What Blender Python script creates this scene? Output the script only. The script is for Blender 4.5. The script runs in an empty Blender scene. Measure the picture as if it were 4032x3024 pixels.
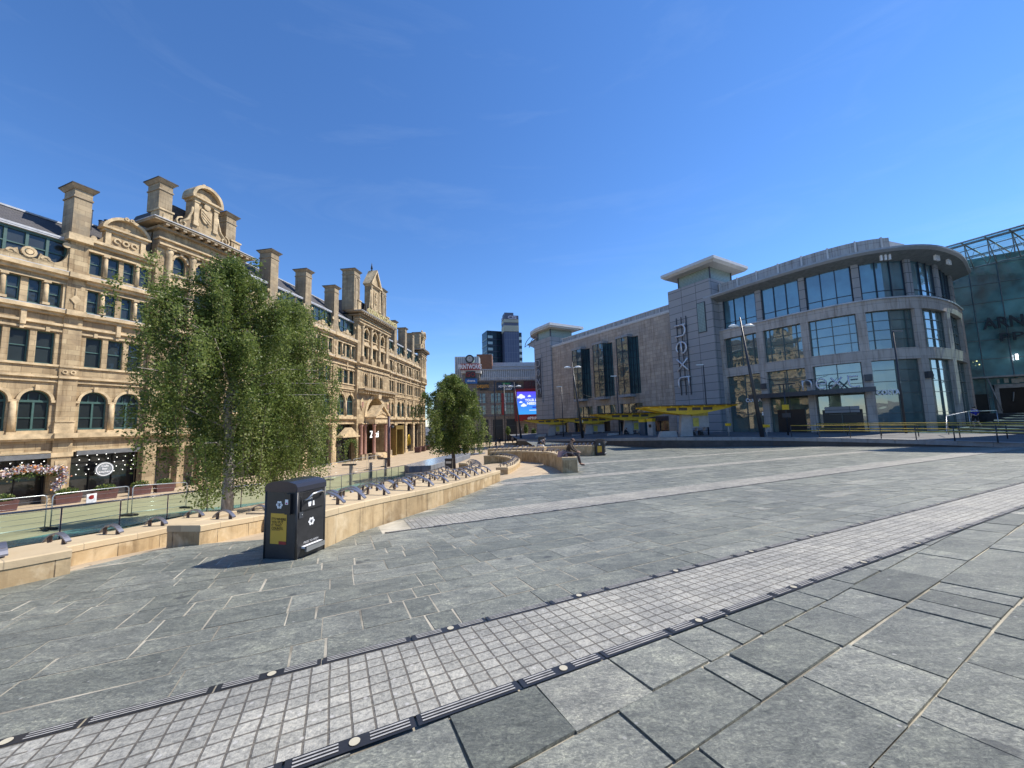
import bpy, math, random
import numpy as np
from mathutils import Vector, Matrix
R = math.radians
random.seed(7); rng = np.random.default_rng(7)
SC = bpy.context.scene; COL = SC.collection

# ---------------------------------------------------------------- camera, sky, sun
cam = bpy.data.cameras.new('camera'); co = bpy.data.objects.new('camera', cam); COL.objects.link(co)
cam.sensor_width = 36; cam.lens = 1515 / 4032 * 36; cam.clip_end = 4000; cam.clip_start = .05
co.matrix_world = Matrix.Translation((0, 0, 1.6)) @ Matrix.Rotation(R(90 + 5.77), 4, 'X') @ Matrix.Rotation(R(-1.6), 4, 'Z')
SC.camera = co
SUN_AZ, SUN_EL = 75, 50
W = bpy.data.worlds.new('World'); SC.world = W; W.use_nodes = True
nt = W.node_tree; sk = nt.nodes.new('ShaderNodeTexSky'); sk.sky_type = 'NISHITA'; sk.sun_disc = False
sk.sun_elevation = R(SUN_EL); sk.sun_rotation = R(SUN_AZ); sk.altitude = 2500; sk.air_density = 1.3; sk.dust_density = .0; sk.ozone_density = 4.5
bg = nt.nodes['Background']; bg.inputs[1].default_value = .132
_hs = nt.nodes.new('ShaderNodeHueSaturation'); _hs.inputs['Saturation'].default_value = 1.13; nt.links.new(sk.outputs[0], _hs.inputs['Color'])
_mx = nt.nodes.new('ShaderNodeMix'); _mx.data_type = 'RGBA'; _mx.blend_type = 'MULTIPLY'; _mx.inputs[0].default_value = 1.; _mx.inputs[7].default_value = (.95, 1.02, 1.16, 1)
nt.links.new(_hs.outputs[0], _mx.inputs[6])
# faint high cirrus
_tc = nt.nodes.new('ShaderNodeTexCoord'); _mp = nt.nodes.new('ShaderNodeMapping'); _mp.inputs['Scale'].default_value = (1.2, 2.6, 9); _mp.inputs['Rotation'].default_value = (0, R(14), R(20)); nt.links.new(_tc.outputs['Generated'], _mp.inputs[0])
_cn = nt.nodes.new('ShaderNodeTexNoise'); _cn.inputs['Scale'].default_value = 1.3; _cn.inputs['Detail'].default_value = 7; _cn.inputs['Roughness'].default_value = .62; _cn.inputs['Distortion'].default_value = .8; nt.links.new(_mp.outputs[0], _cn.inputs[0])
_cr = nt.nodes.new('ShaderNodeValToRGB'); _cr.color_ramp.elements[0].position = .52; _cr.color_ramp.elements[0].color = (0, 0, 0, 1); _cr.color_ramp.elements[1].position = .85; _cr.color_ramp.elements[1].color = (.07, .07, .07, 1); nt.links.new(_cn.outputs[0], _cr.inputs[0])
_cm = nt.nodes.new('ShaderNodeMix'); _cm.data_type = 'RGBA'; nt.links.new(_cr.outputs[0], _cm.inputs[0]); nt.links.new(_mx.outputs[2], _cm.inputs[6]); _cm.inputs[7].default_value = (5.2, 6.2, 7.2, 1)
nt.links.new(_cm.outputs[2], bg.inputs[0])
sl = bpy.data.lights.new('sun', 'SUN'); sl.energy = 5.0; sl.angle = R(.5); sl.color = (1, .94, .84)
so = bpy.data.objects.new('sun', sl); COL.objects.link(so)
sd = Vector((math.sin(R(SUN_AZ)) * math.cos(R(SUN_EL)), math.cos(R(SUN_AZ)) * math.cos(R(SUN_EL)), math.sin(R(SUN_EL))))
so.rotation_euler = sd.to_track_quat('Z', 'Y').to_euler(); so.location = sd * 60
vs = SC.view_settings; vs.view_transform = 'Standard'; vs.look = 'None'; vs.exposure = .42; vs.gamma = 1

# ---------------------------------------------------------------- materials
def nmat(name):
    m = bpy.data.materials.new(name); m.use_nodes = True
    return m, m.node_tree, m.node_tree.nodes['Principled BSDF']
def N(t, k, **kw):
    n = t.nodes.new(k)
    for a, b in kw.items(): setattr(n, a, b)
    return n
def ramp(t, fac, stops):
    r = N(t, 'ShaderNodeValToRGB'); e = r.color_ramp.elements
    e[0].position, e[0].color = stops[0][0], (*stops[0][1], 1)
    e[1].position, e[1].color = stops[-1][0], (*stops[-1][1], 1)
    for p, c in stops[1:-1]:
        x = e.new(p); x.color = (*c, 1)
    t.links.new(fac, r.inputs[0]); return r.outputs[0]
def mix(t, a, b, f, mode='MIX'):
    n = N(t, 'ShaderNodeMix', data_type='RGBA', blend_type=mode)
    for v, i in ((f, 0), (a, 6), (b, 7)):
        if hasattr(v, 'is_linked') or hasattr(v, 'links'): t.links.new(v, n.inputs[i])
        elif isinstance(v, tuple): n.inputs[i].default_value = (*v, 1)
        else: n.inputs[i].default_value = v
    return n.outputs[2]
def noise(t, sc, det=4, rough=.6, vec=None, dist=0):
    n = N(t, 'ShaderNodeTexNoise'); n.inputs['Scale'].default_value = sc; n.inputs['Detail'].default_value = det
    n.inputs['Roughness'].default_value = rough; n.inputs['Distortion'].default_value = dist
    if vec: t.links.new(vec, n.inputs[0])
    return n.outputs[0]
def coords(t, kind='Object', scale=None):
    c = N(t, 'ShaderNodeTexCoord').outputs[kind]
    if scale:
        mp = N(t, 'ShaderNodeMapping'); mp.inputs['Scale'].default_value = scale; t.links.new(c, mp.inputs[0]); return mp.outputs[0]
    return c
def simple(name, col, rough=.6, metal=0, var=.25, nscale=3, bump=0, spec=None, stretch=None):
    m, t, p = nmat(name)
    v = coords(t, 'Object', stretch)
    if var:
        f = noise(t, nscale, 5, .62, v)
        lo = tuple(c * (1 - var) for c in col); hi = tuple(min(1, c * (1 + var)) for c in col)
        t.links.new(ramp(t, f, [(.3, lo), (.7, hi)]), p.inputs['Base Color'])
    else: p.inputs['Base Color'].default_value = (*col, 1)
    p.inputs['Roughness'].default_value = rough; p.inputs['Metallic'].default_value = metal
    if spec is not None: p.inputs['Specular IOR Level'].default_value = spec
    if bump:
        b = N(t, 'ShaderNodeBump'); b.inputs['Strength'].default_value = bump; b.inputs['Distance'].default_value = .02
        t.links.new(noise(t, nscale * 9, 5, .7, v), b.inputs['Height']); t.links.new(b.outputs[0], p.inputs['Normal'])
    return m
def ashlar(name, c1, c2, mortar, bw, bh, ms=.012, off=.5, var=.3, nsc=.6, rough=.8, streak=True, blotch=None, bump=.25, bvar=.0):
    """cut stone in courses, blocks from the uv (metres)"""
    m, t, p = nmat(name)
    uv = N(t, 'ShaderNodeUVMap').outputs[0]
    b = N(t, 'ShaderNodeTexBrick'); b.offset = off; b.inputs['Scale'].default_value = 1
    b.inputs['Color1'].default_value = (*c1, 1); b.inputs['Color2'].default_value = (*c2, 1); b.inputs['Mortar'].default_value = (*mortar, 1)
    b.inputs['Mortar Size'].default_value = ms; b.inputs['Brick Width'].default_value = bw; b.inputs['Row Height'].default_value = bh
    b.inputs['Mortar Smooth'].default_value = .2; b.inputs['Bias'].default_value = bvar
    t.links.new(uv, b.inputs[0]); col = b.outputs[0]
    o = coords(t)
    f = noise(t, nsc, 6, .65, o)
    col = mix(t, col, ramp(t, f, [(.25, (1 - var,) * 3), (.5, (1, 1, 1)), (.8, (1 - var * .5, 1 - var * .6, 1 - var * .75))]), 1., 'MULTIPLY')
    if streak:
        g = noise(t, 1.1, 5, .7, coords(t, 'Object', (2.6, 2.6, .25)))
        col = mix(t, col, ramp(t, g, [(.35, (.58, .54, .50)), (.52, (1, 1, 1))]), .8, 'MULTIPLY')
    if blotch:
        h = noise(t, blotch[1], 4, .6, o, .6)
        hf = ramp(t, h, [(.5, (0, 0, 0)), (.72, (1, 1, 1))]); col = mix(t, col, blotch[0], hf)
    t.links.new(col, p.inputs['Base Color']); p.inputs['Roughness'].default_value = rough; p.inputs['Specular IOR Level'].default_value = .3
    bp = N(t, 'ShaderNodeBump'); bp.inputs['Strength'].default_value = bump; bp.inputs['Distance'].default_value = .02
    mm = N(t, 'ShaderNodeMath', operation='MULTIPLY_ADD'); t.links.new(b.outputs['Fac'], mm.inputs[0]); mm.inputs[1].default_value = -1.
    t.links.new(noise(t, 18, 5, .7, o), mm.inputs[2]); t.links.new(mm.outputs[0], bp.inputs['Height']); t.links.new(bp.outputs[0], p.inputs['Normal'])
    return m
def glazing(name, tint, refl, warp=.06, wsc=.7, rough=.02, var=.5):
    """window glass seen from outside: dark room behind, mirror-like and slightly wavy"""
    m, t, p = nmat(name); out = t.nodes['Material Output']; o = coords(t)
    f = noise(t, .45, 3, .5, o)
    t.links.new(ramp(t, f, [(.3, tuple(c * (1 - var) for c in tint)), (.7, tuple(c * (1 + var) for c in tint))]), p.inputs['Base Color'])
    p.inputs['Roughness'].default_value = .35
    gl = N(t, 'ShaderNodeBsdfGlossy'); gl.inputs['Roughness'].default_value = rough; gl.inputs['Color'].default_value = (.82, .9, .92, 1)
    b = N(t, 'ShaderNodeBump'); b.inputs['Strength'].default_value = warp; b.inputs['Distance'].default_value = .3
    t.links.new(noise(t, wsc, 2, .5, o), b.inputs['Height']); t.links.new(b.outputs[0], gl.inputs['Normal'])
    fr = N(t, 'ShaderNodeLayerWeight'); fr.inputs[0].default_value = .5; pw_ = N(t, 'ShaderNodeMath', operation='POWER'); t.links.new(fr.outputs['Facing'], pw_.inputs[0]); pw_.inputs[1].default_value = 4.
    mm = N(t, 'ShaderNodeMath', operation='MULTIPLY_ADD'); t.links.new(pw_.outputs[0], mm.inputs[0]); mm.inputs[1].default_value = .85; mm.inputs[2].default_value = refl + .04; mm.use_clamp = True
    s = N(t, 'ShaderNodeMixShader'); t.links.new(mm.outputs[0], s.inputs[0]); t.links.new(p.outputs[0], s.inputs[1]); t.links.new(gl.outputs[0], s.inputs[2])
    t.links.new(s.outputs[0], out.inputs[0]); return m
def clearglass(name, tint, refl=.05):
    m, t, p = nmat(name); out = t.nodes['Material Output']
    tr = N(t, 'ShaderNodeBsdfTransparent'); tr.inputs[0].default_value = (*tint, 1)
    gl = N(t, 'ShaderNodeBsdfGlossy'); gl.inputs['Roughness'].default_value = .01
    fr = N(t, 'ShaderNodeLayerWeight'); fr.inputs[0].default_value = .5; pw_ = N(t, 'ShaderNodeMath', operation='POWER'); t.links.new(fr.outputs['Facing'], pw_.inputs[0]); pw_.inputs[1].default_value = 4.
    mm = N(t, 'ShaderNodeMath', operation='MULTIPLY_ADD'); t.links.new(pw_.outputs[0], mm.inputs[0]); mm.inputs[1].default_value = .8; mm.inputs[2].default_value = refl; mm.use_clamp = True
    s = N(t, 'ShaderNodeMixShader'); t.links.new(mm.outputs[0], s.inputs[0]); t.links.new(tr.outputs[0], s.inputs[1]); t.links.new(gl.outputs[0], s.inputs[2])
    t.links.new(s.outputs[0], out.inputs[0]); return m
def emis(name, col, st=1.):
    m, t, p = nmat(name); p.inputs['Base Color'].default_value = (0, 0, 0, 1); p.inputs['Emission Color'].default_value = (*col, 1); p.inputs['Emission Strength'].default_value = st; return m

STONE = ashlar('warm_sandstone', (.53, .41, .245), (.36, .262, .15), (.19, .14, .085), .95, .36, .01, var=.42, blotch=((.25, .185, .115), .6))
STONE_T = simple('sandstone_trim', (.50, .38, .225), .8, var=.38, nscale=1.7, bump=.35)
STONE_D = simple('weathered_sandstone', (.30, .235, .155), .85, var=.35, nscale=1.6, bump=.4)
STONE_C = ashlar('chimney_sandstone', (.42, .33, .21), (.29, .225, .145), (.17, .13, .085), .8, .38, .008, var=.35, blotch=((.24, .2, .14), .9))
PINK = simple('red_granite', (.32, .17, .12), .5, var=.3, nscale=5)
SLATE = ashlar('roof_slate', (.10, .095, .095), (.075, .072, .078), (.04, .04, .045), .35, .22, .012, var=.35, streak=False)
LEAD = simple('lead_flashing', (.42, .43, .45), .5, var=.2)
TEAL = simple('dark_green_paint', (.045, .10, .088), .5, var=.2)
WGLASS = glazing('old_window_glass', (.012, .018, .018), -.01, .05, 1.5)
SHOPG = glazing('shop_front_glass', (.008, .009, .012), .02, .05, .5)
LIME = ashlar('pale_limestone', (.50, .425, .35), (.38, .325, .275), (.17, .155, .15), 1.15, .52, .014, var=.28, nsc=.35, blotch=((.30, .27, .24), .35))
LIME2 = ashlar('pale_limestone_frame', (.50, .455, .41), (.45, .405, .365), (.2, .185, .18), 2.4, .74, .014, off=0, var=.2, nsc=.3)
GPANEL = ashlar('grey_stone_panel', (.335, .34, .35), (.295, .30, .31), (.085, .09, .105), 2.05, .98, .03, off=0, var=.14, nsc=.3, streak=False)
METAL_L = simple('pale_metal_panel', (.52, .52, .51), .5, .2, var=.1)
METAL_G = ashlar('parapet_panel', (.42, .43, .43), (.38, .39, .4), (.2, .2, .21), .72, 2., .02, off=0, var=.15, streak=True)
DGREY = simple('dark_grey_metal', (.06, .065, .075), .45, .3, var=.15)
MULL = simple('dark_blue_frame', (.025, .035, .055), .4, .3, var=.1)
MULLG = simple('grey_green_frame', (.10, .125, .125), .4, .3, var=.1)
NGLASS = glazing('blue_shop_glass', (.055, .15, .19), .15, .05, .22, var=.45)
NGLASS2 = glazing('green_shop_glass', (.05, .10, .095), .16, .09, .35, var=.5)
OGLASS = glazing('oriel_glass', (.022, .06, .07), .08, .12, .45)
GBLOCK = ashlar('glass_block', (.30, .38, .35), (.26, .34, .32), (.13, .17, .16), .19, .19, .02, off=0, var=.15, streak=False, rough=.25)
YELLOW = simple('yellow_paint', (.72, .47, .02), .45, var=.12)
CONC = simple('pale_concrete', (.42, .40, .38), .8, var=.15, bump=.2)
STEEL = simple('brushed_steel', (.42, .43, .45), .32, .9, var=.12)
STEEL_D = simple('grey_steel_strap', (.22, .22, .25), .36, .75, var=.15)
POST = simple('brown_steel_post', (.12, .085, .07), .6, .3, var=.2)
BLACK = simple('black_paint', (.014, .014, .016), .38, 0, var=.2)
BINB = simple('black_bin_panel', (.022, .022, .024), .42, 0, var=.3, nscale=8, spec=.5)
WHITE = simple('white_paint', (.8, .8, .8), .5, var=.05)
LAMPM = simple('dark_lamp_mast', (.05, .052, .058), .45, .4, var=.15)
RED = simple('red_board', (.26, .018, .016), .5, var=.15)
BTOP = ashlar('bench_coping_stone', (.54, .425, .27), (.44, .34, .21), (.34, .27, .18), .95, 2.5, .008, var=.25, nsc=1.2, streak=False)
BWALL = ashlar('bench_wall_stone', (.52, .39, .225), (.36, .25, .13), (.14, .10, .06), .85, 1.2, .009, var=.5, nsc=1.6, blotch=((.60, .48, .31), 1.9))
SANDP = ashlar('sand_paving', (.50, .395, .265), (.44, .34, .225), (.30, .235, .16), .9, .45, .012, var=.18, nsc=.5, streak=False, rough=.75)
BARK = simple('birch_bark', (.30, .27, .24), .85, var=.6, nscale=9, stretch=(1, 1, .3), bump=.4)
BARK2 = simple('dark_bark', (.10, .07, .055), .9, var=.4, nscale=9, bump=.4)
MGLASS = clearglass('green_balustrade_glass', (.62, .80, .70), .04)
WIRE = simple('black_cable', (.02, .02, .02), .6, var=0)

# ---------------------------------------------------------------- mesh builder
def tag(o, label=None, cat=None, group=None, kind=None):
    for k, v in (('label', label), ('category', cat), ('group', group), ('kind', kind)):
        if v: o[k] = v
    return o
class MB:
    def __init__(s, fr=None): s.fr = fr; s.v = []; s.f = []; s.m = []; s.uv = []; s.sm = []
    def face(s, pts, m=0, uv=None, smooth=False):
        n = len(pts); b = len(s.v)
        if uv is None:
            nx = ny = nz = 0.
            for i in range(n):
                p, q = pts[i], pts[(i + 1) % n]
                nx += (p[1] - q[1]) * (p[2] + q[2]); ny += (p[2] - q[2]) * (p[0] + q[0]); nz += (p[0] - q[0]) * (p[1] + q[1])
            ax, ay, az = abs(nx), abs(ny), abs(nz)
            if az >= ax and az >= ay: uv = [(p[0], p[1]) for p in pts]
            elif ay >= ax: uv = [(p[0], p[2]) for p in pts]
            else: uv = [(p[1], p[2]) for p in pts]
        s.v += [s.fr(*p) if s.fr else tuple(p) for p in pts]
        s.f.append(tuple(range(b, b + n))); s.m.append(m); s.uv += uv; s.sm.append(smooth)
    def box(s, a0, a1, b0, b1, c0, c1, m=0, seg=0):
        k = 1 if not seg else max(1, int(math.ceil(abs(a1 - a0) / seg)))
        for i in range(k):
            x0 = a0 + (a1 - a0) * i / k; x1 = a0 + (a1 - a0) * (i + 1) / k
            s.face([(x0, b1, c0), (x1, b1, c0), (x1, b1, c1), (x0, b1, c1)], m)
            s.face([(x1, b0, c0), (x0, b0, c0), (x0, b0, c1), (x1, b0, c1)], m)
            s.face([(x0, b0, c1), (x0, b1, c1), (x1, b1, c1), (x1, b0, c1)], m)
            s.face([(x0, b1, c0), (x0, b0, c0), (x1, b0, c0), (x1, b1, c0)], m)
            if i == 0: s.face([(x0, b0, c0), (x0, b1, c0), (x0, b1, c1), (x0, b0, c1)], m)
            if i == k - 1: s.face([(x1, b1, c0), (x1, b0, c0), (x1, b0, c1), (x1, b1, c1)], m)
        return s
    def prism(s, poly, b0, b1, m=0, caps=True):
        """poly in (a,c), pushed from b0 to b1"""
        n = len(poly)
        if caps:
            s.face([(p[0], b1, p[1]) for p in poly], m); s.face([(p[0], b0, p[1]) for p in poly[::-1]], m)
        for i in range(n):
            p, q = poly[i], poly[(i + 1) % n]
            s.face([(p[0], b0, p[1]), (q[0], b0, q[1]), (q[0], b1, q[1]), (p[0], b1, p[1])], m)
        return s
    def slab(s, poly, c0, c1, m=0):
        """poly in (a,b), from c0 up to c1"""
        n = len(poly)
        s.face([(p[0], p[1], c1) for p in poly], m); s.face([(p[0], p[1], c0) for p in poly[::-1]], m)
        for i in range(n):
            p, q = poly[i], poly[(i + 1) % n]
            s.face([(p[0], p[1], c0), (q[0], q[1], c0), (q[0], q[1], c1), (p[0], p[1], c1)], m)
        return s
    def frustum(s, a0, a1, b0, b1, c0, a2, a3, b2, b3, c1, m=0):
        l = [(a0, b0, c0), (a1, b0, c0), (a1, b1, c0), (a0, b1, c0)]; u = [(a2, b2, c1), (a3, b2, c1), (a3, b3, c1), (a2, b3, c1)]
        s.face(u, m); s.face(l[::-1], m)
        for i in range(4): j = (i + 1) % 4; s.face([l[i], l[j], u[j], u[i]], m)
        return s
    def tube(s, path, r, n=8, m=0, caps=True):
        """round bar along path (local coords), r number or list"""
        P = [Vector(p) for p in path]; k = len(P); rr = r if isinstance(r, (list, tuple)) else [r] * k; rings = []
        pu = None
        for i in range(k):
            d = (P[min(i + 1, k - 1)] - P[max(i - 1, 0)]).normalized()
            if pu is None: pu = Vector((0, 0, 1)) if abs(d.z) < .9 else Vector((1, 0, 0))
            u = (pu - d * pu.dot(d)); u = u.normalized() if u.length > 1e-6 else d.orthogonal().normalized(); pu = u; w = d.cross(u)
            rings.append([P[i] + (u * math.cos(2 * math.pi * j / n) + w * math.sin(2 * math.pi * j / n)) * rr[i] for j in range(n)])
        b = len(s.v)
        for rg in rings: s.v += [s.fr(*p) if s.fr else tuple(p) for p in rg]
        L = 0.
        for i in range(k - 1):
            L2 = L + (P[i + 1] - P[i]).length
            for j in range(n):
                j2 = (j + 1) % n
                s.f.append((b + i * n + j, b + i * n + j2, b + (i + 1) * n + j2, b + (i + 1) * n + j)); s.m.append(m); s.sm.append(True)
                s.uv += [(j / n, L), ((j + 1) / n, L), ((j + 1) / n, L2), (j / n, L2)]
            L = L2
        if caps:
            for q, rev in ((0, True), (k - 1, False)):
                ids = [b + q * n + j for j in range(n)]; ids = ids[::-1] if rev else ids
                s.f.append(tuple(ids)); s.m.append(m); s.sm.append(False); s.uv += [(0, 0)] * n
        return s
    def lathe(s, x, y, prof, n=12, m=0):
        """prof list of (radius, z) about a vertical axis"""
        return s.tube([(x, y, z + i * 1e-5) for i, (r, z) in enumerate(prof)], [max(r, .001) for r, z in prof], n, m)
    def build(s, name, mats, parent=None, inv=None, smooth=False):
        me = bpy.data.meshes.new(name)
        v = s.v
        if inv is not None: v = [tuple(inv @ Vector(p)) for p in v]
        me.from_pydata(v, [], s.f)
        for mt in (mats if isinstance(mats, (list, tuple)) else [mats]): me.materials.append(mt)
        me.polygons.foreach_set('material_index', s.m)
        me.polygons.foreach_set('use_smooth', [True] * len(s.f) if smooth else s.sm)
        ul = me.uv_layers.new(name='UVMap'); ul.data.foreach_set('uv', np.array(s.uv, dtype=np.float32).ravel())
        me.update(); o = bpy.data.objects.new(name, me); COL.objects.link(o)
        if parent is not None: o.parent = parent
        return o
def empty(name, loc=(0, 0, 0), rz=0, **k):
    o = bpy.data.objects.new(name, None); COL.objects.link(o); o.location = loc; o.rotation_euler = (0, 0, rz); o.empty_display_size = .2
    return tag(o, k.get('label'), k.get('cat'), k.get('group'), k.get('kind'))
def dup(root, loc, rz=0, label=None, parent=None, sc=None):
    c = root.copy(); COL.objects.link(c)
    if parent is None:
        c.location = loc; c.rotation_euler = (0, 0, rz)
        if sc: c.scale = (sc,) * 3
        if label: c['label'] = label
    else: c.parent = parent
    for ch in root.children: dup(ch, None, parent=c)
    return c
def text(name, s, size, mapf, mat, ext=.02, parent=None, bold=0., align='CENTER', sx=1.):
    cu = bpy.data.curves.new(name, 'FONT'); cu.body = s; cu.size = size; cu.extrude = ext; cu.offset = bold; cu.align_x = align; cu.resolution_u = 2
    to = bpy.data.objects.new('tmp', cu); COL.objects.link(to); bpy.context.view_layer.update()
    me = bpy.data.meshes.new_from_object(to.evaluated_get(bpy.context.evaluated_depsgraph_get())); bpy.data.objects.remove(to)
    for v in me.vertices: v.co = Vector(mapf(v.co.x * sx, v.co.y, v.co.z))
    me.name = name; me.materials.clear(); me.materials.append(mat); o = bpy.data.objects.new(name, me); COL.objects.link(o)
    if parent is not None: o.parent = parent
    return o
class Frame:
    """s along a plan polyline, d outward, z up"""
    def __init__(f, pts, side, smooth=True):
        P = [Vector((*p, 0)) for p in pts]
        if smooth:
            Q = []
            for i in range(len(P) - 1):
                a, b, c, d = P[max(i - 1, 0)], P[i], P[i + 1], P[min(i + 2, len(P) - 1)]
                for k in range(8):
                    t = k / 8; Q.append(.5 * ((2 * b) + (-a + c) * t + (2 * a - 5 * b + 4 * c - d) * t * t + (-a + 3 * b - 3 * c + d) * t ** 3))
            Q.append(P[-1]); P = Q
        f.P = P; f.S = [0.]
        for a, b in zip(P, P[1:]): f.S.append(f.S[-1] + (b - a).length)
        f.N = []
        for i in range(len(P)):
            d = (P[min(i + 1, len(P) - 1)] - P[max(i - 1, 0)]).normalized(); f.N.append(Vector((d.y, -d.x, 0)) * side)
    def __call__(f, s, d, z):
        S = f.S; n = len(S)
        i = int(np.searchsorted(S, s)) - 1; i = min(max(i, 0), n - 2); t = (s - S[i]) / (S[i + 1] - S[i])
        tt = min(max(t, 0), 1); nn = (f.N[i].lerp(f.N[i + 1], tt)).normalized()
        p = f.P[i] + (f.P[i + 1] - f.P[i]) * t + nn * d
        return (p.x, p.y, z)
def inv_of(root):
    return (Matrix.Translation(root.location) @ root.rotation_euler.to_matrix().to_4x4()).inverted()
def arcpts(cx, cz, r, a0, a1, n=12, rz=None):
    rz = rz or r
    return [(cx + r * math.cos(R(a0 + (a1 - a0) * i / n)), cz + rz * math.sin(R(a0 + (a1 - a0) * i / n))) for i in range(n + 1)]

# ---------------------------------------------------------------- terrain
SN, SE = Vector((-.4173, .9088)), Vector((.9088, .4173))        # across / along the paving rows
def gp(s):
    if s < 0: return -.0967 * s
    s = min(s, 27); return -(.03 * s + .4 * (1 - math.exp(-s / 6)))
def g(X, Y): return gp(-.469 * X + .883 * Y)
CP = [(-19, 16, -2.15), (-18.2, 18.6, -2.25), (-30, 27, -2.85), (-33, 20, -2.75), (-38, 8, -2.6), (-27, 38, -3.1), (-24, 50, -3.3), (-22, 75, -3.75), (-2, 80, -2.9), (-3, 100, -2.9), (8, 100, -2.9), (-22, 105, -3.8), (-12, 60, -3.15),
 (-14.9, 12.5, -1.85), (-14.4, 15, -1.98), (-13.4, 20, -2.28), (-11.1, 23.7, -2.45), (-10.9, 27.6, -2.72), (-10.4, 35.8, -3.05), (-10.6, 38.3, -3.05), (-6.3, 57.9, -3.0), (-10.3, 14.1, -1.35), (-11.4, 19, -1.8),
 (-5.6, 36.4, -2.6), (-4.9, 29.5, -1.95), (-3.5, 25, -1.6), (-7.3, 6.5, -.6), (-6.9, 7.5, -.63), (-8.34, 7.5, -.82), (-8, 8.9, -.95), (-6.3, 7.9, -.66), (-6.1, 9.8, -.88), (-5, 8.05, -.62), (-4.6, 11, -1.0),
 (-4.4, 14, -1.2), (-4.2, 18, -1.35), (-3.4, 7.4, -.57), (-2.1, 11.1, -.68), (-1.35, 13.8, -.76), (-.5, 16.6, -.83), (-.5, 18.5, -.9), (1, 18.2, -.84), (2.3, 18.5, -.85), (1, 21, -.95), (-.4, 23, -1.1), (1.6, 25, -1.15), (2.6, 29, -1.3), (1.6, 32, -1.45), (.5, 36, -1.7),
 (-3, 35, -2.1), (-3.3, 30.5, -1.75), (0, 40, -2.0), (2.6, 40, -1.5), (-1.5, 48, -2.4), (3, 50, -1.35), (4, 60, -1.6), (8, 70, -2), (-9.3, 7.4, -.95), (-9, 4, -.55), (-13, 4, -1.2), (-18, 6, -1.6), (-10, 0, -.2), (-20, -4, -1.2), (-8.7, 10.5, -1.15), (-12.5, 10, -1.5)]
cpa = np.array(CP); _n = len(CP)
def _phi(r2): return np.where(r2 < 1e-9, 0, r2 * np.log(r2 + 1e-12))
_K = _phi(((cpa[:, None, :2] - cpa[None, :, :2]) ** 2).sum(2)) + np.eye(_n) * .4
_A = np.block([[_K, np.c_[np.ones(_n), cpa[:, :2]]], [np.c_[np.ones(_n), cpa[:, :2]].T, np.zeros((3, 3))]])
_w = np.linalg.solve(_A, np.r_[cpa[:, 2], 0, 0, 0])
def lowz(X, Y):
    X = np.atleast_1d(np.asarray(X, float)); Y = np.atleast_1d(np.asarray(Y, float))
    d = (X[:, None] - cpa[None, :, 0]) ** 2 + (Y[:, None] - cpa[None, :, 1]) ** 2
    z = _phi(d) @ _w[:_n] + _w[_n] + _w[_n + 1] * X + _w[_n + 2] * Y
    return np.clip(z, -3.95, .3)
def lz(x, y): return float(lowz(x, y)[0])
# plaza outline, left edge near to far, then round the right
PL = [(-14, -2), (-12, 1.5), (-9.6, 3.9), (-8.05, 5.35), (-7.27, 6.45), (-6.85, 7.6), (-6.25, 7.92), (-5, 8.05), (-3.5, 7.45), (-3.15, 8.5), (-2.1, 11.1), (-1.33, 13.8), (-.57, 16.55), (-.15, 17.3), (1, 18.0), (2.3, 18.55),
      (3.05, 18.55), (3.15, 20), (3.3, 22), (3.4, 26), (3.3, 30), (3.3, 34), (3.1, 38), (2.6, 44), (2.2, 52), (1.5, 66), (12, 66), (40, 40), (60, 20), (60, -20), (-14, -20)]
def inpoly(x, y, P):
    c = False; j = len(P) - 1
    for i in range(len(P)):
        if (P[i][1] > y) != (P[j][1] > y) and x < (P[j][0] - P[i][0]) * (y - P[i][1]) / (P[j][1] - P[i][1]) + P[i][0]: c = not c
        j = i
    return c
def s_to_g(v): return v
import bmesh
def clipped_sheet(name, poly, cuts, zf, mat, uvscale=1.):
    """flat outline cut along lines of equal level, then lifted onto the slope"""
    bm = bmesh.new(); f = bm.faces.new([bm.verts.new((x, y, 0)) for x, y in poly])
    for c in cuts:
        bmesh.ops.bisect_plane(bm, geom=bm.verts[:] + bm.edges[:] + bm.faces[:], plane_co=Vector((-.469, .883, 0)) * c, plane_no=Vector((-.469, .883, 0)))
    bmesh.ops.triangulate(bm, faces=bm.faces[:])
    uvl = bm.loops.layers.uv.new('UVMap')
    for f in bm.faces:
        for l in f.loops:
            p = l.vert.co; l[uvl].uv = (p.x * SE.x + p.y * SE.y, p.x * SN.x + p.y * SN.y)
    for v in bm.verts: v.co.z = zf(v.co.x, v.co.y)
    for f in bm.faces:
        f.normal_update()
        if f.normal.z < 0: f.normal_flip()
    me = bpy.data.meshes.new(name); bm.to_mesh(me); bm.free(); me.materials.append(mat)
    o = bpy.data.objects.new(name, me); COL.objects.link(o); return o
BED = simple('paving_joint_mortar', (.33, .30, .235), .95, var=.6, nscale=1.3, bump=.5)
o = clipped_sheet('plaza_bed', PL, [x * 1. for x in range(0, 28)] + [-.001], lambda x, y: g(x, y) - (.0035 if x * SN.x + y * SN.y > 2.65 else .022), BED); o['kind'] = 'structure'

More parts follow.
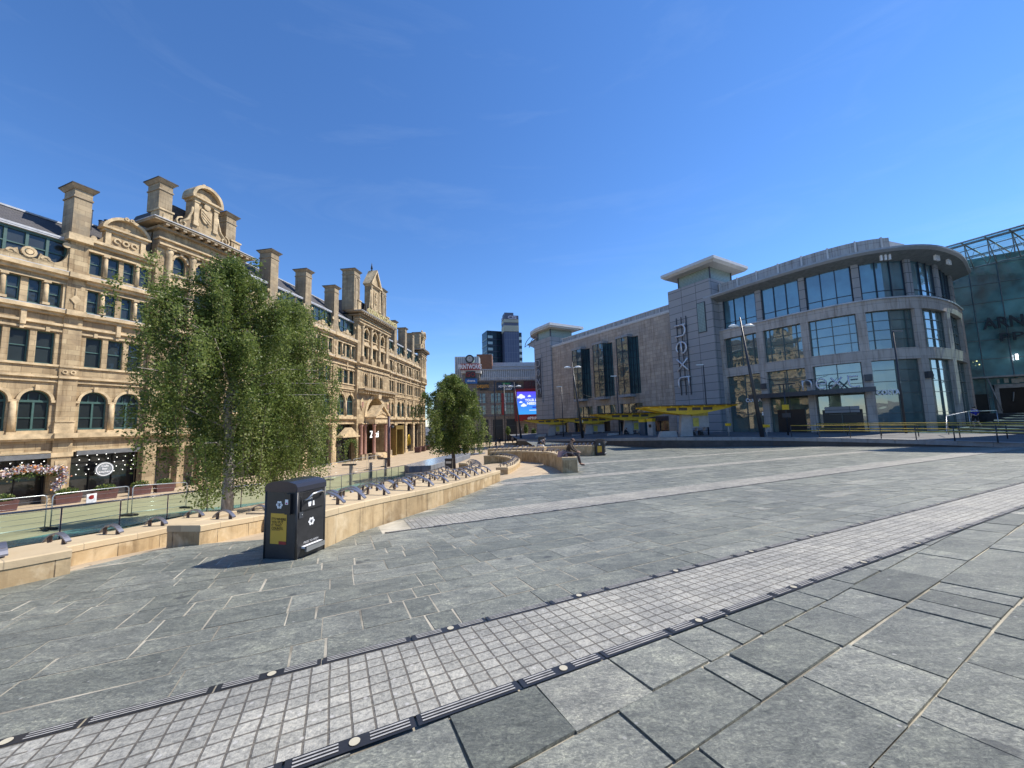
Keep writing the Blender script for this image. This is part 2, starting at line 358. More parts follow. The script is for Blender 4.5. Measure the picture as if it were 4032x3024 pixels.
def slatemat():
    m, t, p = nmat('riven_slate'); o = coords(t)
    a = N(t, 'ShaderNodeAttribute'); a.attribute_name = 'rnd'; r = a.outputs['Fac']
    base = ramp(t, r, [(0, (.098, .108, .097)), (.3, (.135, .146, .130)), (.6, (.176, .186, .166)), (.85, (.222, .230, .205)), (.97, (.25, .25, .222)), (1, (.27, .262, .23))])
    # each slab carries its own grain
    mp = N(t, 'ShaderNodeVectorMath', operation='MULTIPLY_ADD'); cc = N(t, 'ShaderNodeCombineXYZ'); t.links.new(r, cc.inputs[0]); t.links.new(r, cc.inputs[2])
    t.links.new(cc.outputs[0], mp.inputs[0]); mp.inputs[1].default_value = (90, 40, 57); t.links.new(o, mp.inputs[2])
    rot = N(t, 'ShaderNodeMapping'); rot.inputs['Rotation'].default_value = (0, 0, R(-24)); rot.inputs['Scale'].default_value = (1., 2.2, 1); t.links.new(mp.outputs[0], rot.inputs[0])
    f1 = noise(t, 2.2, 7, .68, rot.outputs[0], .7); f2 = noise(t, 15, 9, .82, rot.outputs[0], 1.6)
    c = mix(t, base, ramp(t, f1, [(.32, (.66, .68, .69)), (.5, (1, 1, 1)), (.68, (1.42, 1.40, 1.32))]), 1., 'MULTIPLY')
    c = mix(t, c, ramp(t, f2, [(.36, (.50, .51, .53)), (.5, (1, 1, 1)), (.60, (1.55, 1.52, 1.42)), (.68, (2.1, 2.05, 1.85))]), .9, 'MULTIPLY')
    f4 = noise(t, 34, 4, .75, mp.outputs[0], 1.); c = mix(t, c, ramp(t, f4, [(.34, (.62, .63, .65)), (.5, (.98, .98, .98)), (.64, (1.55, 1.52, 1.44))]), .85, 'MULTIPLY')
    big = noise(t, .35, 4, .6, o); c = mix(t, c, ramp(t, big, [(.35, (.86, .86, .87)), (.65, (1.12, 1.1, 1.06))]), 1., 'MULTIPLY')
    spots = noise(t, 3.1, 2, .4, o, 0); c = mix(t, c, (.05, .055, .055), ramp(t, spots, [(.735, (0, 0, 0)), (.765, (.7, .7, .7))]))
    gv = N(t, 'ShaderNodeTexVoronoi'); gv.inputs['Scale'].default_value = 2.6; t.links.new(o, gv.inputs[0]); c = mix(t, c, (.055, .057, .055), ramp(t, gv.outputs[0], [(.045, (.75,) * 3), (.06, (0,) * 3)]))
    pv = N(t, 'ShaderNodeTexVoronoi'); pv.inputs['Scale'].default_value = 5.3; t.links.new(mp.outputs[0], pv.inputs[0]); c = mix(t, c, (.42, .41, .37), ramp(t, pv.outputs[0], [(.05, (.8,) * 3), (.075, (0,) * 3)]))
    t.links.new(c, p.inputs['Base Color'])
    t.links.new(ramp(t, f2, [(.3, (.36,) * 3), (.7, (.62,) * 3)]), p.inputs['Roughness']); p.inputs['Specular IOR Level'].default_value = .55
    bp = N(t, 'ShaderNodeBump'); bp.inputs['Strength'].default_value = .8; bp.inputs['Distance'].default_value = .016
    t.links.new(f2, bp.inputs['Height']); bp2 = N(t, 'ShaderNodeBump'); bp2.inputs['Strength'].default_value = .5; bp2.inputs['Distance'].default_value = .03
    t.links.new(f1, bp2.inputs['Height']); t.links.new(bp.outputs[0], bp2.inputs['Normal']); t.links.new(bp2.outputs[0], p.inputs['Normal'])
    return m
SLAB = slatemat()
# rows fan out slightly: row line k sits at s = S - a(S) (t - 5)
def fan(S, t): return S - max(0, S - 3.2) * .0085 * (t - 5) - min(0, S - 3.2) * .018 * (t - 5)
def XY(S, t):
    s = fan(S, t); return SN.x * s + SE.x * t, SN.y * s + SE.y * t
# bands: (S0, S1, kind)
BANDS = [(2.60, 2.70, 'rail'), (2.70, 3.64, 'sett'), (3.64, 3.74, 'rail'), (8.22, 8.32, 'rail'), (8.32, 9.45, 'sett'), (14.0, 14.9, 'sett'), (20.4, 21.2, 'sett')]
def tiles():
    V = []; F = []; RN = []
    rows = []; S = -14.
    edges = sorted([b[0] for b in BANDS] + [b[1] for b in BANDS])
    while S < 62:
        hgt = random.choice([.42, .48, .52, .58, .62]) if S < 2.6 else random.choice([.34, .38, .42, .46, .5]); nxt = S + hgt
        hit = [e for e in edges if S + 1e-6 < e <= nxt + .18]
        if hit: nxt = hit[0]
        mid = (S + nxt) / 2
        if not any(b[0] < mid < b[1] for b in BANDS): rows.append((S, nxt))
        S = nxt
    PA = [(x, y) for x, y in PL]; RS = 2.6
    def XYr(S, t): s_ = S + .085 * (t - 5); return SN.x * s_ + SE.x * t, SN.y * s_ + SE.y * t
    jobs = [(S0, S1, XY, -16, 62, 0) for S0, S1 in rows if S0 >= RS] + [(8.22 + .41 * k, 8.22 + .41 * (k + 1), XY, -16, .9, 0) for k in range(3)]
    S = -16.
    while S < 6: h_ = random.choice([.40, .45, .5, .54, .58]); jobs.append((S, S + h_, XYr, -16, 62, 1)); S += h_
    for S0, S1, fn, ta, tb, big in jobs:
        t = ta + (random.random() if tb > 2 else 0); far = S0 > 26
        while t < tb - .02:
            L = random.choice([.28, .36, .45, .6, .75, .9, 1.1]) if not big else random.choice([.3, .4, .62, .7, .8, .95, 1.1])
            if far: L *= 2
            L = min(L, tb - t); gap = (random.uniform(.004, .010) if big else random.uniform(.006, .013)) if not far else .012
            if big and random.random() < .25: gap = .017
            c = [fn(S0 + gap, t + gap), fn(S0 + gap, t + L - gap), fn(S1 - gap, t + L - gap), fn(S1 - gap, t + gap)]
            t += L; cx = sum(p[0] for p in c) / 4; cy = sum(p[1] for p in c) / 4
            if cy < -2 or cx > 45 or cy > 62: continue
            if big:      # trim against the drainage channel
                def lim(p): tt = p[0] * SE.x + p[1] * SE.y; ss = p[0] * SN.x + p[1] * SN.y; return ss - fan(RS, tt) + .008
                q = [lim(p) for p in c]
                if all(v > 0 for v in q): continue
                c = [(p[0] - SN.x * max(0, v), p[1] - SN.y * max(0, v)) for p, v in zip(c, q)]
                if abs(sum(c[i][0] * c[(i + 1) % 4][1] - c[(i + 1) % 4][0] * c[i][1] for i in range(4))) < .01: continue
            ins = [inpoly(p[0], p[1], PA) for p in c]
            if not all(ins):
                if not any(ins): continue
                ok = [p for p, i in zip(c, ins) if i]; c2 = []
                for p, i in zip(c, ins):
                    if i: c2.append(p); continue
                    q = min(ok, key=lambda o: (o[0] - p[0]) ** 2 + (o[1] - p[1]) ** 2); lo, hi = 0., 1.
                    for _ in range(9):
                        md = (lo + hi) / 2
                        if inpoly(q[0] + (p[0] - q[0]) * md, q[1] + (p[1] - q[1]) * md, PA): lo = md
                        else: hi = md
                    c2.append((q[0] + (p[0] - q[0]) * lo, q[1] + (p[1] - q[1]) * lo))
                c = c2
            b = len(V); j = .007 if cy < 12 else .003; th = random.uniform(-.003, .0035) if big else random.uniform(-.001, .0015)
            V += [(x + random.uniform(-j, j) * (0 if big and lim((x, y)) > -.03 else 1), y + random.uniform(-j, j) * (0 if big and lim((x, y)) > -.03 else 1), g(x, y) + th + random.uniform(-.002, .002)) for x, y in c]
            V += [(x, y, g(x, y) - .03) for x, y in c]
            F.append((b, b + 1, b + 2, b + 3))
            for k in range(4): F.append((b + k, b + 4 + k, b + 4 + (k + 1) % 4, b + (k + 1) % 4))
            v = min(1, max(0, random.betavariate(1.1, 1.4))); v = v if big else .3 + .5 * v; v = v if random.random() < .985 else random.uniform(.9, 1)
            RN += [v] * 5
    me = bpy.data.meshes.new('plaza'); me.from_pydata(V, [], F); me.materials.append(SLAB)
    at = me.attributes.new('rnd', 'FLOAT', 'FACE'); at.data.foreach_set('value', RN)
    o = bpy.data.objects.new('plaza', me); COL.objects.link(o); o['kind'] = 'structure'; return o
tiles()
def settmat():
    m, t, p = nmat('granite_setts'); uv = N(t, 'ShaderNodeUVMap').outputs[0]; o = coords(t)
    b = N(t, 'ShaderNodeTexBrick'); b.offset = 0; b.inputs['Scale'].default_value = 1; b.inputs['Brick Width'].default_value = .132; b.inputs['Row Height'].default_value = .1178
    b.inputs['Mortar Size'].default_value = .008; b.inputs['Mortar Smooth'].default_value = .3
    b.inputs['Color1'].default_value = (.36, .35, .31, 1); b.inputs['Color2'].default_value = (.27, .265, .235, 1); b.inputs['Mortar'].default_value = (.13, .118, .098, 1)
    w = N(t, 'ShaderNodeVectorMath', operation='ADD'); nn = N(t, 'ShaderNodeTexNoise'); nn.inputs['Scale'].default_value = 2.5; t.links.new(uv, nn.inputs[0])
    sc = N(t, 'ShaderNodeVectorMath', operation='MULTIPLY'); t.links.new(nn.outputs[1], sc.inputs[0]); sc.inputs[1].default_value = (.02, .012, 0); t.links.new(uv, w.inputs[0]); t.links.new(sc.outputs[0], w.inputs[1])
    t.links.new(w.outputs[0], b.inputs[0])
    f = noise(t, 34, 4, .8, o); c = mix(t, b.outputs[0], ramp(t, f, [(.35, (.6,) * 3), (.5, (1,) * 3), (.66, (1.4, 1.38, 1.33))]), 1., 'MULTIPLY')
    vo = N(t, 'ShaderNodeTexVoronoi'); vo.inputs['Scale'].default_value = 9; t.links.new(o, vo.inputs[0])
    c = mix(t, c, (.62, .6, .57), ramp(t, vo.outputs[0], [(.10, (.45,) * 3), (.15, (0,) * 3)]))
    f3 = noise(t, 1.3, 4, .6, o); c = mix(t, c, ramp(t, f3, [(.35, (.82, .82, .83)), (.65, (1.15, 1.13, 1.1))]), 1., 'MULTIPLY')
    t.links.new(c, p.inputs['Base Color']); p.inputs['Roughness'].default_value = .6
    bp = N(t, 'ShaderNodeBump'); bp.inputs['Strength'].default_value = .7; bp.inputs['Distance'].default_value = .012
    mm = N(t, 'ShaderNodeMath', operation='MULTIPLY_ADD'); t.links.new(b.outputs['Fac'], mm.inputs[0]); mm.inputs[1].default_value = -1.5; t.links.new(f, mm.inputs[2])
    t.links.new(mm.outputs[0], bp.inputs['Height']); t.links.new(bp.outputs[0], p.inputs['Normal']); return m
SETT = settmat()
RAILM = simple('cast_iron_channel', (.045, .046, .05), .42, .5, var=.2, nscale=6)
SLOT = simple('worn_slot_grit', (.36, .35, .33), .7, var=.3, nscale=8)
DISC = simple('cream_light_lens', (.50, .45, .33), .35, var=.15)
def pip(x, y): return inpoly(x, y, PL)
for i, (S0, S1, kd) in enumerate([b for b in BANDS if b[2] == 'sett']):
    mb = MB(); t = -9. if S0 != 8.32 else 1.
    while t < 46:
        c = [XY(S0, t), XY(S0, t + .5), XY(S1, t + .5), XY(S1, t)]
        if all(pip(*p) for p in c): mb.face([(x, y, g(x, y) + .003) for x, y in c], 0, [(t, S0 * 0), (t + .5, 0), (t + .5, S1 - S0), (t, S1 - S0)])
        t += .5
    tag(mb.build('sett_strip', SETT), kind='structure')
lab = ['slotted black drainage channel with cream light discs, nearest the camera', 'slotted black drainage channel with cream discs along the far side of the wide sett strip', 'thin metal drainage channel along the narrower sett strip further off']
for i, (S0, S1, kd) in enumerate([b for b in BANDS if b[2] == 'rail']):
    rt = empty('drainage_channel', (*XY(S0, 1), g(*XY(S0, 1))), label=lab[i], cat='drain', group='slotted channels edging the sett strips')
    mb = MB(); dm = []; t = (-8.6 + (.0 if i else .55)) if i < 2 else .95
    def q(mb, a0, a1, t0, t1, h, m):
        c = [XY(a0, t0), XY(a0, t1), XY(a1, t1), XY(a1, t0)]
        if all(pip(*p) for p in c): mb.face([(x, y, g(x, y) + h) for x, y in c], m)
    while t < 44:
        q(mb, S0, S1, t, t + .70, .006, 0); q(mb, S0, S1, t + .713, t + 1.41, .006, 0)
        for k in range(3):
            a = S0 + .022 + k * .026
            q(mb, a, a + .011, t + .03, t + .66, .0095, 1); q(mb, a, a + .011, t + .75, t + .98, .0095, 1); q(mb, a, a + .011, t + 1.15, t + 1.38, .0095, 1)
        cx, cy = XY((S0 + S1) / 2, t + 1.065)
        if pip(cx, cy) and i < 2:
            d = MB(); d.face([(cx + .031 * math.cos(a * math.pi / 8), cy + .031 * math.sin(a * math.pi / 8), g(cx, cy) + .012) for a in range(16)]); dm.append(d)
        t += 1.423
    mb.build('channel_cover', [RAILM, SLOT], rt, inv_of(rt))
    for d in dm: d.build('light_disc', DISC, rt, inv_of(rt))

# lower ground: ramps and street as one sheet
xs = np.arange(-52, 14.01, .6); ys = np.arange(-16, 124.01, .6); GX, GY = np.meshgrid(xs, ys)
GZ = np.empty(GX.size)
fx, fy = GX.ravel(), GY.ravel()
for k in range(0, fx.size, 4000): GZ[k:k + 4000] = lowz(fx[k:k + 4000], fy[k:k + 4000])
for k in range(fx.size):
    if inpoly(fx[k], fy[k], PL):
        dd = min(math.hypot(fx[k] - px, fy[k] - py) for px, py in PL)
        GZ[k] = min(GZ[k], g(fx[k], fy[k]) - .03 - min(.5, .25 * dd))
nx = len(xs); ny = len(ys)
me = bpy.data.meshes.new('street'); idx = np.arange(nx * ny).reshape(ny, nx)
quads = np.stack([idx[:-1, :-1], idx[:-1, 1:], idx[1:, 1:], idx[1:, :-1]], -1).reshape(-1, 4)
me.from_pydata(np.stack([fx, fy, GZ], 1).tolist(), [], quads.tolist())
ul = me.uv_layers.new(name='UVMap'); lv = np.array([v for f in quads for v in f]); a = R(14)
ul.data.foreach_set('uv', np.stack([fx[lv] * math.sin(a) + fy[lv] * math.cos(a), fx[lv] * math.cos(a) - fy[lv] * math.sin(a)], 1).astype(np.float32).ravel())
me.materials.append(SANDP); me.polygons.foreach_set('use_smooth', [True] * len(quads)); o = bpy.data.objects.new('street', me); COL.objects.link(o); o['kind'] = 'structure'
mb = MB(); mb.slab([(-900, -300), (900, -300), (900, 1600), (-900, 1600)], -4.6, -4.2); tag(mb.build('ground', simple('far_asphalt', (.09, .09, .09), .9)), kind='structure')

# ---------------------------------------------------------------- the long sandstone exchange building
CEP = [(-38.3, 7.5), (-35.5, 14.3), (-31.87, 24), (-30.93, 26.5), (-29.7, 29.5), (-27.9, 35), (-26.35, 42.5), (-25.09, 50.5), (-24.1, 58.7), (-22.68, 70.25), (-21.44, 88.15), (-21.6, 94), (-23.6, 99), (-27, 103.5)]
_d0 = math.hypot(2.8, 6.8)
class CEF(Frame):
    def __call__(f, s, d, z): return Frame.__call__(f, s + f.off, d, z)
CE = CEF(CEP, 1); CE.off = 0
CE.off = CE.S[8]                                     # s = 0 at (-35.5, 14.3)
ce = empty('exchange_building', (-31, 30, -2.9), label='long ornate Victorian sandstone building with tall chimneys, shaped gables and dark sash windows', cat='building')
CI = inv_of(ce)
def P_(mb, name, mats, label=None, kind=None, inv=True, parent=None):
    o = mb.build(name, mats, parent or ce, CI if inv else None)
    if label: o['label'] = label
    if kind: o['kind'] = kind
    return o
LL = dict(base=-3.4, fas0=.45, fas1=1.42, led=1.75, spr=3.95, ftop=4.95, f1s=5.5, a2=6.42, b2=8.62, hood=9.1, st0=9.8, st1=10.3, a3=10.42, b3=12.08, co0=12.5, co1=13.0, top=15.5)
RR = dict(base=-4.3, fas0=2.1, fas1=2.85, led=3.2, spr=5.5, ftop=6.4, f1s=7.2, a2=8.05, b2=10.05, hood=10.6, st0=11.2, st1=11.65, a3=12.05, b3=13.95, co0=14.4, co1=15.0, top=17.9)
wall = MB(CE); trim = MB(CE); shop = MB(CE); WINS = []
D0 = -.42
def win(s0, s1, z0, z1, kind='sash', d=-.3): WINS.append((s0, s1, z0, z1, kind, d))
def span(s0, s1, z0, z1, d1=0, d0=D0, mb=None, m=0): (mb or wall).box(s0, s1, d0, d1, z0, z1, m, 2.)
def band(s0, s1, z0, z1, d1): trim.box(s0, s1, -.1, d1, z0, z1, 0, 2.)
def archwall(s0, s1, z0, z1, cx, r, spr, d1=0., d0=D0, mb=None):
    """wall panel with a round headed opening"""
    pts = arcpts(cx, spr, r, 180, 0, 14); M_ = mb or wall
    for (xa, za), (xb, zb) in zip(pts, pts[1:]):
        M_.prism([(xa, za), (xb, zb), (xb, z1), (xa, z1)], d0, d1)
    if cx - r > s0 + 1e-3: M_.prism([(s0, z0), (cx - r, z0), (cx - r, z1), (s0, z1)], d0, d1)
    if cx + r < s1 - 1e-3: M_.prism([(cx + r, z0), (s1, z0), (s1, z1), (cx + r, z1)], d0, d1)
def ring(mb, cx, cz, r0, r1, d0, d1, a0=180, a1=0, n=14, m=0):
    A = arcpts(cx, cz, r0, a0, a1, n); B = arcpts(cx, cz, r1, a0, a1, n)
    for i in range(n): mb.prism([A[i], A[i + 1], B[i + 1], B[i]], d0, d1, m)
RISER = simple('shop_stall_riser', (.05, .045, .045), .5)
def floors(s0, s1, L, d=0., wide=False):
    shop = MB(CE)
    """three storeys over a shop: two round arches, three sashes, four small sashes"""
    w = s1 - s0; n = 2
    # shop front
    span(s0, s1, L['fas0'], L['led'], d); band(s0, s1, L['fas1'], L['led'], d + .38); band(s0, s1, L['fas1'] - .14, L['fas1'], d + .22); band(s0, s1, L['fas0'], L['fas0'] + .12, d + .1)
    shop.box(s0, s1, D0 - .45, D0 - .4, L['base'], L['fas0'])
    for k in range(4):
        x = s0 + w * (k + .0) / 3; shop.box(x - .03, x + .03, D0 - .4, D0 - .33, L['base'], L['fas0'], 1)
    shop.box(s0, s1, D0 - .4, D0 - .32, L['fas0'] - .9, L['fas0'] - .82, 1); shop.box(s0, s1, D0 - .4, D0 - .1, L['base'], L['base'] + 1.0, 2)
    P_(shop, 'shop_front', [SHOPG, BLACK, RISER])
    # arches
    z0, z1 = L['led'], L['f1s'] - .3
    for k in range(n):
        a, b = s0 + w * k / n, s0 + w * (k + 1) / n; cx = (a + b) / 2; r = w / n * .5 - .24
        archwall(a, b, z0, z1, cx, r, L['spr'], d - .08)
        ring(trim, cx, L['spr'], r, r + .16, d - .1, d + .06); trim.box(cx - .1, cx + .1, d, d + .16, L['spr'] + r - .02, L['spr'] + r + .34)
        win(cx - r, cx + r, z0 + .22, L['spr'], 'arch'); band(cx - r, cx + r, z0, z0 + .22, d - .02)
        trim.box(a, a + .22, d - .1, d + .05, L['spr'] - .12, L['spr'] + .03); trim.box(b - .22, b, d - .1, d + .05, L['spr'] - .12, L['spr'] + .03)
    sx = s0 + w / 2
    trim.tube([(sx, d + .0, z0 + .12), (sx, d + .0, L['spr'] - .1)], [.17, .14], 10); trim.box(sx - .22, sx + .22, d - .2, d + .2, z0, z0 + .14)
    span(s0, s1, z1, L['a2'] - .12, d); band(s0, s1, L['f1s'], L['f1s'] + .14, d + .15); band(s0, s1, L['f1s'] - .28, L['f1s'] - .2, d + .06)
    band(s0, s1, L['a2'] - .14, L['a2'], d + .12)
    # second row, three sashes
    for c in (.19, .5, .81):
        cx = s0 + w * c; h = w * .115; win(cx - h, cx + h, L['a2'], L['b2'])
    e = [s0] + [s0 + w * (c + q) for c in (.19, .5, .81) for q in (-.115, .115)] + [s1]
    for i in range(0, 8, 2): span(e[i], e[i + 1], L['a2'], L['b2'], d - .04)
    for c in (.19, .5, .81): cx = s0 + w * c; trim.box(cx - .09, cx + .09, d, d + .12, L['b2'] + .0, L['b2'] + .3)
    span(s0, s1, L['b2'], L['a3'] - .05, d); band(s0, s1, L['b2'] + .08, L['b2'] + .2, d + .07); band(s0, s1, L['hood'], L['hood'] + .16, d + .17)
    trim.box((s0 + s1) / 2 - .12, (s0 + s1) / 2 + .12, d, d + .22, L['hood'] - .2, L['st0'])
    band(s0, s1, L['st0'], L['st0'] + .2, d + .2); band(s0, s1, L['st0'] + .2, L['st1'] - .06, d + .42); trim.box(s0, s1, -.1, d + .36, L['st1'] - .06, L['st1'], 1, 2.)
    # third row, four sashes with colonnettes
    e = [s0]
    for c in (.125, .375, .625, .875):
        cx = s0 + w * c; h = w * .08; win(cx - h, cx + h, L['a3'], L['b3']); e += [cx - h, cx + h]
    e.append(s1)
    for i in range(0, 10, 2): span(e[i], e[i + 1], L['a3'] - .05, L['b3'], d - .14)
    for c in (.25, .75):
        cx = s0 + w * c; trim.tube([(cx, d + .0, L['a3']), (cx, d + .0, L['b3'])], [.13, .115], 10); trim.box(cx - .17, cx + .17, d - .15, d + .17, L['b3'] - .14, L['b3']); trim.box(cx - .17, cx + .17, d - .15, d + .17, L['a3'], L['a3'] + .16)
    trim.box(s0, s0 + .14, d - .1, d + .02, L['a3'], L['b3']); trim.box(s1 - .14, s1, d - .1, d + .02, L['a3'], L['b3'])
    span(s0, s1, L['b3'], L['co1'], d); band(s0, s1, L['b3'] + .0, L['b3'] + .12, d + .08)
    band(s0, s1, L['co0'] - .05, L['co0'] + .18, d + .22); band(s0, s1, L['co0'] + .18, L['co1'] - .06, d + .45); trim.box(s0, s1, -.1, d + .4, L['co1'] - .06, L['co1'], 1, 2.)
def pier(s0, s1, L, d=.1):
    wall.box(s0, s1, D0, d, L['base'], L['fas0']); trim.box(s0 - .12, s1 + .12, D0, d + .14, L['base'], L['base'] + 1.1); trim.box(s0 - .06, s1 + .06, D0, d + .08, L['fas0'] - .3, L['fas0'])
    trim.box(s0 + .18, s1 - .18, d, d + .04, L['base'] + 1.4, L['fas0'] - .55)
    wall.box(s0, s1, D0, d + .04, L['fas0'], L['fas1']); trim.box(s0 - .1, s1 + .1, -.1, d + .44, L['fas1'], L['led'])
    wall.box(s0, s1, D0, d, L['led'], L['co1'] + .02)
    for z, h, e in ((L['led'], .75, .05), (L['led'] + .75, .1, .1), (L['f1s'], .16, .12), (L['hood'], .17, .1), (L['a2'] - .15, .14, .08)): trim.box(s0 - .02, s1 + .02, -.1, d + e, z, z + h)
    trim.box(s0 - .04, s1 + .04, -.1, d + .4, L['st0'] + .15, L['st1'] + .01); trim.box(s0 - .04, s1 + .04, -.1, d + .42, L['co0'] + .15, L['co1'] + .01)
    c = (s0 + s1) / 2; zc = (L['a3'] + L['b3']) / 2
    trim.prism([(c - .28, zc - .1), (c, zc - .45), (c + .28, zc - .1), (c, zc + .25)], d, d + .07); trim.box(c - .04, c + .04, d, d + .06, zc + .25, L['b3'] - .1); trim.box(c - .04, c + .04, d, d + .06, L['a3'] + .1, zc - .45)
    ring(trim, c - .2, (L['f1s'] + L['a2']) / 2, .08, .15, d, d + .06, 0, 360, 8); ring(trim, c + .2, (L['f1s'] + L['a2']) / 2, .08, .15, d, d + .06, 0, 360, 8)
def chimney(s0, s1, zb, zt, d1=0., dep=1.5, fancy=False):
    m = MB(CE); d0 = d1 - dep
    m.box(s0, s1, d0, d1, zb, zt - .75); m.box(s0 - .06, s1 + .06, d0 - .06, d1 + .06, zt - .95, zt - .83, 1)
    m.box(s0 + .0, s1 - .0, d0, d1, zt - .75, zt - .28); m.frustum(s0 - .05, s1 + .05, d0 - .05, d1 + .05, zt - .32, s0 - .24, s1 + .24, d0 - .24, d1 + .24, zt - .08, 1)
    m.box(s0 - .26, s1 + .26, d0 - .26, d1 + .26, zt - .08, zt, 2)
    if fancy:
        c = (s0 + s1) / 2; w = (s1 - s0) / 2 - .25; ring(m, c, zt - 1.7, w - .1, w, d1, d1 + .08, 180, 0, 10, 1); m.box(c - w, c - w + .1, d1, d1 + .08, zb + .4, zt - 1.7, 1); m.box(c + w - .1, c + w, d1, d1 + .08, zb + .4, zt - 1.7, 1)
    P_(m, 'chimney', [STONE_C, STONE_D, SLATE])
def dormer(s0, s1, L, scroll=True):
    """green window band behind a scrolled stone parapet"""
    z0 = L['co1']; zt = L['top']; w = s1 - s0; m = MB(CE)
    m.box(s0, s1, -.62, -.5, z0, zt - .2); n = 4
    for k in range(n + 1): x = s0 + w * k / n; m.box(x - .07, x + .07, -.5, -.38, z0, zt - .2)
    m.box(s0, s1, -.5, -.38, zt - .36, zt - .2); m.box(s0, s1, -.48, -.4, (z0 + zt) / 2 - .03, (z0 + zt) / 2 + .05)
    for k in range(n):
        a, b = s0 + w * k / n + .1, s0 + w * (k + 1) / n - .1; m.face([(a, -.49, z0), (b, -.49, z0), (b, -.49, zt - .36), (a, -.49, zt - .36)], 1)
    m.box(s0, s1, -1., -.2, zt - .2, zt - .05, 2)
    P_(m, 'dormer_window_band', [TEAL, WGLASS, LEAD])
    m = MB(CE); h = .42
    m.box(s0, s1, -.3, .04, z0, z0 + h, 0, 2.)
    for sg, x in ((1, s0), (-1, s1)):
        q = [(x, z0 + h)] + [(x + sg * (.95 - .95 * math.cos(R(t))), z0 + h + 1.9 - 1.9 * math.sin(R(t)) ** .6) for t in range(0, 91, 15)]
        m.prism(q, -.28, .02) if sg > 0 else m.prism(q[::-1], -.28, .02)
        if scroll: m.tube([(x + sg * .18, .0, z0 + h + 1.5), (x + sg * .18, .12, z0 + h + 1.5)], .2, 10, 1)
    c = (s0 + s1) / 2
    if scroll:
        ring(m, c, z0 + h + .32, .22, .36, -.05, .12, 0, 360, 12, 1); m.tube([(c, 0, z0 + h + .32), (c, .16, z0 + h + .32)], .17, 10, 1)
        for sg in (-1, 1):
            ring(m, c + sg * .75, z0 + h + .08, .12, .24, -.05, .1, 0, 180, 8, 1); m.prism([(c + sg * .4, z0 + h), (c + sg * 1.2, z0 + h), (c + sg * .5, z0 + h + .42)] if sg > 0 else [(c - 1.2, z0 + h), (c - .4, z0 + h), (c - .5, z0 + h + .42)], -.2, .06)
    P_(m, 'scrolled_parapet', [STONE, STONE_T])
def attic(s0, s1, L):
    """fourth storey and curved pediment of the first bay beside the pavilion"""
    z0 = L['co1']; w = s1 - s0; e = [s0]
    for c in (.13, .38, .62, .87):
        cx = s0 + w * c; h = w * .085; win(cx - h, cx + h, z0 + .3, z0 + 1.95); e += [cx - h, cx + h]
    e.append(s1); span(s0, s1, z0, z0 + .3)
    for i in range(0, 10, 2): span(e[i], e[i + 1], z0 + .3, z0 + 1.95, -.12)
    for c in (.255, .745): cx = s0 + w * c; trim.tube([(cx, .02, z0 + .3), (cx, .02, z0 + 1.95)], [.13, .11], 10); trim.box(cx - .17, cx + .17, -.1, .18, z0 + 1.82, z0 + 1.97)
    span(s0, s1, z0 + 1.95, z0 + 2.8); band(s0, s1, z0 + 1.97, z0 + 2.1, .1); band(s0, s1, z0 + 2.4, z0 + 2.6, .25); band(s0, s1, z0 + 2.6, z0 + 2.8, .42)
    m = MB(CE); c = (s0 + s1) / 2 + .1; hw = 1.2; zb = z0 + 2.8
    m.box(c - hw, c + hw, -.5, .02, zb, zb + 1.2); m.box(c - hw, c - hw + .3, .02, .12, zb, zb + 1.1, 1); m.box(c + hw - .3, c + hw, .02, .12, zb, zb + 1.1, 1)
    m.box(c - hw - .12, c + hw + .12, -.5, .18, zb + 1.1, zb + 1.3, 1); m.box(c - hw - .25, c + hw + .25, -.6, .34, zb + 1.3, zb + 1.45, 1)
    for q in (-.5, 0, .5): ring(m, c + q, zb + .55, .12, .23, .0, .1, 0 if q else -60, 360 if not q else 300, 10, 1)
    m.prism(arcpts(c, zb + 1.0, 1.35, 160, 20, 12, 1.35), -.5, .0); ring(m, c, zb + 1.0, 1.32, 1.52, -.55, .3, 162, 18, 14, 1)
    ring(m, c - .16, zb + 2.46, .05, .14, .1, .36, 0, 360, 8, 1); ring(m, c + .16, zb + 2.46, .05, .14, .1, .36, 0, 360, 8, 1)
    for sg in (-1, 1):
        q = [(c + sg * hw, zb + 1.0), (c + sg * (hw + .08), zb + .6), (c + sg * (hw + .3), zb + .28), (c + sg * (hw + .65), zb + .2), (c + sg * (hw + .65), zb), (c + sg * hw, zb)]
        m.prism(q, -.3, .0); m.tube([(c + sg * (hw + .62), -.1, zb + .22), (c + sg * (hw + .62), .14, zb + .22)], .17, 10, 1)
    P_(m, 'curved_pediment', [STONE, STONE_T])
def shield(m, c, z, d, k=1.):
    m.prism([(c - .42 * k, z + .5 * k), (c - .42 * k, z - .15 * k), (c - .2 * k, z - .55 * k), (c, z - .68 * k), (c + .2 * k, z - .55 * k), (c + .42 * k, z - .15 * k), (c + .42 * k, z + .5 * k)], d, d + .12, 1)
    for q in (-.2, .05, .3): m.prism([(c - .36 * k, z + (q + .05) * k), (c + .3 * k, z + (q - .5) * k), (c + .36 * k, z + (q - .42) * k), (c - .3 * k, z + (q + .14) * k)], d + .12, d + .17, 1)
    m.tube([(c, d, z + .78 * k), (c, d + .2, z + .78 * k)], .26 * k, 10, 1); m.tube([(c, d, z + 1.12 * k), (c, d + .2, z + 1.12 * k)], .12 * k, 8, 1)
def swirl(m, c, z, sg, r, d):
    pts = [(c + sg * r * (1 - t / 15) * math.cos(R(90 - t * 40)), d, z + r * (1 - t / 15) * math.sin(R(90 - t * 40))) for t in range(13)]
    m.tube(pts, .07 * r / .45, 6, 1)
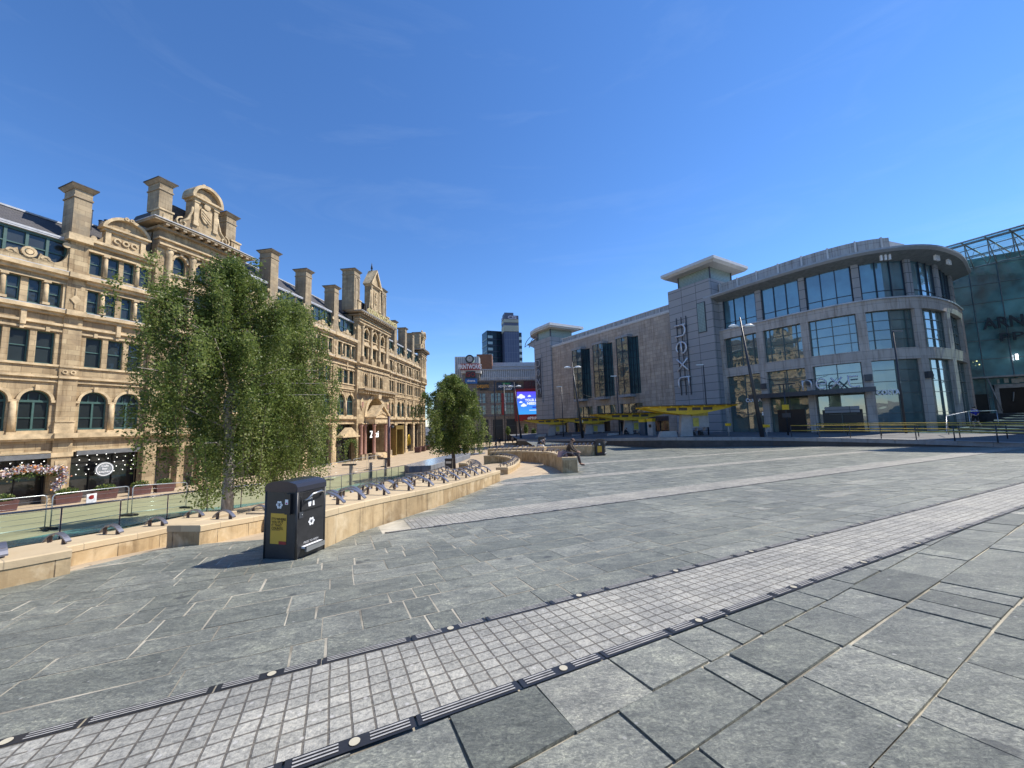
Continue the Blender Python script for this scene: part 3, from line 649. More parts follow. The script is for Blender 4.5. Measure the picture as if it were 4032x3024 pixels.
def pavilion(s0, s1, L, kind):
    """tall projecting bay: giant columns, big cornice, shaped gable between two chimneys"""
    d = .3 if kind != 2 else .4; w = s1 - s0; n = 3; big = kind == 2
    zc0 = {1: 17.0, 2: 17.75, 3: 17.6}[kind]; zc1 = {1: 19.05, 2: 19.6, 3: 19.3}[kind]; za = zc1 + {1: 1.3, 2: 1.9, 3: 1.3}[kind]
    cs = [s0 + w * ((k + .5) * .76 / 3 + .12) for k in range(3)]; hw = w * .062 if big else w * .066
    e = [s0 + .0]; cols = [cs[0] - (cs[1] - cs[0]) / 2] + [(cs[k] + cs[k + 1]) / 2 for k in range(2)] + [cs[2] + (cs[1] - cs[0]) / 2]
    ztop = {1: 16.7, 2: 17.3, 3: 17.2}[kind]; zbot = ztop - 1.65; spr = ztop - hw
    zs1 = zbot - 1.2; zs0 = zs1 - 1.95                      # square window below the arched one
    for k in range(3):
        a = cols[k]; b = cols[k + 1]; c = cs[k]
        archwall(a, b, zbot, zc0, c, hw, spr, d - .12); ring(trim, c, spr, hw + .02, hw + .2, d - .14, d + .04); trim.box(c - .1, c + .1, d - .1, d + .12, ztop + .05, ztop + .4); win(c - hw, c + hw, zbot, spr, 'round', -.1)
        wall.box(a, b, D0, d - .12, zs1, zbot); trim.box(c - hw - .15, c + hw + .15, d - .15, d + .06, zbot - .14, zbot)
        trim.prism([(c - hw - .3, zs1 + .28), (c + hw + .3, zs1 + .28), (c, zs1 + .85)], d - .14, d + .1); trim.box(c - hw - .3, c + hw + .3, d - .14, d + .12, zs1 + .12, zs1 + .28)
        wall.box(a, c - hw, D0, d - .12, zs0, zs1); wall.box(c + hw, b, D0, d - .12, zs0, zs1); win(c - hw, c + hw, zs0, zs1, 'sash', -.1)
        wall.box(a, b, D0, d - .12, L['st1'], zs0)
    for x in cols:
        cm = MB(CE); zb = L['st1'] + .05
        cm.box(x - .34, x + .34, d - .4, d + .42, zb, zb + .95, 1); cm.tube([(x, d + .08, zb + .95), (x, d + .08, zb + 1.05), (x, d + .08, zb + 1.1), (x, d + .08, (zb + zc0) / 2), (x, d + .08, zc0 - .55), (x, d + .08, zc0 - .5), (x, d + .08, zc0 - .1)], [.32, .32, .25, .24, .21, .23, .33], 14)
        cm.box(x - .34, x + .34, d - .3, d + .42, zc0 - .12, zc0, 1); P_(cm, 'column', [STONE_T, STONE])
    wall.box(s0, cols[0], D0, d, L['base'], zc0); wall.box(cols[-1], s1, D0, d, L['base'], zc0)
    # entablature and cornice
    wall.box(s0, s1, D0, d + .2, zc0, zc1 - .55, 0, 2.); band(s0, s1, zc0 + .15, zc0 + .3, d + .35); band(s0 - .1, s1 + .1, zc0 + .62, zc0 + .75, d + .4)
    cn = MB(CE); cn.box(s0 - .25, s1 + .25, -1., d + .55, zc1 - .62, zc1 - .42, 0, 2.); x = s0
    while x < s1 - .1: cn.box(x, x + .26, d, d + 1.0, zc1 - .42, zc1 - .22); x += .62
    cn.box(s0 - .8, s1 + .8, -1.2, d + 1.05, zc1 - .22, zc1 - .05, 0, 2.); cn.box(s0 - .86, s1 + .86, -1.2, d + 1.12, zc1 - .05, zc1 + .02, 1, 2.); P_(cn, 'cornice', [STONE_D, LEAD])
    # lower storeys
    if not big:
        for (z0, z1, hh) in ((L['a2'], L['b2'], 1.), (L['led'] + .25, L['ftop'], 1.15)):
            for k in range(3):
                a = cols[k]; b = cols[k + 1]; c = cs[k]; r = hw * hh
                archwall(a, b, z0, z1 + .4, c, r, z1 - r, d - .1); win(c - r, c + r, z0, z1 - r, 'round', -.1); ring(trim, c, z1 - r, r + .02, r + .14, d - .12, d + .02)
        span(cols[0], cols[-1], L['b2'] + .4, L['st1'], d); span(cols[0], cols[-1], L['ftop'] + .4, L['a2'], d); span(cols[0], cols[-1], L['fas0'], L['led'] + .25, d)
        shop = MB(CE); shop.box(s0, s1, D0 - .45, D0 - .4, L['base'], L['fas0']); shop.box(cols[0], cols[-1], D0 - .4, D0 - .1, L['base'], L['base'] + 1., 2); P_(shop, 'shop_front', [SHOPG, BLACK, RISER])
        for k in (1, 2): wall.box(cols[k] - .25, cols[k] + .25, D0, d, L['base'], L['fas0'])
    for z, h, e_ in ((L['fas1'], L['led'] - L['fas1'], .45), (L['f1s'], .16, .15), (L['hood'], .16, .15)):
        if not (big and z < L['f1s'] + .1): band(s0, s1, z, z + h, d + e_)
    band(s0 - .1, s1 + .1, L['st0'], L['st0'] + .2, d + .2); band(s0 - .15, s1 + .15, L['st0'] + .2, L['st1'], d + .45)
    # attic parapet and gable
    gm = MB(CE); gm.box(s0, s1, -.7, d - .02, zc1, zc1 + .35, 0, 2.)
    for a, b in ((s0, s0 + .95), (s1 - .95, s1)): gm.box(a, b, -.9, d, zc1, za - .1); gm.box(a - .07, b + .07, -.95, d + .08, za - .12, za + .02, 1); gm.box(a + .25, b - .25, d, d + .05, zc1 + .3, za - .35, 1)
    c = (s0 + s1) / 2; hwg = {1: 1.05, 2: 1.6, 3: 1.0}[kind]; zg = {1: 22.5, 2: 25.2, 3: 22.4}[kind]
    gm.box(c - hwg, c + hwg, -.7, d + .02, zc1 + .35, zg); 
    for sg in (-1, 1):
        x = c + sg * (hwg - .2); gm.box(x - .18, x + .18, d, d + .14, za - .1, zg - .1, 1); gm.box(x - .24, x + .24, d, d + .2, zg - .25, zg - .05, 1); gm.box(x - .22, x + .22, d, d + .18, za - .25, za + .05, 1)
        q = [(c + sg * hwg, zg - .8), (c + sg * (hwg + .1), zg - 1.3), (c + sg * (hwg + .35), za + .1), (c + sg * (hwg + .9), zc1 + .85), (c + sg * (hwg + 1.35), zc1 + .8), (c + sg * (hwg + 1.35), zc1 + .3), (c + sg * hwg, zc1 + .3)]
        gm.prism(q, -.5, d - .04)
        gm.tube([(p[0], d, p[1]) for p in q[:4]], .11, 6, 1); swirl(gm, c + sg * (hwg + .82), zc1 + .78, sg, .5, d + .02)
    gm.box(c - hwg - .1, c + hwg + .1, -.75, d + .22, zg - .06, zg + .12, 1); gm.box(c - hwg - .28, c + hwg + .28, -.85, d + .4, zg + .12, zg + .3, 1)
    if kind == 2:
        gm.prism([(c - hwg - .2, zg + .3), (c + hwg + .2, zg + .3), (c, zg + 3.0)], -.8, d); gm.face([(c - hwg - .35, -.9, zg + .28), (c, -.9, zg + 3.25), (c, d + .35, zg + 3.25), (c - hwg - .35, d + .35, zg + .28)], 1); gm.face([(c + hwg + .35, -.9, zg + .28), (c, -.9, zg + 3.25), (c, d + .35, zg + 3.25), (c + hwg + .35, d + .35, zg + .28)], 1)
        for sg in (-1, 1): gm.prism([(c + sg * (hwg + .35), zg + .28), (c, zg + 3.25), (c, zg + 2.85), (c + sg * (hwg - .1), zg + .28)], d + .0, d + .35, 1)
        gm.tube([(c, -.3, zg + 3.1), (c, -.3, zg + 3.5), (c, -.3, zg + 3.55), (c, -.3, zg + 4.6)], [.13, .1, .2, .02], 8, 2)
        for x in (c - 2.9, c - 2.2, c + 2.2, c + 2.9): gm.tube([(x, d - .1, zc1 + .4), (x, d - .1, zc1 + 2.2)], [.22, .02], 6, 2)
        ring(gm, c, za + 2.4, .55, .72, d, d + .12, 180, 0, 10, 1); gm.box(c - .72, c - .55, d, d + .12, za + .2, za + 2.4, 1); gm.box(c + .55, c + .72, d, d + .12, za + .2, za + 2.4, 1); shield(gm, c, za + 1.5, d, 1.)
    else:
        gm.prism(arcpts(c, zg + .3, hwg + .15, 180, 0, 14, 1.0), -.7, d); ring(gm, c, zg + .3, hwg + .05, hwg + .3, -.8, d + .38, 180, 0, 14, 1)
        gm.tube([(c, -.1, zg + 1.5), (c, -.1, zg + 1.62), (c, -.1, zg + 1.68), (c, -.1, zg + 1.85), (c, -.1, zg + 2.02), (c, -.1, zg + 2.1)], [.1, .08, .18, .23, .16, .02], 10, 1); shield(gm, c, za + 1.0, d + .02, 1.1 if kind == 1 else .8)
    P_(gm, 'shaped_gable', [STONE, STONE_T, SLATE])
    rm = MB(CE); rm.prism([(s0 + .4, zc1), (s1 - .4, zc1), (s1 - 1.5, zc1 + 2.6), (s0 + 1.5, zc1 + 2.6)], -6, -.8); P_(rm, 'pavilion_roof', SLATE)
def bayset():
    floors(4.0, 7.95, LL); pier(7.95, 8.9, LL); floors(8.9, 12.6, LL); pier(12.6, 13.53, LL); floors(13.53, 17.35, LL); attic(13.53, 17.35, LL)
    dormer(4.0, 7.95, LL); dormer(8.9, 12.6, LL); pier(3.1, 4.0, LL)
    for a, b in ((7.95, 8.9), (12.6, 13.53)): wall.box(a, b, D0, .1, LL['co1'], 15.35); trim.box(a - .25, b + .1, -1.2, .45, 15.35, 15.85); (chimney(a, b, 15.85, 19.65, 0.02) if a > 10 else None)
    pavilion(17.4, 24.4, LL, 1); chimney(17.35, 18.3, 20.3, 22.95, .2, 1.6); chimney(22.95, 23.95, 20.3, 22.95, .2, 1.6)
    for a, b in ((24.45, 28.5), (29.6, 34.1), (35.2, 40.1), (41.2, 46.0), (57.0, 60.4), (61.6, 66.1), (67.2, 71.0), (72.1, 76.0)):
        floors(a, b, RR); dormer(a, b, RR)
    for a, b in ((28.5, 29.6), (34.1, 35.2), (40.1, 41.2), (60.4, 61.6), (66.1, 67.2), (71.0, 72.1)):
        pier(a, b, RR); chimney(a, b, RR['co1'], 21.7 if a < 60 else 22.0, .06, 1.5)
    pavilion(46.0, 57.0, RR, 2); chimney(44.95, 46.65, 19.6, 26.15, .3, 2., True); chimney(54.2, 55.9, 19.6, 26.2, .3, 2., True)
    pavilion(76.05, 81.5, RR, 3); chimney(76.1, 77., 19.3, 23.4, .1, 1.6)
    for a, b in ((81.5, 85.5), (86.4, 90.4)): floors(a, b, RR); dormer(a, b, RR, False)
    pier(85.5, 86.4, RR); pier(90.4, 91.3, RR)
bayset()
# main entrance pavilion: big arch with gabled porch
d = .4; cE = 51.9; rE = 3.15; sE = 3.2
archwall(46.6, 57.0, -4.3, 7.0, cE, rE, sE, d, -1.6); ring(trim, cE, sE, rE - .05, rE + .55, d, d + .14, 180, 0, 20)
ring(wall, cE, sE, rE - .4, rE, -3.2, -1.6, 180, 0, 18); trim.prism([(cE - .45, 6.2), (cE + .45, 6.2), (cE + .6, 7.3), (cE - .6, 7.3)], d, d + .8)
span(46.6, 57.0, 7.0, RR['a2'], d); bl = MB(CE); bl.box(46.3, 58.2, 0, d + 1.1, 7.3, 7.55, 0, 2.)
x = 46.5
while x < 57.8: bl.prism([(x, 6.8), (x + .2, 6.8), (x + .2, 7.3), (x, 7.3)], d, d + .8, 1); x += .7
P_(bl, 'balcony', [STONE_D, STONE_T])
for cx in (48.65, 51.35, 53.8):
    archwall(cx - 1.2, cx + 1.2, RR['a2'], 10.6, cx, .5, 9.55, d - .05); win(cx - .5, cx + .5, RR['a2'], 9.55, 'round', -.05); trim.box(cx - .85, cx - .66, d, d + .08, RR['a2'], 10.2); trim.box(cx + .66, cx + .85, d, d + .08, RR['a2'], 10.2)
for a, b in ((46.6, 47.45), (49.85, 50.15), (52.55, 52.6), (55., 57.)): span(a, b, RR['a2'], 10.6, d)
span(46.6, 57., 10.6, RR['st1'], d); fz = MB(CE)
for k in range(16): ring(fz, 47.1 + k * .64, 10.75, .1, .26, d, d + .12, 180, 0, 6)
P_(fz, 'carved_frieze', STONE_T); dk = MB(CE); dk.box(cE - rE, cE + rE, -3.3, -3.2, -4.3, 6.4); dk.box(cE - 1.2, cE - .9, -3.2, -3.1, -4.3, 2.2, 1); dk.box(cE + .9, cE + 1.2, -3.2, -3.1, -4.3, 2.2, 1); P_(dk, 'entrance_doors', [BLACK, PINK])
em = MB(CE)
for cx in (47.4, 56.3): em.prism([(cx - .45, 5.6), (cx - .45, 4.9), (cx, 4.2), (cx + .45, 4.9), (cx + .45, 5.6), (cx, 6.2)], d, d + .14); em.prism([(cx - .25, 5.5), (cx - .25, 4.9), (cx, 4.5), (cx + .25, 4.9), (cx + .25, 5.5)], d + .14, d + .2, 1)
P_(em, 'coat_of_arms', [STONE_T, PINK])
pm = MB(CE)
pm.box(48.5, 53.3, .3, 2.1, 2.2, 3.0); pm.box(48.35, 53.45, .3, 2.3, 3.0, 3.2); pm.prism([(48.35, 3.2), (53.45, 3.2), (50.9, 5.1)], .3, 2.0)
for sg, x in ((-1, 48.2), (1, 53.6)): pm.prism([(x, 3.2), (50.9, 5.25), (50.9, 4.95), (x - sg * .5, 3.2)], 1.9, 2.35)
for k in range(9): ring(pm, 49.5 + k * .35, 3.55 + (1.05 - abs(k - 4) * .24) * .35, .06, .2, 2.0, 2.14, 0, 360, 6)
pm.box(48.6, 53.2, .3, 2.0, 2.05, 2.2); P_(pm, 'porch_pediment', STONE_T)
for cx in (46.9, 48.1, 48.95, 52.9, 55.6, 56.6):
    cm = MB(CE); dd_ = 1.7 if cx in (48.95, 52.9) else .65
    cm.tube([(cx, dd_, -2.6), (cx, dd_, -2.5), (cx, dd_, 1.5), (cx, dd_, 1.6), (cx, dd_, 2.05)], [.34, .27, .24, .26, .36], 14); cm.box(cx - .4, cx + .4, dd_ - .4, dd_ + .4, -4.2, -2.6, 1); cm.box(cx - .4, cx + .4, .3, dd_ + .4, 2.04, 2.2, 2); P_(cm, 'porch_column', [PINK, STONE_D, STONE_T])
st = MB(CE)
for k in range(5): st.box(49.3, 52.6, .3, 3.4 - k * .35, -4.2, -3.3 + k * .16 )
P_(st, 'entrance_steps', STONE_T)
text('name_lettering', 'CORN EXCHANGE', 1.15, lambda x, y, z: CE(52.4 + x, 1.5 + z, 19.66 + y), simple('gilt_letters', (.62, .5, .2), .4, .3), .06, ce, .02, sx=1.12)
for o in ce.children:
    if o.name.startswith('name_lettering'):
        o.data.transform(CI)
# base walls of right hand piers, carcass and roofs
P_(wall, 'stone_wall', STONE); P_(trim, 'stone_trim', [STONE_T, LEAD])
def roofseg(a, b, ze, zr):
    rf = MB(CE)
    n = max(1, int((b - a) / 2.5))
    for k in range(n):
        x0 = a + (b - a) * k / n; x1 = a + (b - a) * (k + 1) / n
        rf.face([(x0, -.35, ze), (x1, -.35, ze), (x1, -3.1, zr), (x0, -3.1, zr)], 0, [(x0, 0), (x1, 0), (x1, 3.2), (x0, 3.2)]); rf.face([(x0, -3.1, zr), (x1, -3.1, zr), (x1, -12, zr), (x0, -12, zr)], 0)
        rf.box(x0, x1, -.42, -.18, ze - .1, ze + .03, 1); rf.box(x0, x1, -3.2, -3.0, zr, zr + .12, 1)
    rf.face([(a, -.35, ze), (a, -3.1, zr), (a, -12, zr), (a, -12, ze - 3), (a, -.35, ze - 3)]); rf.face([(b, -.35, ze), (b, -3.1, zr), (b, -12, zr), (b, -12, ze - 3), (b, -.35, ze - 3)])
    P_(rf, 'roof', [SLATE, LEAD])
roofseg(3.2, 13.5, 15.5, 17.5); roofseg(13.5, 17.5, 15.8, 18.2); roofseg(24.4, 46, 17.9, 20.3); roofseg(57, 76, 17.9, 20.2); roofseg(81.5, 91.3, 17.9, 20.)
cb = MB(CE)
for a, b, zt in ((3.1, 17.4, 15.4), (17.4, 24.4, 19.), (24.4, 46., 17.5), (46., 57., 19.3), (57, 76, 17.5), (76, 91.3, 17.6)):
    n = int((b - a) / 3) + 1
    for k in range(n):
        x0 = a + (b - a) * k / n; x1 = a + (b - a) * (k + 1) / n
        if 46 <= x0 < 57: cb.face([(x0, -3.4, -4.3), (x1, -3.4, -4.3), (x1, -3.4, zt), (x0, -3.4, zt)]); cb.face([(x0, -.9, 6.9), (x1, -.9, 6.9), (x1, -.9, zt), (x0, -.9, zt)])
        else: cb.face([(x0, -.9, -4.3), (x1, -.9, -4.3), (x1, -.9, zt), (x0, -.9, zt)])
        cb.face([(x0, -12, -4.3), (x1, -12, -4.3), (x1, -12, zt), (x0, -12, zt)])
    for x in (a, b): cb.face([(x, -.6, -4.3), (x, -12, -4.3), (x, -12, zt), (x, -.6, zt)])
P_(cb, 'rear_wall', STONE_D)
# flues behind the first chimney
for k, (ds, dd_, h) in enumerate(((14.2, -2.4, 19.1), (15.0, -2.6, 18.6), (15.35, -2.6, 18.8), (15.7, -2.6, 18.8), (16.1, -2.6, 19.1))):
    m = MB(CE); m.tube([(ds, dd_, 16.4), (ds, dd_, h)], .17, 12); m.tube([(ds, dd_, h), (ds, dd_, h + .03)], .2, 12); P_(m, 'flue_pipe', DGREY)
# windows, largest in the picture first
def wkey(w):
    p = CE((w[0] + w[1]) / 2, 0, w[2]); return ((w[1] - w[0]) * (w[3] - w[2])) / (p[0] ** 2 + p[1] ** 2)
WINS.sort(key=wkey, reverse=True)
rest = MB(CE)
def make_win(m, w, pane=None):
    s0, s1, z0, z1, kd, d = w; f = .07; mf = 0; c = (s0 + s1) / 2; r = (s1 - s0) / 2; q = pane or m; mg = 0 if pane else 1
    if kd == 'sash':
        m.box(s0, s0 + f, d, d + .07, z0, z1); m.box(s1 - f, s1, d, d + .07, z0, z1); m.box(s0 + f, s1 - f, d, d + .07, z1 - f, z1); m.box(s0 + f, s1 - f, d, d + .09, z0, z0 + f * 1.3); zm = (z0 + z1) / 2 + .03; m.box(s0 + f, s1 - f, d, d + .06, zm - .035, zm + .035)
        q.face([(s0, d - .01, z0), (s1, d - .01, z0), (s1, d - .01, z1), (s0, d - .01, z1)], mg)
    else:
        m.box(s0, s0 + f, d, d + .07, z0, z1); m.box(s1 - f, s1, d, d + .07, z0, z1); m.box(s0, s1, d, d + .09, z0, z0 + .12); ring(m, c, z1, r - f, r, d, d + .07, 180, 0, 10)
        if kd == 'arch':
            m.box(s0 + f, s1 - f, d, d + .09, z1 - .12, z1 + .02); m.box(c - .05, c + .05, d, d + .08, z0 + .12, z1 - .12); zm = z0 + (z1 - z0) * .42
            m.box(s0 + f, c - .05, d, d + .05, zm - .025, zm + .025); m.box(c + .05, s1 - f, d, d + .05, zm - .025, zm + .025)
            m.box(c - .27, c - .22, d, d + .06, z1, z1 + r * .62); m.box(c + .22, c + .27, d, d + .06, z1, z1 + r * .62)
        else: zm = (z0 + z1) / 2 + .1; m.box(s0 + f, s1 - f, d, d + .06, zm - .03, zm + .03)
        q.face([(s0, d - .01, z0), (s1, d - .01, z0)] + [(x, d - .01, z) for x, z in arcpts(c, z1, r, 0, 180, 10)], mg)
for i, w in enumerate(WINS):
    if i < 96:
        m = MB(CE); pn = MB(CE); make_win(m, w, pn); o = P_(m, 'window', TEAL); pn.build('pane', WGLASS, o, CI)
    else: make_win(rest, w)
P_(rest, 'distant_windows', [TEAL, WGLASS], kind='stuff')

# ---------------------------------------------------------------- the pale stone department store
nb = empty('department_store', (24, 48, -.3), label='pale limestone and grey panelled store with a rounded glazed corner under an overhanging roof', cat='building'); NI = inv_of(nb)
def Q_(mb, name, mats, parent=None, kind=None):
    o = mb.build(name, mats, parent or nb, NI)
    if kind: o['kind'] = kind
    return o
A0 = Vector((22.22, 52.02)); A1 = Vector((8.2, 75.29)); AD = (A1 - A0).normalized(); AN = Vector((-AD.y, AD.x))    # s grows away from us, outward to the square
if AN.x > 0: AN = -AN
def NF(s, d, z): p = A0 + AD * s + AN * d; return (p.x, p.y, z)
zG = -1.2
def rectwall(mb, s0, s1, z0, z1, holes, d0=-.5, d1=0., m=0):
    """wall with rectangular openings (s0,s1,z0,z1)"""
    xs_ = sorted({s0, s1, *[h[0] for h in holes], *[h[1] for h in holes]})
    for a, b in zip(xs_, xs_[1:]):
        hs = sorted([h for h in holes if h[0] <= a + 1e-6 and h[1] >= b - 1e-6], key=lambda h: h[2]); z = z0
        for h in hs:
            if h[2] > z + 1e-6: mb.box(a, b, d0, d1, z, h[2], m)
            z = h[3]
        if z1 > z: mb.box(a, b, d0, d1, z, z1, m)
fw = MB(NF); rec = [(5.87, 10.3), (11.16, 15.7), (16.5, 21.0)]; low = [(5.8, 10.2), (11.1, 15.5), (16.5, 20.6)]
shops = [(1.5, 5.0), (7.3, 10.6), (12.6, 15.6), (18.5, 21.5), (23.2, 26.)]
rectwall(fw, 0, 27.3, zG, 16.3, [(a, b, 5.5, 14.2) for a, b in rec] + [(a, b, 2.2, 4.05) for a, b in low] + [(a, b, zG, 1.9) for a, b in shops])
Q_(fw, 'stone_wall', LIME)
m = MB(NF); m.box(0, 27.3, -.5, .12, 16.3, 16.62, 0); m.box(0, 27.3, -.6, .05, 16.2, 16.3, 0); Q_(m, 'coping', METAL_L)
m = MB(NF); m.box(0, 25.5, -1.5, -1.1, 16.5, 17.65, 0)
for k in range(12): m.box(.2 + k * 2.25, .36 + k * 2.25, -1.1, -.98, 16.6, 17.7, 1)
m.box(0, 25.5, -1.55, -1.0, 17.62, 17.74, 1); Q_(m, 'roof_parapet', [METAL_G, METAL_L])
for (a, b), (p, q) in zip(rec, ((7.0, 9.3), (12.25, 14.6), (17.6, 19.95))):
    m = MB(NF); m.box(a, b, -.5, -.35, 5.5, 14.2, 0)
    for k in range(3): x = a + (b - a) * (k + .5) / 3; m.box(x - .04, x + .04, -.35, -.27, 5.5, 14.2, 1)
    z = 6.6
    while z < 14: m.box(a, b, -.35, -.28, z - .03, z + .03, 1); z += 1.1
    Q_(m, 'recessed_glazing', [OGLASS, MULL])
    m = MB(NF); m.box(p, q, -.3, 1.05, 5.45, 14.2, 0); Q_(m, 'oriel_window', OGLASS); m = MB(NF)
    for x, y in ((p, 1.05), (q, 1.05), (p, .0), (p, .5), ((p + q) / 2, 1.05)): m.box(x - .05, x + .05, y - .04, y + .05, 5.4, 14.3)
    z = 5.45
    while z < 14.4: m.box(p - .03, q + .03, -.3, 1.09, z - .035, z + .035); z += 1.1
    m.box(p - .1, q + .1, -.3, 1.18, 14.2, 14.55, 1); m.box(p - .05, q + .05, -.3, 1.15, 5.05, 5.45, 1); Q_(m, 'oriel_frame', [MULL, GPANEL])
for a, b in low:
    m = MB(NF); m.box(a, b, -.45, -.35, 2.2, 4.05, 0)
    for k in range(4): x = a + .03 + (b - a - .06) * k / 3; m.box(x - .04, x + .04, -.35, -.25, 2.2, 4.05, 1)
    m.box(a, b, -.35, -.25, 2.75, 2.82, 1); Q_(m, 'low_window', [NGLASS2, MULL])
for a, b in shops:
    m = MB(NF); m.box(a, b, -.5, -.4, zG, 1.3, 0); m.box(a, b, -.5, .05, 1.3, 1.95, 1)
    for k in range(3): x = a + (b - a) * k / 2; m.box(x - .04, x + .04, -.4, -.3, zG, 1.3, 1)
    Q_(m, 'shop_front', [SHOPG, MULL])
# strokes of the lettering used on the store: (kind, data) in letter units, x height = 1
def letterpaths():
    n_ = [[(0, 0), (0, 1)], [(0, .5)] + [(.36 - .36 * math.cos(R(t)), .62 + .34 * math.sin(R(t))) for t in range(20, 181, 20)] + [(.72, 0)]]
    e_ = [[(1.12, .5), (1.86, .5)] , [(1.49 + .38 * math.cos(R(t)), .5 + .48 * math.sin(R(t))) for t in range(0, 316, 21)]]
    x_ = [[(2.2, 0), (2.98, 1)], [(2.2, 1), (2.98, 0)]]
    t_ = [[(3.4, 1.1), (3.4, .4)] + [(3.72 - .32 * math.cos(R(t)), .34 - .33 * math.sin(R(t))) for t in range(20, 111, 22)] + [(4.05, .06)], [(3.4, .97), (4.0, .97)]]
    return [('letter_n', n_), ('letter_e', e_), ('letter_x', x_), ('letter_t', t_)]
def word(parent, inv, mapf, r, mat, merge=None):
    for nm, ps in letterpaths():
        m = MB()
        for p in ps: m.tube([mapf(x, y) for x, y in p], r, 6)
        m.build(merge or nm, mat, parent, inv)
LETM = simple('pale_sign_metal', (.62, .64, .68), .35, .3, var=.05)
# near grey tower
tw = MB(NF); tw.box(-6.1, 0, -6, .35, zG, 15.8, 0); tw.box(-6.0, 0, -6, .35, 15.8, 19.0, 0); Q_(tw, 'grey_panel_tower', GPANEL)
m = MB(NF); m.box(-5.6, -1.1, -5.4, -.6, 19.0, 20.75, 0); Q_(m, 'glass_block_lantern', GBLOCK)
m = MB(NF)
for x, y in ((-5.6, -.6), (-1.1, -.6), (-5.6, -5.4)): m.box(x - .08, x + .08, y - .08, y + .08, 19., 20.75)
Q_(m, 'lantern_posts', DGREY)
m = MB(NF); m.frustum(-6.9, .2, -6.5, .7, 20.75, -7.2, .5, -6.8, 1.0, 21.05); m.box(-7.2, .5, -6.8, 1.0, 21.05, 21.4); Q_(m, 'tower_roof', METAL_L)
m = MB(NF); m.box(-5.25, -4.1, .3, .42, 12.3, 16.2, 1); m.box(-5.15, -4.2, .42, .45, 12.4, 16.1, 0); Q_(m, 'slot_window', [GBLOCK, DGREY])
sg = empty('vertical_sign', NF(-1.9, .6, 8), label='tall pale lettering running down the grey panelled tower', cat='sign'); SI = inv_of(sg)
m = MB(NF)
for x in (-1.1, -1.8, -2.5): m.box(x - .05, x + .05, .42, .5, 4.6, 15.0)
for z in (13.6, 11.2, 8.8, 6.6): m.box(-2.6, -1.0, .36, .44, z - .04, z + .04)
m.build('sign_rails', DGREY, sg, SI)
word(sg, SI, lambda x, y: NF(-.95 - y * 1.55, .72, 13.9 - x * 2.05), .105, LETM)
# far grey tower
m = MB(NF); m.box(27.3, 33, -6, .35, zG - 1, 18.5, 0); Q_(m, 'grey_panel_tower', GPANEL)
m = MB(NF); m.box(27.5, 31.8, -5.4, .1, 18.5, 20.1, 0); Q_(m, 'glass_block_lantern', GBLOCK)
m = MB(NF)
for x in (27.5, 31.8): m.box(x - .1, x + .1, .0, .2, 18.5, 20.1)
Q_(m, 'lantern_posts', DGREY)
m = MB(NF); pts = [(25.6, 1.6), (25.6, -7), (33, -7), (37.6, -3.5), (36.2, -1.0), (34.0, .6), (31.0, 1.4)]; m.slab(pts, 20.35, 20.85); m.slab([(a * .94 + 30 * .06, b * .85) for a, b in pts], 20.1, 20.35); Q_(m, 'curved_roof', METAL_L)
for k in range(4):
    m = MB(NF); b0 = -.2 - k * 1.0
    m.tube([(37.2 - k * .3 + 1.2 * math.cos(R(t)) * 1.0, b0, 18.3 + 2.0 * math.sin(R(t))) for t in range(90, 271, 18)][::-1], .08, 6) if False else m.tube([(33 + (4.4 - k * .2) * math.sin(R(t)), b0, 20.3 - 3.9 * (1 - math.cos(R(t))) * .55 - .0) for t in range(90, 0, -12)] , .07, 6)
    m.tube([(33, b0, 19.1), (37.2 - k * .2, b0, 18.3)], .06, 6); Q_(m, 'roof_bracket', DGREY)
m = MB(NF); m.prism([(33, 19.4), (36.6, 18.6), (33.4, 17.2), (33, 15)], -2.6, -.2); Q_(m, 'canopy_fin', GPANEL)
sg2 = empty('vertical_sign', NF(31, .6, 8), label='dark vertical sign board with letters on the far grey tower', cat='sign'); SI2 = inv_of(sg2)
m = MB(NF); m.box(30.7, 32.2, .38, .5, 6.6, 14.7); m.build('sign_board', simple('sign_slate_blue', (.05, .06, .08), .5), sg2, SI2); m = MB(NF); m.box(30.25, 30.5, .36, .55, 5.5, 15.5); m.build('sign_post', GPANEL, sg2, SI2)
word(sg2, SI2, lambda x, y: NF(32.05 - y * 1.15, .6, 14.3 - x * 1.75), .07, simple('sign_letter_grey', (.4, .42, .46), .5))
# rounded glazed corner
NCP = [(25.2, 48.7), (25.9, 47.5), (28.3, 43), (30.97, 38.7), (33.4, 36.1), (35.9, 35.0), (38.6, 35.0), (41.7, 36.2), (44.8, 37.9), (48.2, 40.2)]
NC_ = Frame(NCP, -1); t_ = NC_(5, 1, 0); t0_ = NC_(5, 0, 0)
if (t_[0] ** 2 + t_[1] ** 2) > (t0_[0] ** 2 + t0_[1] ** 2): NC_ = Frame(NCP, 1)
_o = NC_.S[8]
def NC(s, d, z): return NC_(s + _o, d, z)
m = MB(NC); bays = [(.8, 4.7), (5.4, 9.1), (9.75, 13.5), (14.2, 18.05), (18.8, 23.0), (24.0, 28.8)]
cw = MB(NC)
def cwall(s0, s1, z0, z1, d0=-.6, d1=0.): cw.box(s0, s1, d0, d1, z0, z1, 0, 1.)
cwall(-.8, 30.4, 6.45, 7.5); cwall(-.8, 30.4, 11.15, 12.25)
e = [-.8] + [x for b in bays for x in b] + [30.4]
for i in range(0, len(e), 2): cwall(e[i], e[i + 1], zG, 6.45); cwall(e[i], e[i + 1], 7.5, 11.15)
Q_(cw, 'stone_frame', LIME2)
m = MB(NC)
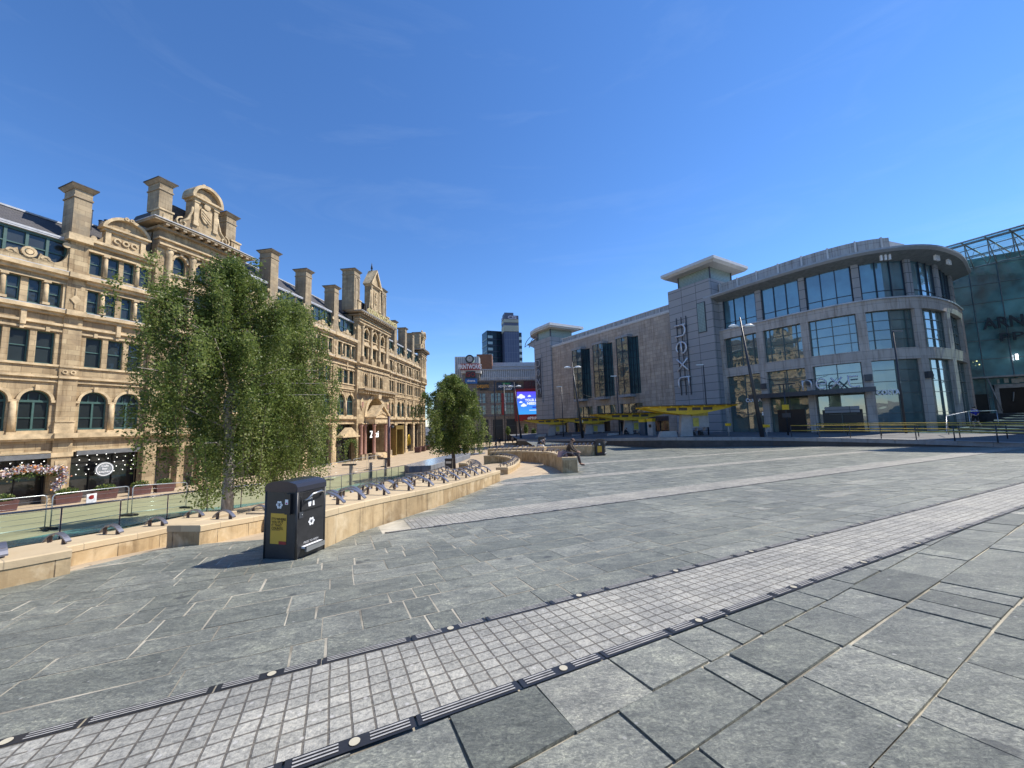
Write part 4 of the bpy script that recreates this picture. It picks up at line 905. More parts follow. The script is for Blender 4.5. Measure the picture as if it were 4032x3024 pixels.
for i in range(0, len(e), 2):
    a, b = e[i], e[i + 1]; m.box(max(a, -.7) + .06, b - .06, -.9, -.35, 12.25, 16.2, 0, 1.)
m.box(-.8, 30.4, -.4, .12, 12.2, 12.33, 1, 1.); Q_(m, 'grey_pillar', [GPANEL, LEAD])
for lvl, (z0, z1, gm_) in enumerate(((zG, 6.45, NGLASS2), (7.5, 11.15, NGLASS2), (12.33, 16.2, NGLASS))):
    for k, (a, b) in enumerate(bays):
        m = MB(NC); d_ = -.42 if lvl < 2 else -.62; nn = 4; pn = MB(NC)
        for j in range(nn): x0 = a + (b - a) * j / nn; x1 = a + (b - a) * (j + 1) / nn; pn.face([(x0, d_, z0), (x1, d_, z0), (x1, d_, z1), (x0, d_, z1)], 0)
        vs_ = (0, .5, 1) if lvl == 0 else ((0, .14, .5, .86, 1) if lvl == 1 else (0, .333, .667, 1))
        for v in vs_: x = a + .04 + (b - a - .08) * v; m.box(x - (.035 if lvl == 2 else .03), x + (.035 if lvl == 2 else .03), d_, d_ + .1, z0, z1)
        hs_ = [z0 + (z1 - z0) * q for q in ((0, .25, .5, .75, 1) if lvl == 1 else ((.0, .36, .6, .74, .88, 1) if lvl == 0 else (0, .21, 1)))]
        for z in hs_: m.box(a, b, d_, d_ + .08, z - .025, z + .025, 0, 1.)
        o = Q_(m, 'window', MULL if lvl == 2 else MULLG); pn.build('pane', gm_, o, NI)
# entrance canopy and its lettering
m = MB(NC); m.box(4.3, 14.0, -.3, 1.9, 3.6, 3.85, 0, 1.); m.box(4.3, 14.0, 1.8, 1.95, 3.5, 3.95, 0, 1.); Q_(m, 'entrance_canopy', DGREY)
sg3 = empty('shop_sign', NC(11, 1.7, 3.9), label='large thin pale lettering standing on the dark entrance canopy', cat='sign'); 
word(sg3, inv_of(sg3), lambda x, y: NC(9.4 + x * .93, 1.9, 4.0 + y * 1.02), .075, LETM)
for sx_, nm in ((14.3, 'white coffee shop lettering on the glazing right of the entrance'), (2.75, 'white coffee shop lettering on the glazing behind the leaning lamp mast')):
    o = text('shop_lettering', 'COSTA', .62, lambda x, y, z: NC(sx_ + x * .88, -.2 + z, 3.25 + y), WHITE, .03, None, .02, 'LEFT'); tag(o, nm, 'sign')
m = MB(NC)
for i, c in enumerate((5.05, 9.4, 13.85, 18.4)): m = MB(NC); m.box(c - .25, c + .25, 0, .3, 4.6, 5.2); Q_(m, 'wall_lamp', DGREY)
m = MB(NC); m.box(6.0, 8.6, -.38, -.3, zG, 2.2, 0); m.box(10.1, 13.2, -.38, -.3, zG, 2.0, 0); m.box(10.4, 13., -.3, .1, 1.7, 2.3, 1); Q_(m, 'shop_entrance', [BLACK, GPANEL])
text('door_number', '2', .7, lambda x, y, z: NC(19.8 + x, -.38, 4.6 + y), BLACK, .01, nb, .02).data.transform(NI)
# roof with its deep curved eave
m = MB(NC); s = -4.2
def over(s): return (1.2 if s < 24 else 1.2 - (s - 24) * .04) * min(1, max(.15, (s + 4.6) / 3.5))
while s < 31.9:
    a, b = s, s + .7; oa, ob = over(a), over(b)
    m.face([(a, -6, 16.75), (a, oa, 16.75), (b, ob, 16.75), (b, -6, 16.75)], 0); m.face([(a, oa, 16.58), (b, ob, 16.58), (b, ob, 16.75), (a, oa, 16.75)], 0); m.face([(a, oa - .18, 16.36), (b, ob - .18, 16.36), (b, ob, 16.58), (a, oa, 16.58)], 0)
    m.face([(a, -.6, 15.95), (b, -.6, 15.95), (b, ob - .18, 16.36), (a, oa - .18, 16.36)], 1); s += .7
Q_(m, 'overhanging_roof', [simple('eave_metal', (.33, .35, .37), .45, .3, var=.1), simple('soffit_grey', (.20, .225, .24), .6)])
m = MB(NC); m.box(-2.2, 17.3, -1.1, -.8, 16.7, 18.4, 0, .8)
for k in range(9): x = -2 + k * 2.3; m.box(x, x + .16, -.8, -.65, 16.7, 18.45, 1)
m.slab([(17.3, -1.15), (21, -1.6), (22.5, -4), (17.3, -4)], 16.7, 18.3, 2); Q_(m, 'roof_parapet', [METAL_G, METAL_L, METAL_L])
for c in (15.9, 21., 23.6):
    for k in (-.3, 0, .3): m = MB(NC); m.box(c + k - .07, c + k + .07, .4, .58, 15.75, 16.3); Q_(m, 'floodlight', WHITE)
# body behind
m = MB(); fp = [NF(33, -.5, 0)[:2], NF(-1, -.5, 0)[:2]] + [NC(s, -.95, 0)[:2] for s in range(0, 31, 2)] + [(52, 55), (40, 92)]
n = len(fp)
for i in range(n - 1): p, q = fp[i], fp[i + 1]; zt = 16.3; m.face([(p[0], p[1], zG), (q[0], q[1], zG), (q[0], q[1], zt), (p[0], p[1], zt)])
m.face([(p[0], p[1], 16.25) for p in fp]); Q_(m, 'rear_wall', BLACK)

# ---------------------------------------------------------------- glazed arcade on the right
ga = empty('glass_arcade', (52, 42, 0), label='tall blue green glass hall with white roof trusses at the right edge of the photo', cat='building'); GI = inv_of(ga)
def GF(s, d, z): p = Vector((49.0, 44.5)) + Vector((.82, -.572)) * s + Vector((-.572, -.82)) * d; return (p.x, p.y, z)
TEALG = glazing('arcade_glass', (.10, .30, .34), .14, .06, .3, var=.7)
m = MB(GF); m.box(-1, 9.5, -.3, 0, 0, 18.6); m.build('glass_wall', TEALG, ga, GI)
m = MB(GF)
for k in range(6): m.box(k * 2.1 - .4, k * 2.1 - .34, 0, .12, 0, 18.6)
for k in range(8): m.box(-1, 9.5, 0, .08, 2.9 + k * 2.1, 2.96 + k * 2.1)
m.build('glazing_bars', simple('grey_blue_bars', (.16, .21, .24), .5), ga, GI)
RE = [(46.9, 42.4), (48.0, 40.3), (50.3, 35.9), (53.6, 29.5), (64, 34), (62, 62), (40, 62)]
m = MB(); m.face([(x, y, 19.5) for x, y in RE]); m.build('roof_glass', clearglass('roof_glass_sheet', (.50, .74, .72), .12), ga, GI)
m = MB(); e0, e1 = Vector((46.9, 42.4, 19.4)), Vector((53.6, 29.5, 19.4)); inn = Vector((.89, .46, 0)); al = (e1 - e0).normalized()
m.tube([e0, e1], .09, 6); m.tube([e0 + inn * 1.1, e1 + inn * 1.1], .13, 6)
for k in range(10): p = e0 + al * k * 1.6; m.tube([p, p + inn * 14], .07, 5); m.tube([p + inn * 1.1 + Vector((0, 0, -.1)), p + inn * 3.2 + Vector((0, 0, -2.3))], .05, 5); m.tube([p + inn * 1.1, p + inn * 1.1 + Vector((0, 0, -2.2))], .05, 5)
for k in (3, 6, 9): m.tube([e0 + inn * k * 1.2, e1 + inn * k * 1.2], .05, 5)
for z in (-.9, -2.2): m.tube([e0 + inn * 3.2 + Vector((0, 0, z)), e1 + inn * 3.2 + Vector((0, 0, z))], .07, 5)
for k in range(11): p = e0 + inn * 3.2 + al * k * 1.4; m.tube([p + Vector((0, 0, -2.2)), p + al * .7 + Vector((0, 0, -.1)), p + al * 1.4 + Vector((0, 0, -2.2))], .04, 4)
m.build('roof_truss', simple('white_steel', (.24, .28, .30), .4), ga, GI)
m = MB(GF); m.box(.6, 2.0, -2.4, -.6, 0, 17, 0); m.build('end_wall', LIME, ga, GI)
m = MB(GF)
m.box(4.25, 4.55, .0, .6, 0, 4.2, 1); m.box(7.0, 7.3, .0, .6, 0, 4.2, 1); m.box(4.25, 7.3, .0, .6, 3.85, 4.25, 1); m.box(4.55, 7.0, .1, .3, 0, 3.85, 0); m.box(1.5, 9.5, .0, 1.6, 5.0, 5.16, 1); m.tube([(3.6, 1.4, 5.0), (4.3, 1.4, 1.4)], .07, 6, 1); m.tube([(5.6, .4, 3.4), (5.45, .4, 2.4)], .05, 6, 1); m.build('entrance_portal', [BLACK, simple('portal_white', (.36, .37, .37), .5)], ga, GI)
for k, w_ in enumerate((.2, .35, .6, .4, .35, .4)): m = MB(GF); x = 4.5 + k * .5; m.box(x, x + w_ * .85, .52, .6, 4.4 - .08 * (k == 2), 4.8 + .1 * (k % 2)); m.build('door_panel', simple('pale_board', (.45, .46, .42), .5), ga, GI)
m = MB(GF); m.box(2.3, 3.9, .02, .1, 1.2, 3.3); m.build('dark_doors', BLACK, ga, GI)
text('name_lettering', 'ARNDALE', 1.75, lambda x, y, z: GF(4.15 + x * .82, .5 + z, 10.4 + y), simple('dark_letters', (.03, .05, .07), .5), .06, ga, .02, 'LEFT').data.transform(GI)
text('name_lettering', 'PP', 1.3, lambda x, y, z: GF(5.1 + x * 1.35, .5 + z, 8.9 + y), bpy.data.materials['dark_letters'], .05, ga, .01, 'LEFT').data.transform(GI)
m = MB(GF); m.tube([(6.15, .5, 6.8), (6.15, .5, 7.4)], .1, 10); m.build('lit_lamp', emis('lamp_glow', (1, .95, 1), 3.), ga, GI)
for x, z in ((3.3, 6.9), (3.45, 6.5)): m = MB(GF); m.lathe(x, .5, [(.02, z), (.07, z + .06), (.02, z + .12)], 8); m.build('lit_lamp', emis('warm_glow', (.9, .9, .4), 1.2), ga, GI)
# neighbouring block just outside the photo, whose shade covers the platform end
sb = empty('shop_block', (46, 20, 0), label='tall limestone block just beyond the right edge, shading the steps', cat='building'); m = MB()
m.slab([(44.8, 30.0), (46.3, 22.5), (49, 4), (74, 4), (74, 29.4), (54.5, 29.4), (54.5, 31.5)], -1, 28.6, 0); m.build('stone_wall', LIME, sb, inv_of(sb)); m = MB(); m.slab([(44.7, 30.1), (46.2, 22.5), (48.9, 3.7), (74.3, 3.7), (74.3, 29.7)], 28.6, 28.9); m.build('roof', METAL_L, sb, inv_of(sb))
# stepped approach in the shade
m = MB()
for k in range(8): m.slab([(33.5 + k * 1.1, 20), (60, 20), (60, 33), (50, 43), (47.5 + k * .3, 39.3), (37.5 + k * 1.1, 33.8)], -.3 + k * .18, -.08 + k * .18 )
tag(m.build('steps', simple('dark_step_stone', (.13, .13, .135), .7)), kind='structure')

# ---------------------------------------------------------------- tram platform
PW = [(26.6, 8), (26.6, 19.2), (26.0, 23.7), (24.3, 28.2), (22.8, 30.4), (20.6, 33.0), (14.1, 37.6), (9.8, 45.8), (5.0, 55.7), (.6, 63)]
def pz(x, y): return -.2 - .85 * min(1, max(0, (y - 37) / 22))
m = MB(); back = [(48, 8), (49, 20), (50, 30), (48, 42), (34, 50), (24, 60), (14, 78), (8, 84), (2, 88), (-1, 90)]
for (p, q), (b0, b1) in zip(zip(PW, PW[1:]), zip(back, back[1:])): m.face([(p[0], p[1], pz(*p)), (q[0], q[1], pz(*q)), (b1[0], b1[1], pz(*q)), (b0[0], b0[1], pz(*p))])
o = m.build('tram_platform', ashlar('platform_paving', (.17, .17, .17), (.14, .14, .14), (.09, .09, .09), .6, .6, .01, streak=False)); tag(o, kind='structure')
pw = Frame(PW, 1)
t_ = pw(10, 1, 0); t0_ = pw(10, 0, 0)
if t_[0] > t0_[0]: pw = Frame(PW, -1)
wr = empty('platform_wall', (22.6, 30.6, -.9), label='low dark stone retaining wall with pale coping along the tram platform', cat='wall'); WI = inv_of(wr)
TOT = pw.S[-1]; m = MB(); c_ = MB(); s = 0.
while s < TOT - .01:
    e_ = min(s + 1.5, TOT); P0 = pw(s, 0, 0); P1 = pw(e_, 0, 0); za = pz(*P0[:2]); zb_ = pz(*P1[:2])
    def row(mm, d0, d1, h0, h1, k=0, absb=None):
        a = [pw(s + .01 * (absb is None), d0, 0), pw(e_ - .01 * (absb is None), d0, 0), pw(e_ - .01 * (absb is None), d1, 0), pw(s + .01 * (absb is None), d1, 0)]; zz = [za, zb_, zb_, za]
        lo = [(p[0], p[1], (absb if absb is not None else z + h0)) for p, z in zip(a, zz)]; up = [(p[0], p[1], z + h1) for p, z in zip(a, zz)]
        mm.face(up, k); mm.face(lo[::-1], k)
        for i in range(4): j = (i + 1) % 4; mm.face([lo[i], lo[j], up[j], up[i]], k)
    row(m, -.3, 0, 0, -.26, 0, -3.2); row(c_, -.5, .05, -.26, .02); s = e_
m.build('wall_face', simple('dark_granite_wall', (.075, .065, .058), .6, var=.3, nscale=2), wr, WI); c_.build('coping', simple('grey_granite_coping', (.30, .29, .28), .6, var=.2), wr, WI)
ALONG = AD
def canopy(c, z0, k, label):
    rt = empty('tram_shelter', (c[0], c[1], z0), R(3), label=label, cat='shelter', group='yellow tram shelters along the platform')
    h = 2.62; L = 4.7
    m = MB(); m.frustum(-L * .96, L * .96, -1.7, 1.7, h + .42, -L, L, -1.8, 1.8, h + .5); m.build('roof_deck', simple('canopy_deck', (.13, .13, .11), .5), rt)
    m = MB()
    for y in (-.9, .9):
        lo = [(-L, h + .42)] + [(x, h - .45 + .75 * (abs(x) / L) ** 1.4) for x in [-L + L * 2 * i / 14 for i in range(15)]][1:-1] + [(L, h + .42)]
        m.prism(lo + [(L, h + .36 + .05), (-L, h + .41)] if False else lo, y - .07, y + .07)
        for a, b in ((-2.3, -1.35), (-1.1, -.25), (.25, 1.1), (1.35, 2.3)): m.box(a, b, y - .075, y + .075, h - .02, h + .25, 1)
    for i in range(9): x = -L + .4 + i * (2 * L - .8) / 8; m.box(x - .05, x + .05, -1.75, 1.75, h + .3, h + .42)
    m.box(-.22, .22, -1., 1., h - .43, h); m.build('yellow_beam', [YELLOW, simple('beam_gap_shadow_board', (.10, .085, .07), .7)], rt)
    m = MB(); m.frustum(-.75, .55, -.25, .25, 0, -.45, .45, -.25, .25, h - .42); m.build('concrete_pier', CONC, rt)
    m = MB(); m.frustum(-2.9, -1.0, -.2, .2, 0, -2.6, -1.1, -.2, .2, .62); m.build('concrete_plinth', CONC, rt)
    m = MB(); m.box(.55, 2.35, -.08, .08, .9, 2.05, 0); m.box(.6, 2.3, -.1, .1, 2.05, 2.4, 1)
    m.box(.7, 1.3, .09, .11, 1.0, 1.85, 1); m.box(1.55, 2.15, .09, .11, 1.0, 1.85, 2); m.box(.7, 1.3, -.11, -.09, 1.0, 1.85, 1); m.build('information_board', [CONC, simple('pale_yellow', (.60, .48, .08), .5), simple('poster_paper', (.55, .56, .54), .6)], rt)
    for sx_ in (1.0, 1.8):
        m = MB(); m.prism([(sx_ - .3, .12), (sx_ + .12, .12), (sx_ + .02, .45), (sx_ - .3, .5)], .25, .6, 1); m.box(sx_ - .35, sx_ + .3, .2, .75, .5, .56, 1); m.prism([(sx_ + .22, .56), (sx_ + .3, .56), (sx_ + .42, 1.0), (sx_ + .34, 1.0)], .2, .7, 0); m.build('seat', [CONC, BLACK], rt)
    return rt
cps = [((17.2, 38.6), 'largest and nearest yellow tram shelter, in front of the grey tower base'), ((14.6, 49.2), 'second yellow tram shelter, in front of the small shop sign'), ((11.4, 58.4), 'third yellow tram shelter, behind the leaning middle lamp mast'), ((6.5, 65.5), 'farthest yellow tram shelter, its tip overlapping the big screen')]
for (c, l) in cps:
    z0 = pz(*c); rt = canopy(c, z0, 1, l)
def sh(x, y, px): return px
# ticket machines and boards on the platform
def on_platform(name, x, y, lab, cat, parts, rz=None, group=None):
    rt = empty(name, (x, y, pz(x, y)), math.atan2(AD.y, AD.x) if rz is None else rz, label=lab, cat=cat, group=group)
    for nm, fn, mt in parts: m = MB(); fn(m); m.build(nm, mt, rt)
    return rt
on_platform('ticket_machine', 15.4, 43.2, 'grey ticket machine with a yellow top beside the second tram shelter', 'ticket machine', [('machine_case', lambda m: m.box(-.35, .35, -.25, .25, 0, 1.75), CONC), ('yellow_top', lambda m: m.box(-.38, .38, -.28, .28, 1.75, 2.1), YELLOW), ('machine_screen', lambda m: m.box(-.2, .15, .25, .27, 1.1, 1.45), BLACK)])
on_platform('ticket_machine', 14.9, 44.3, 'blue sided ticket machine with a yellow top next to the grey one', 'ticket machine', [('machine_case', lambda m: m.box(-.4, .4, -.25, .25, 0, 1.75), simple('blue_case', (.02, .07, .12), .4)), ('yellow_top', lambda m: m.box(-.43, .43, -.28, .28, 1.75, 2.1), YELLOW)])
on_platform('platform_bin', 20.3, 36.6, 'waist high yellow topped post on the platform right of the nearest shelter', 'post', [('post', lambda m: m.tube([(0, 0, 0), (0, 0, .95)], .05, 8), CONC), ('yellow_top', lambda m: m.box(-.22, .22, -.12, .12, .95, 1.2), YELLOW)])
on_platform('validator_post', 21.9, 33.6, 'yellow card reader box on a pale post at the end of the yellow railing', 'post', [('post', lambda m: m.tube([(0, 0, 0), (0, 0, .8)], .06, 8), CONC), ('yellow_box', lambda m: m.box(-.25, .25, -.14, .14, .8, 1.05), YELLOW)])
on_platform('tram_stop_sign', 24.6, 34.8, 'dark post with two arms and a yellow sign box in front of the shop entrance', 'post', [('post', lambda m: m.tube([(0, 0, 0), (0, 0, 4.6)], [.07, .05], 8), LAMPM), ('lamp_arm', lambda m: m.box(-.9, .9, -.06, .06, 4.55, 4.65), LAMPM), ('yellow_box', lambda m: m.box(-.22, .22, -.15, .15, 2.3, 2.75), YELLOW), ('display_board', lambda m: m.box(-.3, .3, -.08, .08, 1.6, 2.0), DGREY)])
# yellow railings round the ramp
def railing(pts, label, n, hts, zf):
    rt = empty('yellow_railing', (*pts[0], zf(*pts[0])), label=label, cat='railing', group='yellow handrails beside the tram stop'); I = inv_of(rt)
    fr = Frame(pts, 1, False); T = fr.S[-1]
    for h in hts: m = MB(); m.tube([(*fr(T * i / 12, 0, 0)[:2], zf(*fr(T * i / 12, 0, 0)[:2]) + h) for i in range(13)], .03, 6); m.build('rail', simple('dull_yellow_rail', (.50, .36, .05), .6), rt, I)
    for i in range(n + 1): p = fr(T * i / n, 0, 0); z = zf(*p[:2]); m = MB(); m.tube([(p[0], p[1], z), (p[0], p[1], z + hts[-1])], .03, 6); m.build('railing_post', DGREY, rt, I)
railing([(22.6, 31.6), (24.7, 28.4), (26.0, 24), (26.6, 19), (26.6, 10)], 'front yellow topped railing along the edge of the dark platform wall', 12, (.55, .95), lambda x, y: pz(x, y))
railing([(26.2, 33.5), (28.3, 28.5), (29.2, 24), (29.6, 19), (29.6, 10)], 'rear yellow topped railing behind the ramp', 11, (.55, .95), lambda x, y: pz(x, y) + .05)
rt = empty('handrail', (31, 28, 0), label='pale steel handrail rising along the steps at the glazed corner', cat='railing'); m = MB()
m.tube([(29.5, 26.5, .1), (33, 29.5, 1.2), (36.5, 31.0, 1.5), (39, 31.2, 1.5)], .03, 6)
for x, y, z in ((33, 29.5, 1.2), (36.5, 31, 1.5), (39, 31.2, 1.5)): m.tube([(x, y, -.2), (x, y, z)], .03, 6)
m.build('rail', STEEL, rt, inv_of(rt))

# ---------------------------------------------------------------- lamps
def mast(x, y, H, lab, lean=-5.6):
    z = max(g(x, y) if inpoly(x, y, PL) else lz(x, y), -3); rt = empty('street_lamp', (x, y, z), label=lab, cat='street lamp', group='leaning twin lamp masts in the square')
    k = math.tan(R(lean)); m = MB(); m.tube([(0, 0, 0), (k * H, 0, H)], [.19, .06], 12); m.build('mast', LAMPM, rt); hz = H * .925
    m = MB(); m.tube([(k * hz - .42, 0, hz), (k * hz + .42, 0, hz)], .035, 6); m.build('arm', STEEL, rt)
    for sg_ in (-1, 1):
        m = MB(); xc = k * hz + sg_ * .68
        m.tube([(xc - .45, 0, hz + .02), (xc - .38, 0, hz + .05), (xc - .2, 0, hz + .09), (xc, 0, hz + .1), (xc + .2, 0, hz + .09), (xc + .38, 0, hz + .04), (xc + .45, 0, hz)], [.02, .07, .12, .135, .12, .07, .02], 10); m.build('lamp_head', simple('white_lamp_shell', (.85, .87, .85), .3, var=0), rt)
    m = MB(); m.box(-.03, .03, -.22, -.14, 2.6, 2.9); m.build('mast_plate', WHITE, rt)
mast(21.2, 33.0, 11.2, 'nearest twin headed lamp on a leaning dark mast, in front of the store entrance')
mast(9.0, 50.2, 10.6, 'middle twin headed lamp on a leaning dark mast, in front of the first oriel window')
mast(1.4, 65.5, 10.8, 'farthest twin headed lamp on a leaning dark mast, beside the big screen')
def pole(x, y, z, H, lab, head=True, r=.08, side=-1):
    rt = empty('tram_pole', (x, y, z), label=lab, cat='pole', group='slim dark poles along the tram line'); m = MB(); m.tube([(0, 0, 0), (0, 0, H)], [r, r * .7], 8); m.build('pole', LAMPM, rt)
    if head: m = MB(); m.box(min(0, side * .75), max(0, side * .75), -.08, .08, H - .04, H + .05); m.build('lamp_head', STEEL, rt)
pole(20.3, 40.4, -.25, 7.4, 'slim dark pole with a small lamp head against the base of the grey tower')
pole(13.3, 48.6, -.45, 7.6, 'slim dark pole with a small lamp head between the second and third oriel windows')
pole(7.4, 57.5, -.8, 7.6, 'slim dark pole with a small lamp head left of the first oriel window')
pole(31.3, 31.0, -.1, 8.3, 'slim dark pole with a round topped lamp in front of the rounded corner glazing', True, .08, 1)
pole(.6, 74, -2.5, 11.0, 'dark pole standing in front of the big screen', True, .11, -1)
pole(-3.6, 78, -2.8, 13.0, 'tall dark pole left of the red banner', False, .14)
pole(-1.8, 84, -2.8, 13.0, 'tall dark pole right of the red banner', False, .13)
pole(-7.4, 82, -3.0, 9.5, 'thin dark pole with a round white lamp at the right edge of the middle tree', True, .08, 1)
for a, b in (((-7.4, 82, 6.5), (1.4, 65.5, 5.8)), ((-3.6, 78, 6.2), (9, 60, 6.0)), ((9.0, 50.2, 5.2), (13.4, 52, 5.0)), ((21.6, 34, 5.1), (30.5, 37, 5.3))):
    m = MB(); m.tube([tuple(a[i] + (b[i] - a[i]) * t / 8 - (.5 * (1 - ((t - 4) / 4) ** 2) if i == 2 else 0) for i in range(3)) for t in range(9)], .02, 4)
    tag(m.build('overhead_wire', WIRE), 'thin dark tram wire hanging between poles, starting at x %d metres' % round(a[0]) if False else {-7: 'sagging black tram wire left of the big screen', -3: 'black tram wire crossing in front of the red banner', 9: 'short pale cable beside the middle lamp mast', 21: 'thin cable running right from the nearest lamp mast'}[int(a[0])], 'wire', 'tram wires')

# ---------------------------------------------------------------- entertainment hall and tower in the distance
pb = empty('entertainment_hall', (-4, 98, -2.9), label='stone fronted entertainment hall with ribbed metal attic, clock and big colour screen', cat='building'); PI_ = inv_of(pb)
DST = ashlar('sooty_stone', (.26, .235, .215), (.215, .195, .18), (.10, .09, .085), 1.2, .55, .03, var=.3)
RIB = simple('ribbed_grey_metal', (.36, .36, .37), .5, .2, var=.15)
def PF(x, d, z): a = .10; return (x, 98 - x * .0 - d + (x + 4) * a, z)
m = MB(PF); cols_ = [(-8.6, -6.1), (-5.2, -2.5), (-1.8, .9)]
holes = []
for a, b in cols_: holes += [(a + .1, b - .1, -3.2, 2.6)]
for x in (-9.2, -7.3, -4.4, -2.9, -1.2, .5, 2.2, 4.): 
    for z0, z1 in ((4.4, 6.1), (7.0, 9.3)): pass
ups = [(-8.6, -7.9), (-7.6, -6.9), (-5.4, -4.75), (-4.55, -3.9), (-3.7, -3.05), (-1.85, -1.3), (-1.1, -.55), (-.35, .2)]
rectwall(m, -14, 16, -3.4, 9.9, holes + [(a, b, 4.2, 6.2) for a, b in ups if b < 12] + [(a, b, 6.9, 9.2) for a, b in ups]) if False else None
def hall():
    xs_ = [-14]; allh = [(a, b, 3.9, 6.2) for a, b in ups] + [(a, b, 6.8, 9.3) for a, b in ups] + holes
    ex = sorted({-14, 16, *[h[0] for h in allh], *[h[1] for h in allh]})
    for a, b in zip(ex, ex[1:]):
        hs = sorted([h for h in allh if h[0] <= a + 1e-6 and h[1] >= b - 1e-6], key=lambda h: h[2]); z = -3.4
        for h in hs:
            if h[2] > z: m.box(a, b, -.5, 0, z, h[2])
            z = h[3]
        m.box(a, b, -.5, 0, z, 12.3)
    for z, e_ in ((3.2, .25), (9.7, .35), (12.0, .5), (12.3, .7)): m.box(-14, 16, 0, e_, z, z + .25)
hall(); m.build('stone_wall', DST, pb, PI_)
for i, (a, b) in enumerate(ups):
    for z0, z1 in ((3.9, 6.2), (6.8, 9.3)): w_ = MB(PF); w_.box(a, b, -.4, -.3, z0, z1); w_.box((a + b) / 2 - .04, (a + b) / 2 + .04, -.3, -.2, z0, z1, 1); w_.box(a, b, -.3, -.2, z0 + (z1 - z0) * .6, z0 + (z1 - z0) * .6 + .1, 1); w_.build('window', [OGLASS, DST], pb, PI_)
for a, b, *_ in holes: w_ = MB(PF); w_.box(a, b, -.45, -.35, -3.2, 2.6); w_.box(a, b, -.35, -.25, .9, 1.0, 1); w_.build('ground_opening', [BLACK, DGREY], pb, PI_)
m = MB(PF)
m.box(-14, 16, -.4, -.1, 12.5, 12.6); m.box(-14, 16, -.4, -.1, 13.2, 13.35)
x = -13.9
while x < 16: m.box(x, x + .14, -.35, -.15, 12.6, 13.2); x += .42
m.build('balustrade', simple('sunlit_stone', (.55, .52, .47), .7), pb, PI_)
m = MB(PF); x = -9
m.box(-9, 16, -2.6, -2.4, 12.5, 15.6, 1)
while x < 16: m.prism([(x, 12.7), (x + .24, 12.7), (x + .24, 15.5), (x, 15.5)], -2.4, -1.9); x += .5
m.box(-9, 16, -2.6, -1.7, 15.5, 15.75, 1); m.build('ribbed_attic', [simple('pale_rib_metal', (.55, .55, .55), .5, .1), RIB], pb, PI_)
m = MB(PF); m.box(-7.5, 18, -9, -8.6, 13, 17.6, 0); m.box(-7.5, 20, -14, -13, 13, 19.2, 1); m.box(-6, 20, -9.2, -8.4, 17.4, 17.65, 1); m.build('upper_storey', [RIB, LEAD], pb, PI_)
m = MB(PF); m.box(-15.0, -8.6, -9, -4.0, 12, 19.5, 0); x = -14.9
while x < -8.8: m.box(x, x + .22, -4.0, -3.85, 13, 19.4, 1); x += .5
m.build('plant_tower', [simple('lilac_grey_cladding', (.33, .34, .36), .5), METAL_L], pb, PI_)
m = MB(PF); m.box(-9.6, -5.4, -12, -8, 15, 20.8, 0); m.build('brick_core', ashlar('red_brick', (.28, .11, .055), (.22, .085, .045), (.2, .15, .11), .5, .2, .02, streak=False), pb, PI_)
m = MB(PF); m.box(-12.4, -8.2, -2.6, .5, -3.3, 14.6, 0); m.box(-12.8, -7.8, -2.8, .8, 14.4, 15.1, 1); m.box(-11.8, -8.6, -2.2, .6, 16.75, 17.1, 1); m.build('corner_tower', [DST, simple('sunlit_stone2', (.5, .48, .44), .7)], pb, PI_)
m = MB(PF); CZ = 18.05; m.tube([(-10.6, -2.6, CZ), (-10.6, .55, CZ)], .9, 24, 1); m.tube([(-10.6, .55, CZ), (-10.6, .7, CZ)], 1.12, 24, 0); m.tube([(-10.6, .65, CZ), (-10.6, .76, CZ)], .74, 24, 2); m.box(-10.63, -10.57, .76, .8, CZ, CZ + .6, 0); m.box(-10.6, -10.3, .76, .8, CZ - .03, CZ + .03, 0)
for k in range(12): a_ = R(30 * k); m.box(-10.6 + .62 * math.cos(a_) - .03, -10.6 + .62 * math.cos(a_) + .03, .76, .79, CZ + .62 * math.sin(a_) - .05, CZ + .62 * math.sin(a_) + .05, 0)
m.build('clock', [simple('clock_black', (.02, .025, .025), .4), simple('verdigris', (.22, .33, .29), .6), simple('clock_face', (.45, .44, .4), .6)], pb, PI_)
def board(name, x0, x1, z0, z1, mt, txt, tm, size, lab, sx_=1., d=.9, cat='sign', dz=0, ang=None, bold=.02):
    rt = empty(name, PF((x0 + x1) / 2, d, z0), label=lab, cat=cat); I = inv_of(rt)
    if mt: b_ = MB(PF); b_.box(x0, x1, d - .35, d, z0, z1); b_.build('sign_board', mt, rt, I)
    if txt: text('lettering', txt, size, (lambda x, y, z: PF((x0 + x1) / 2 + x, d + .08 + z, z0 + dz + y)) if ang is None else (lambda x, y, z: PF(x0 + dz + y, d + .06 + z, (z0 + z1) / 2 + x)), tm, .05, rt, bold, sx=sx_).data.transform(I)
    return rt
board('name_sign', -12.9, -8.0, 15.2, 16.8, RED, 'PRINTWORKS', WHITE, 1.6, 'red board with large white capitals under the round clock', .58, 1.2, dz=.25, bold=.04)
board('shop_sign', -8.8, -5.9, 10.2, 11.9, BLACK, 'CHIQUITO', simple('orange_letters', (.7, .32, .02), .5), 1.1, 'black sign with orange capitals just right of the tree crown', .58, .7, dz=.45)
rt = board('shop_sign', -4.0, .9, 9.9, 11.9, simple('dark_blue_board', (.02, .035, .06), .5), 'ADVENTURE', WHITE, .82, 'dark board with white capitals between the orange lettered sign and the screen', .84, .7, dz=.75)
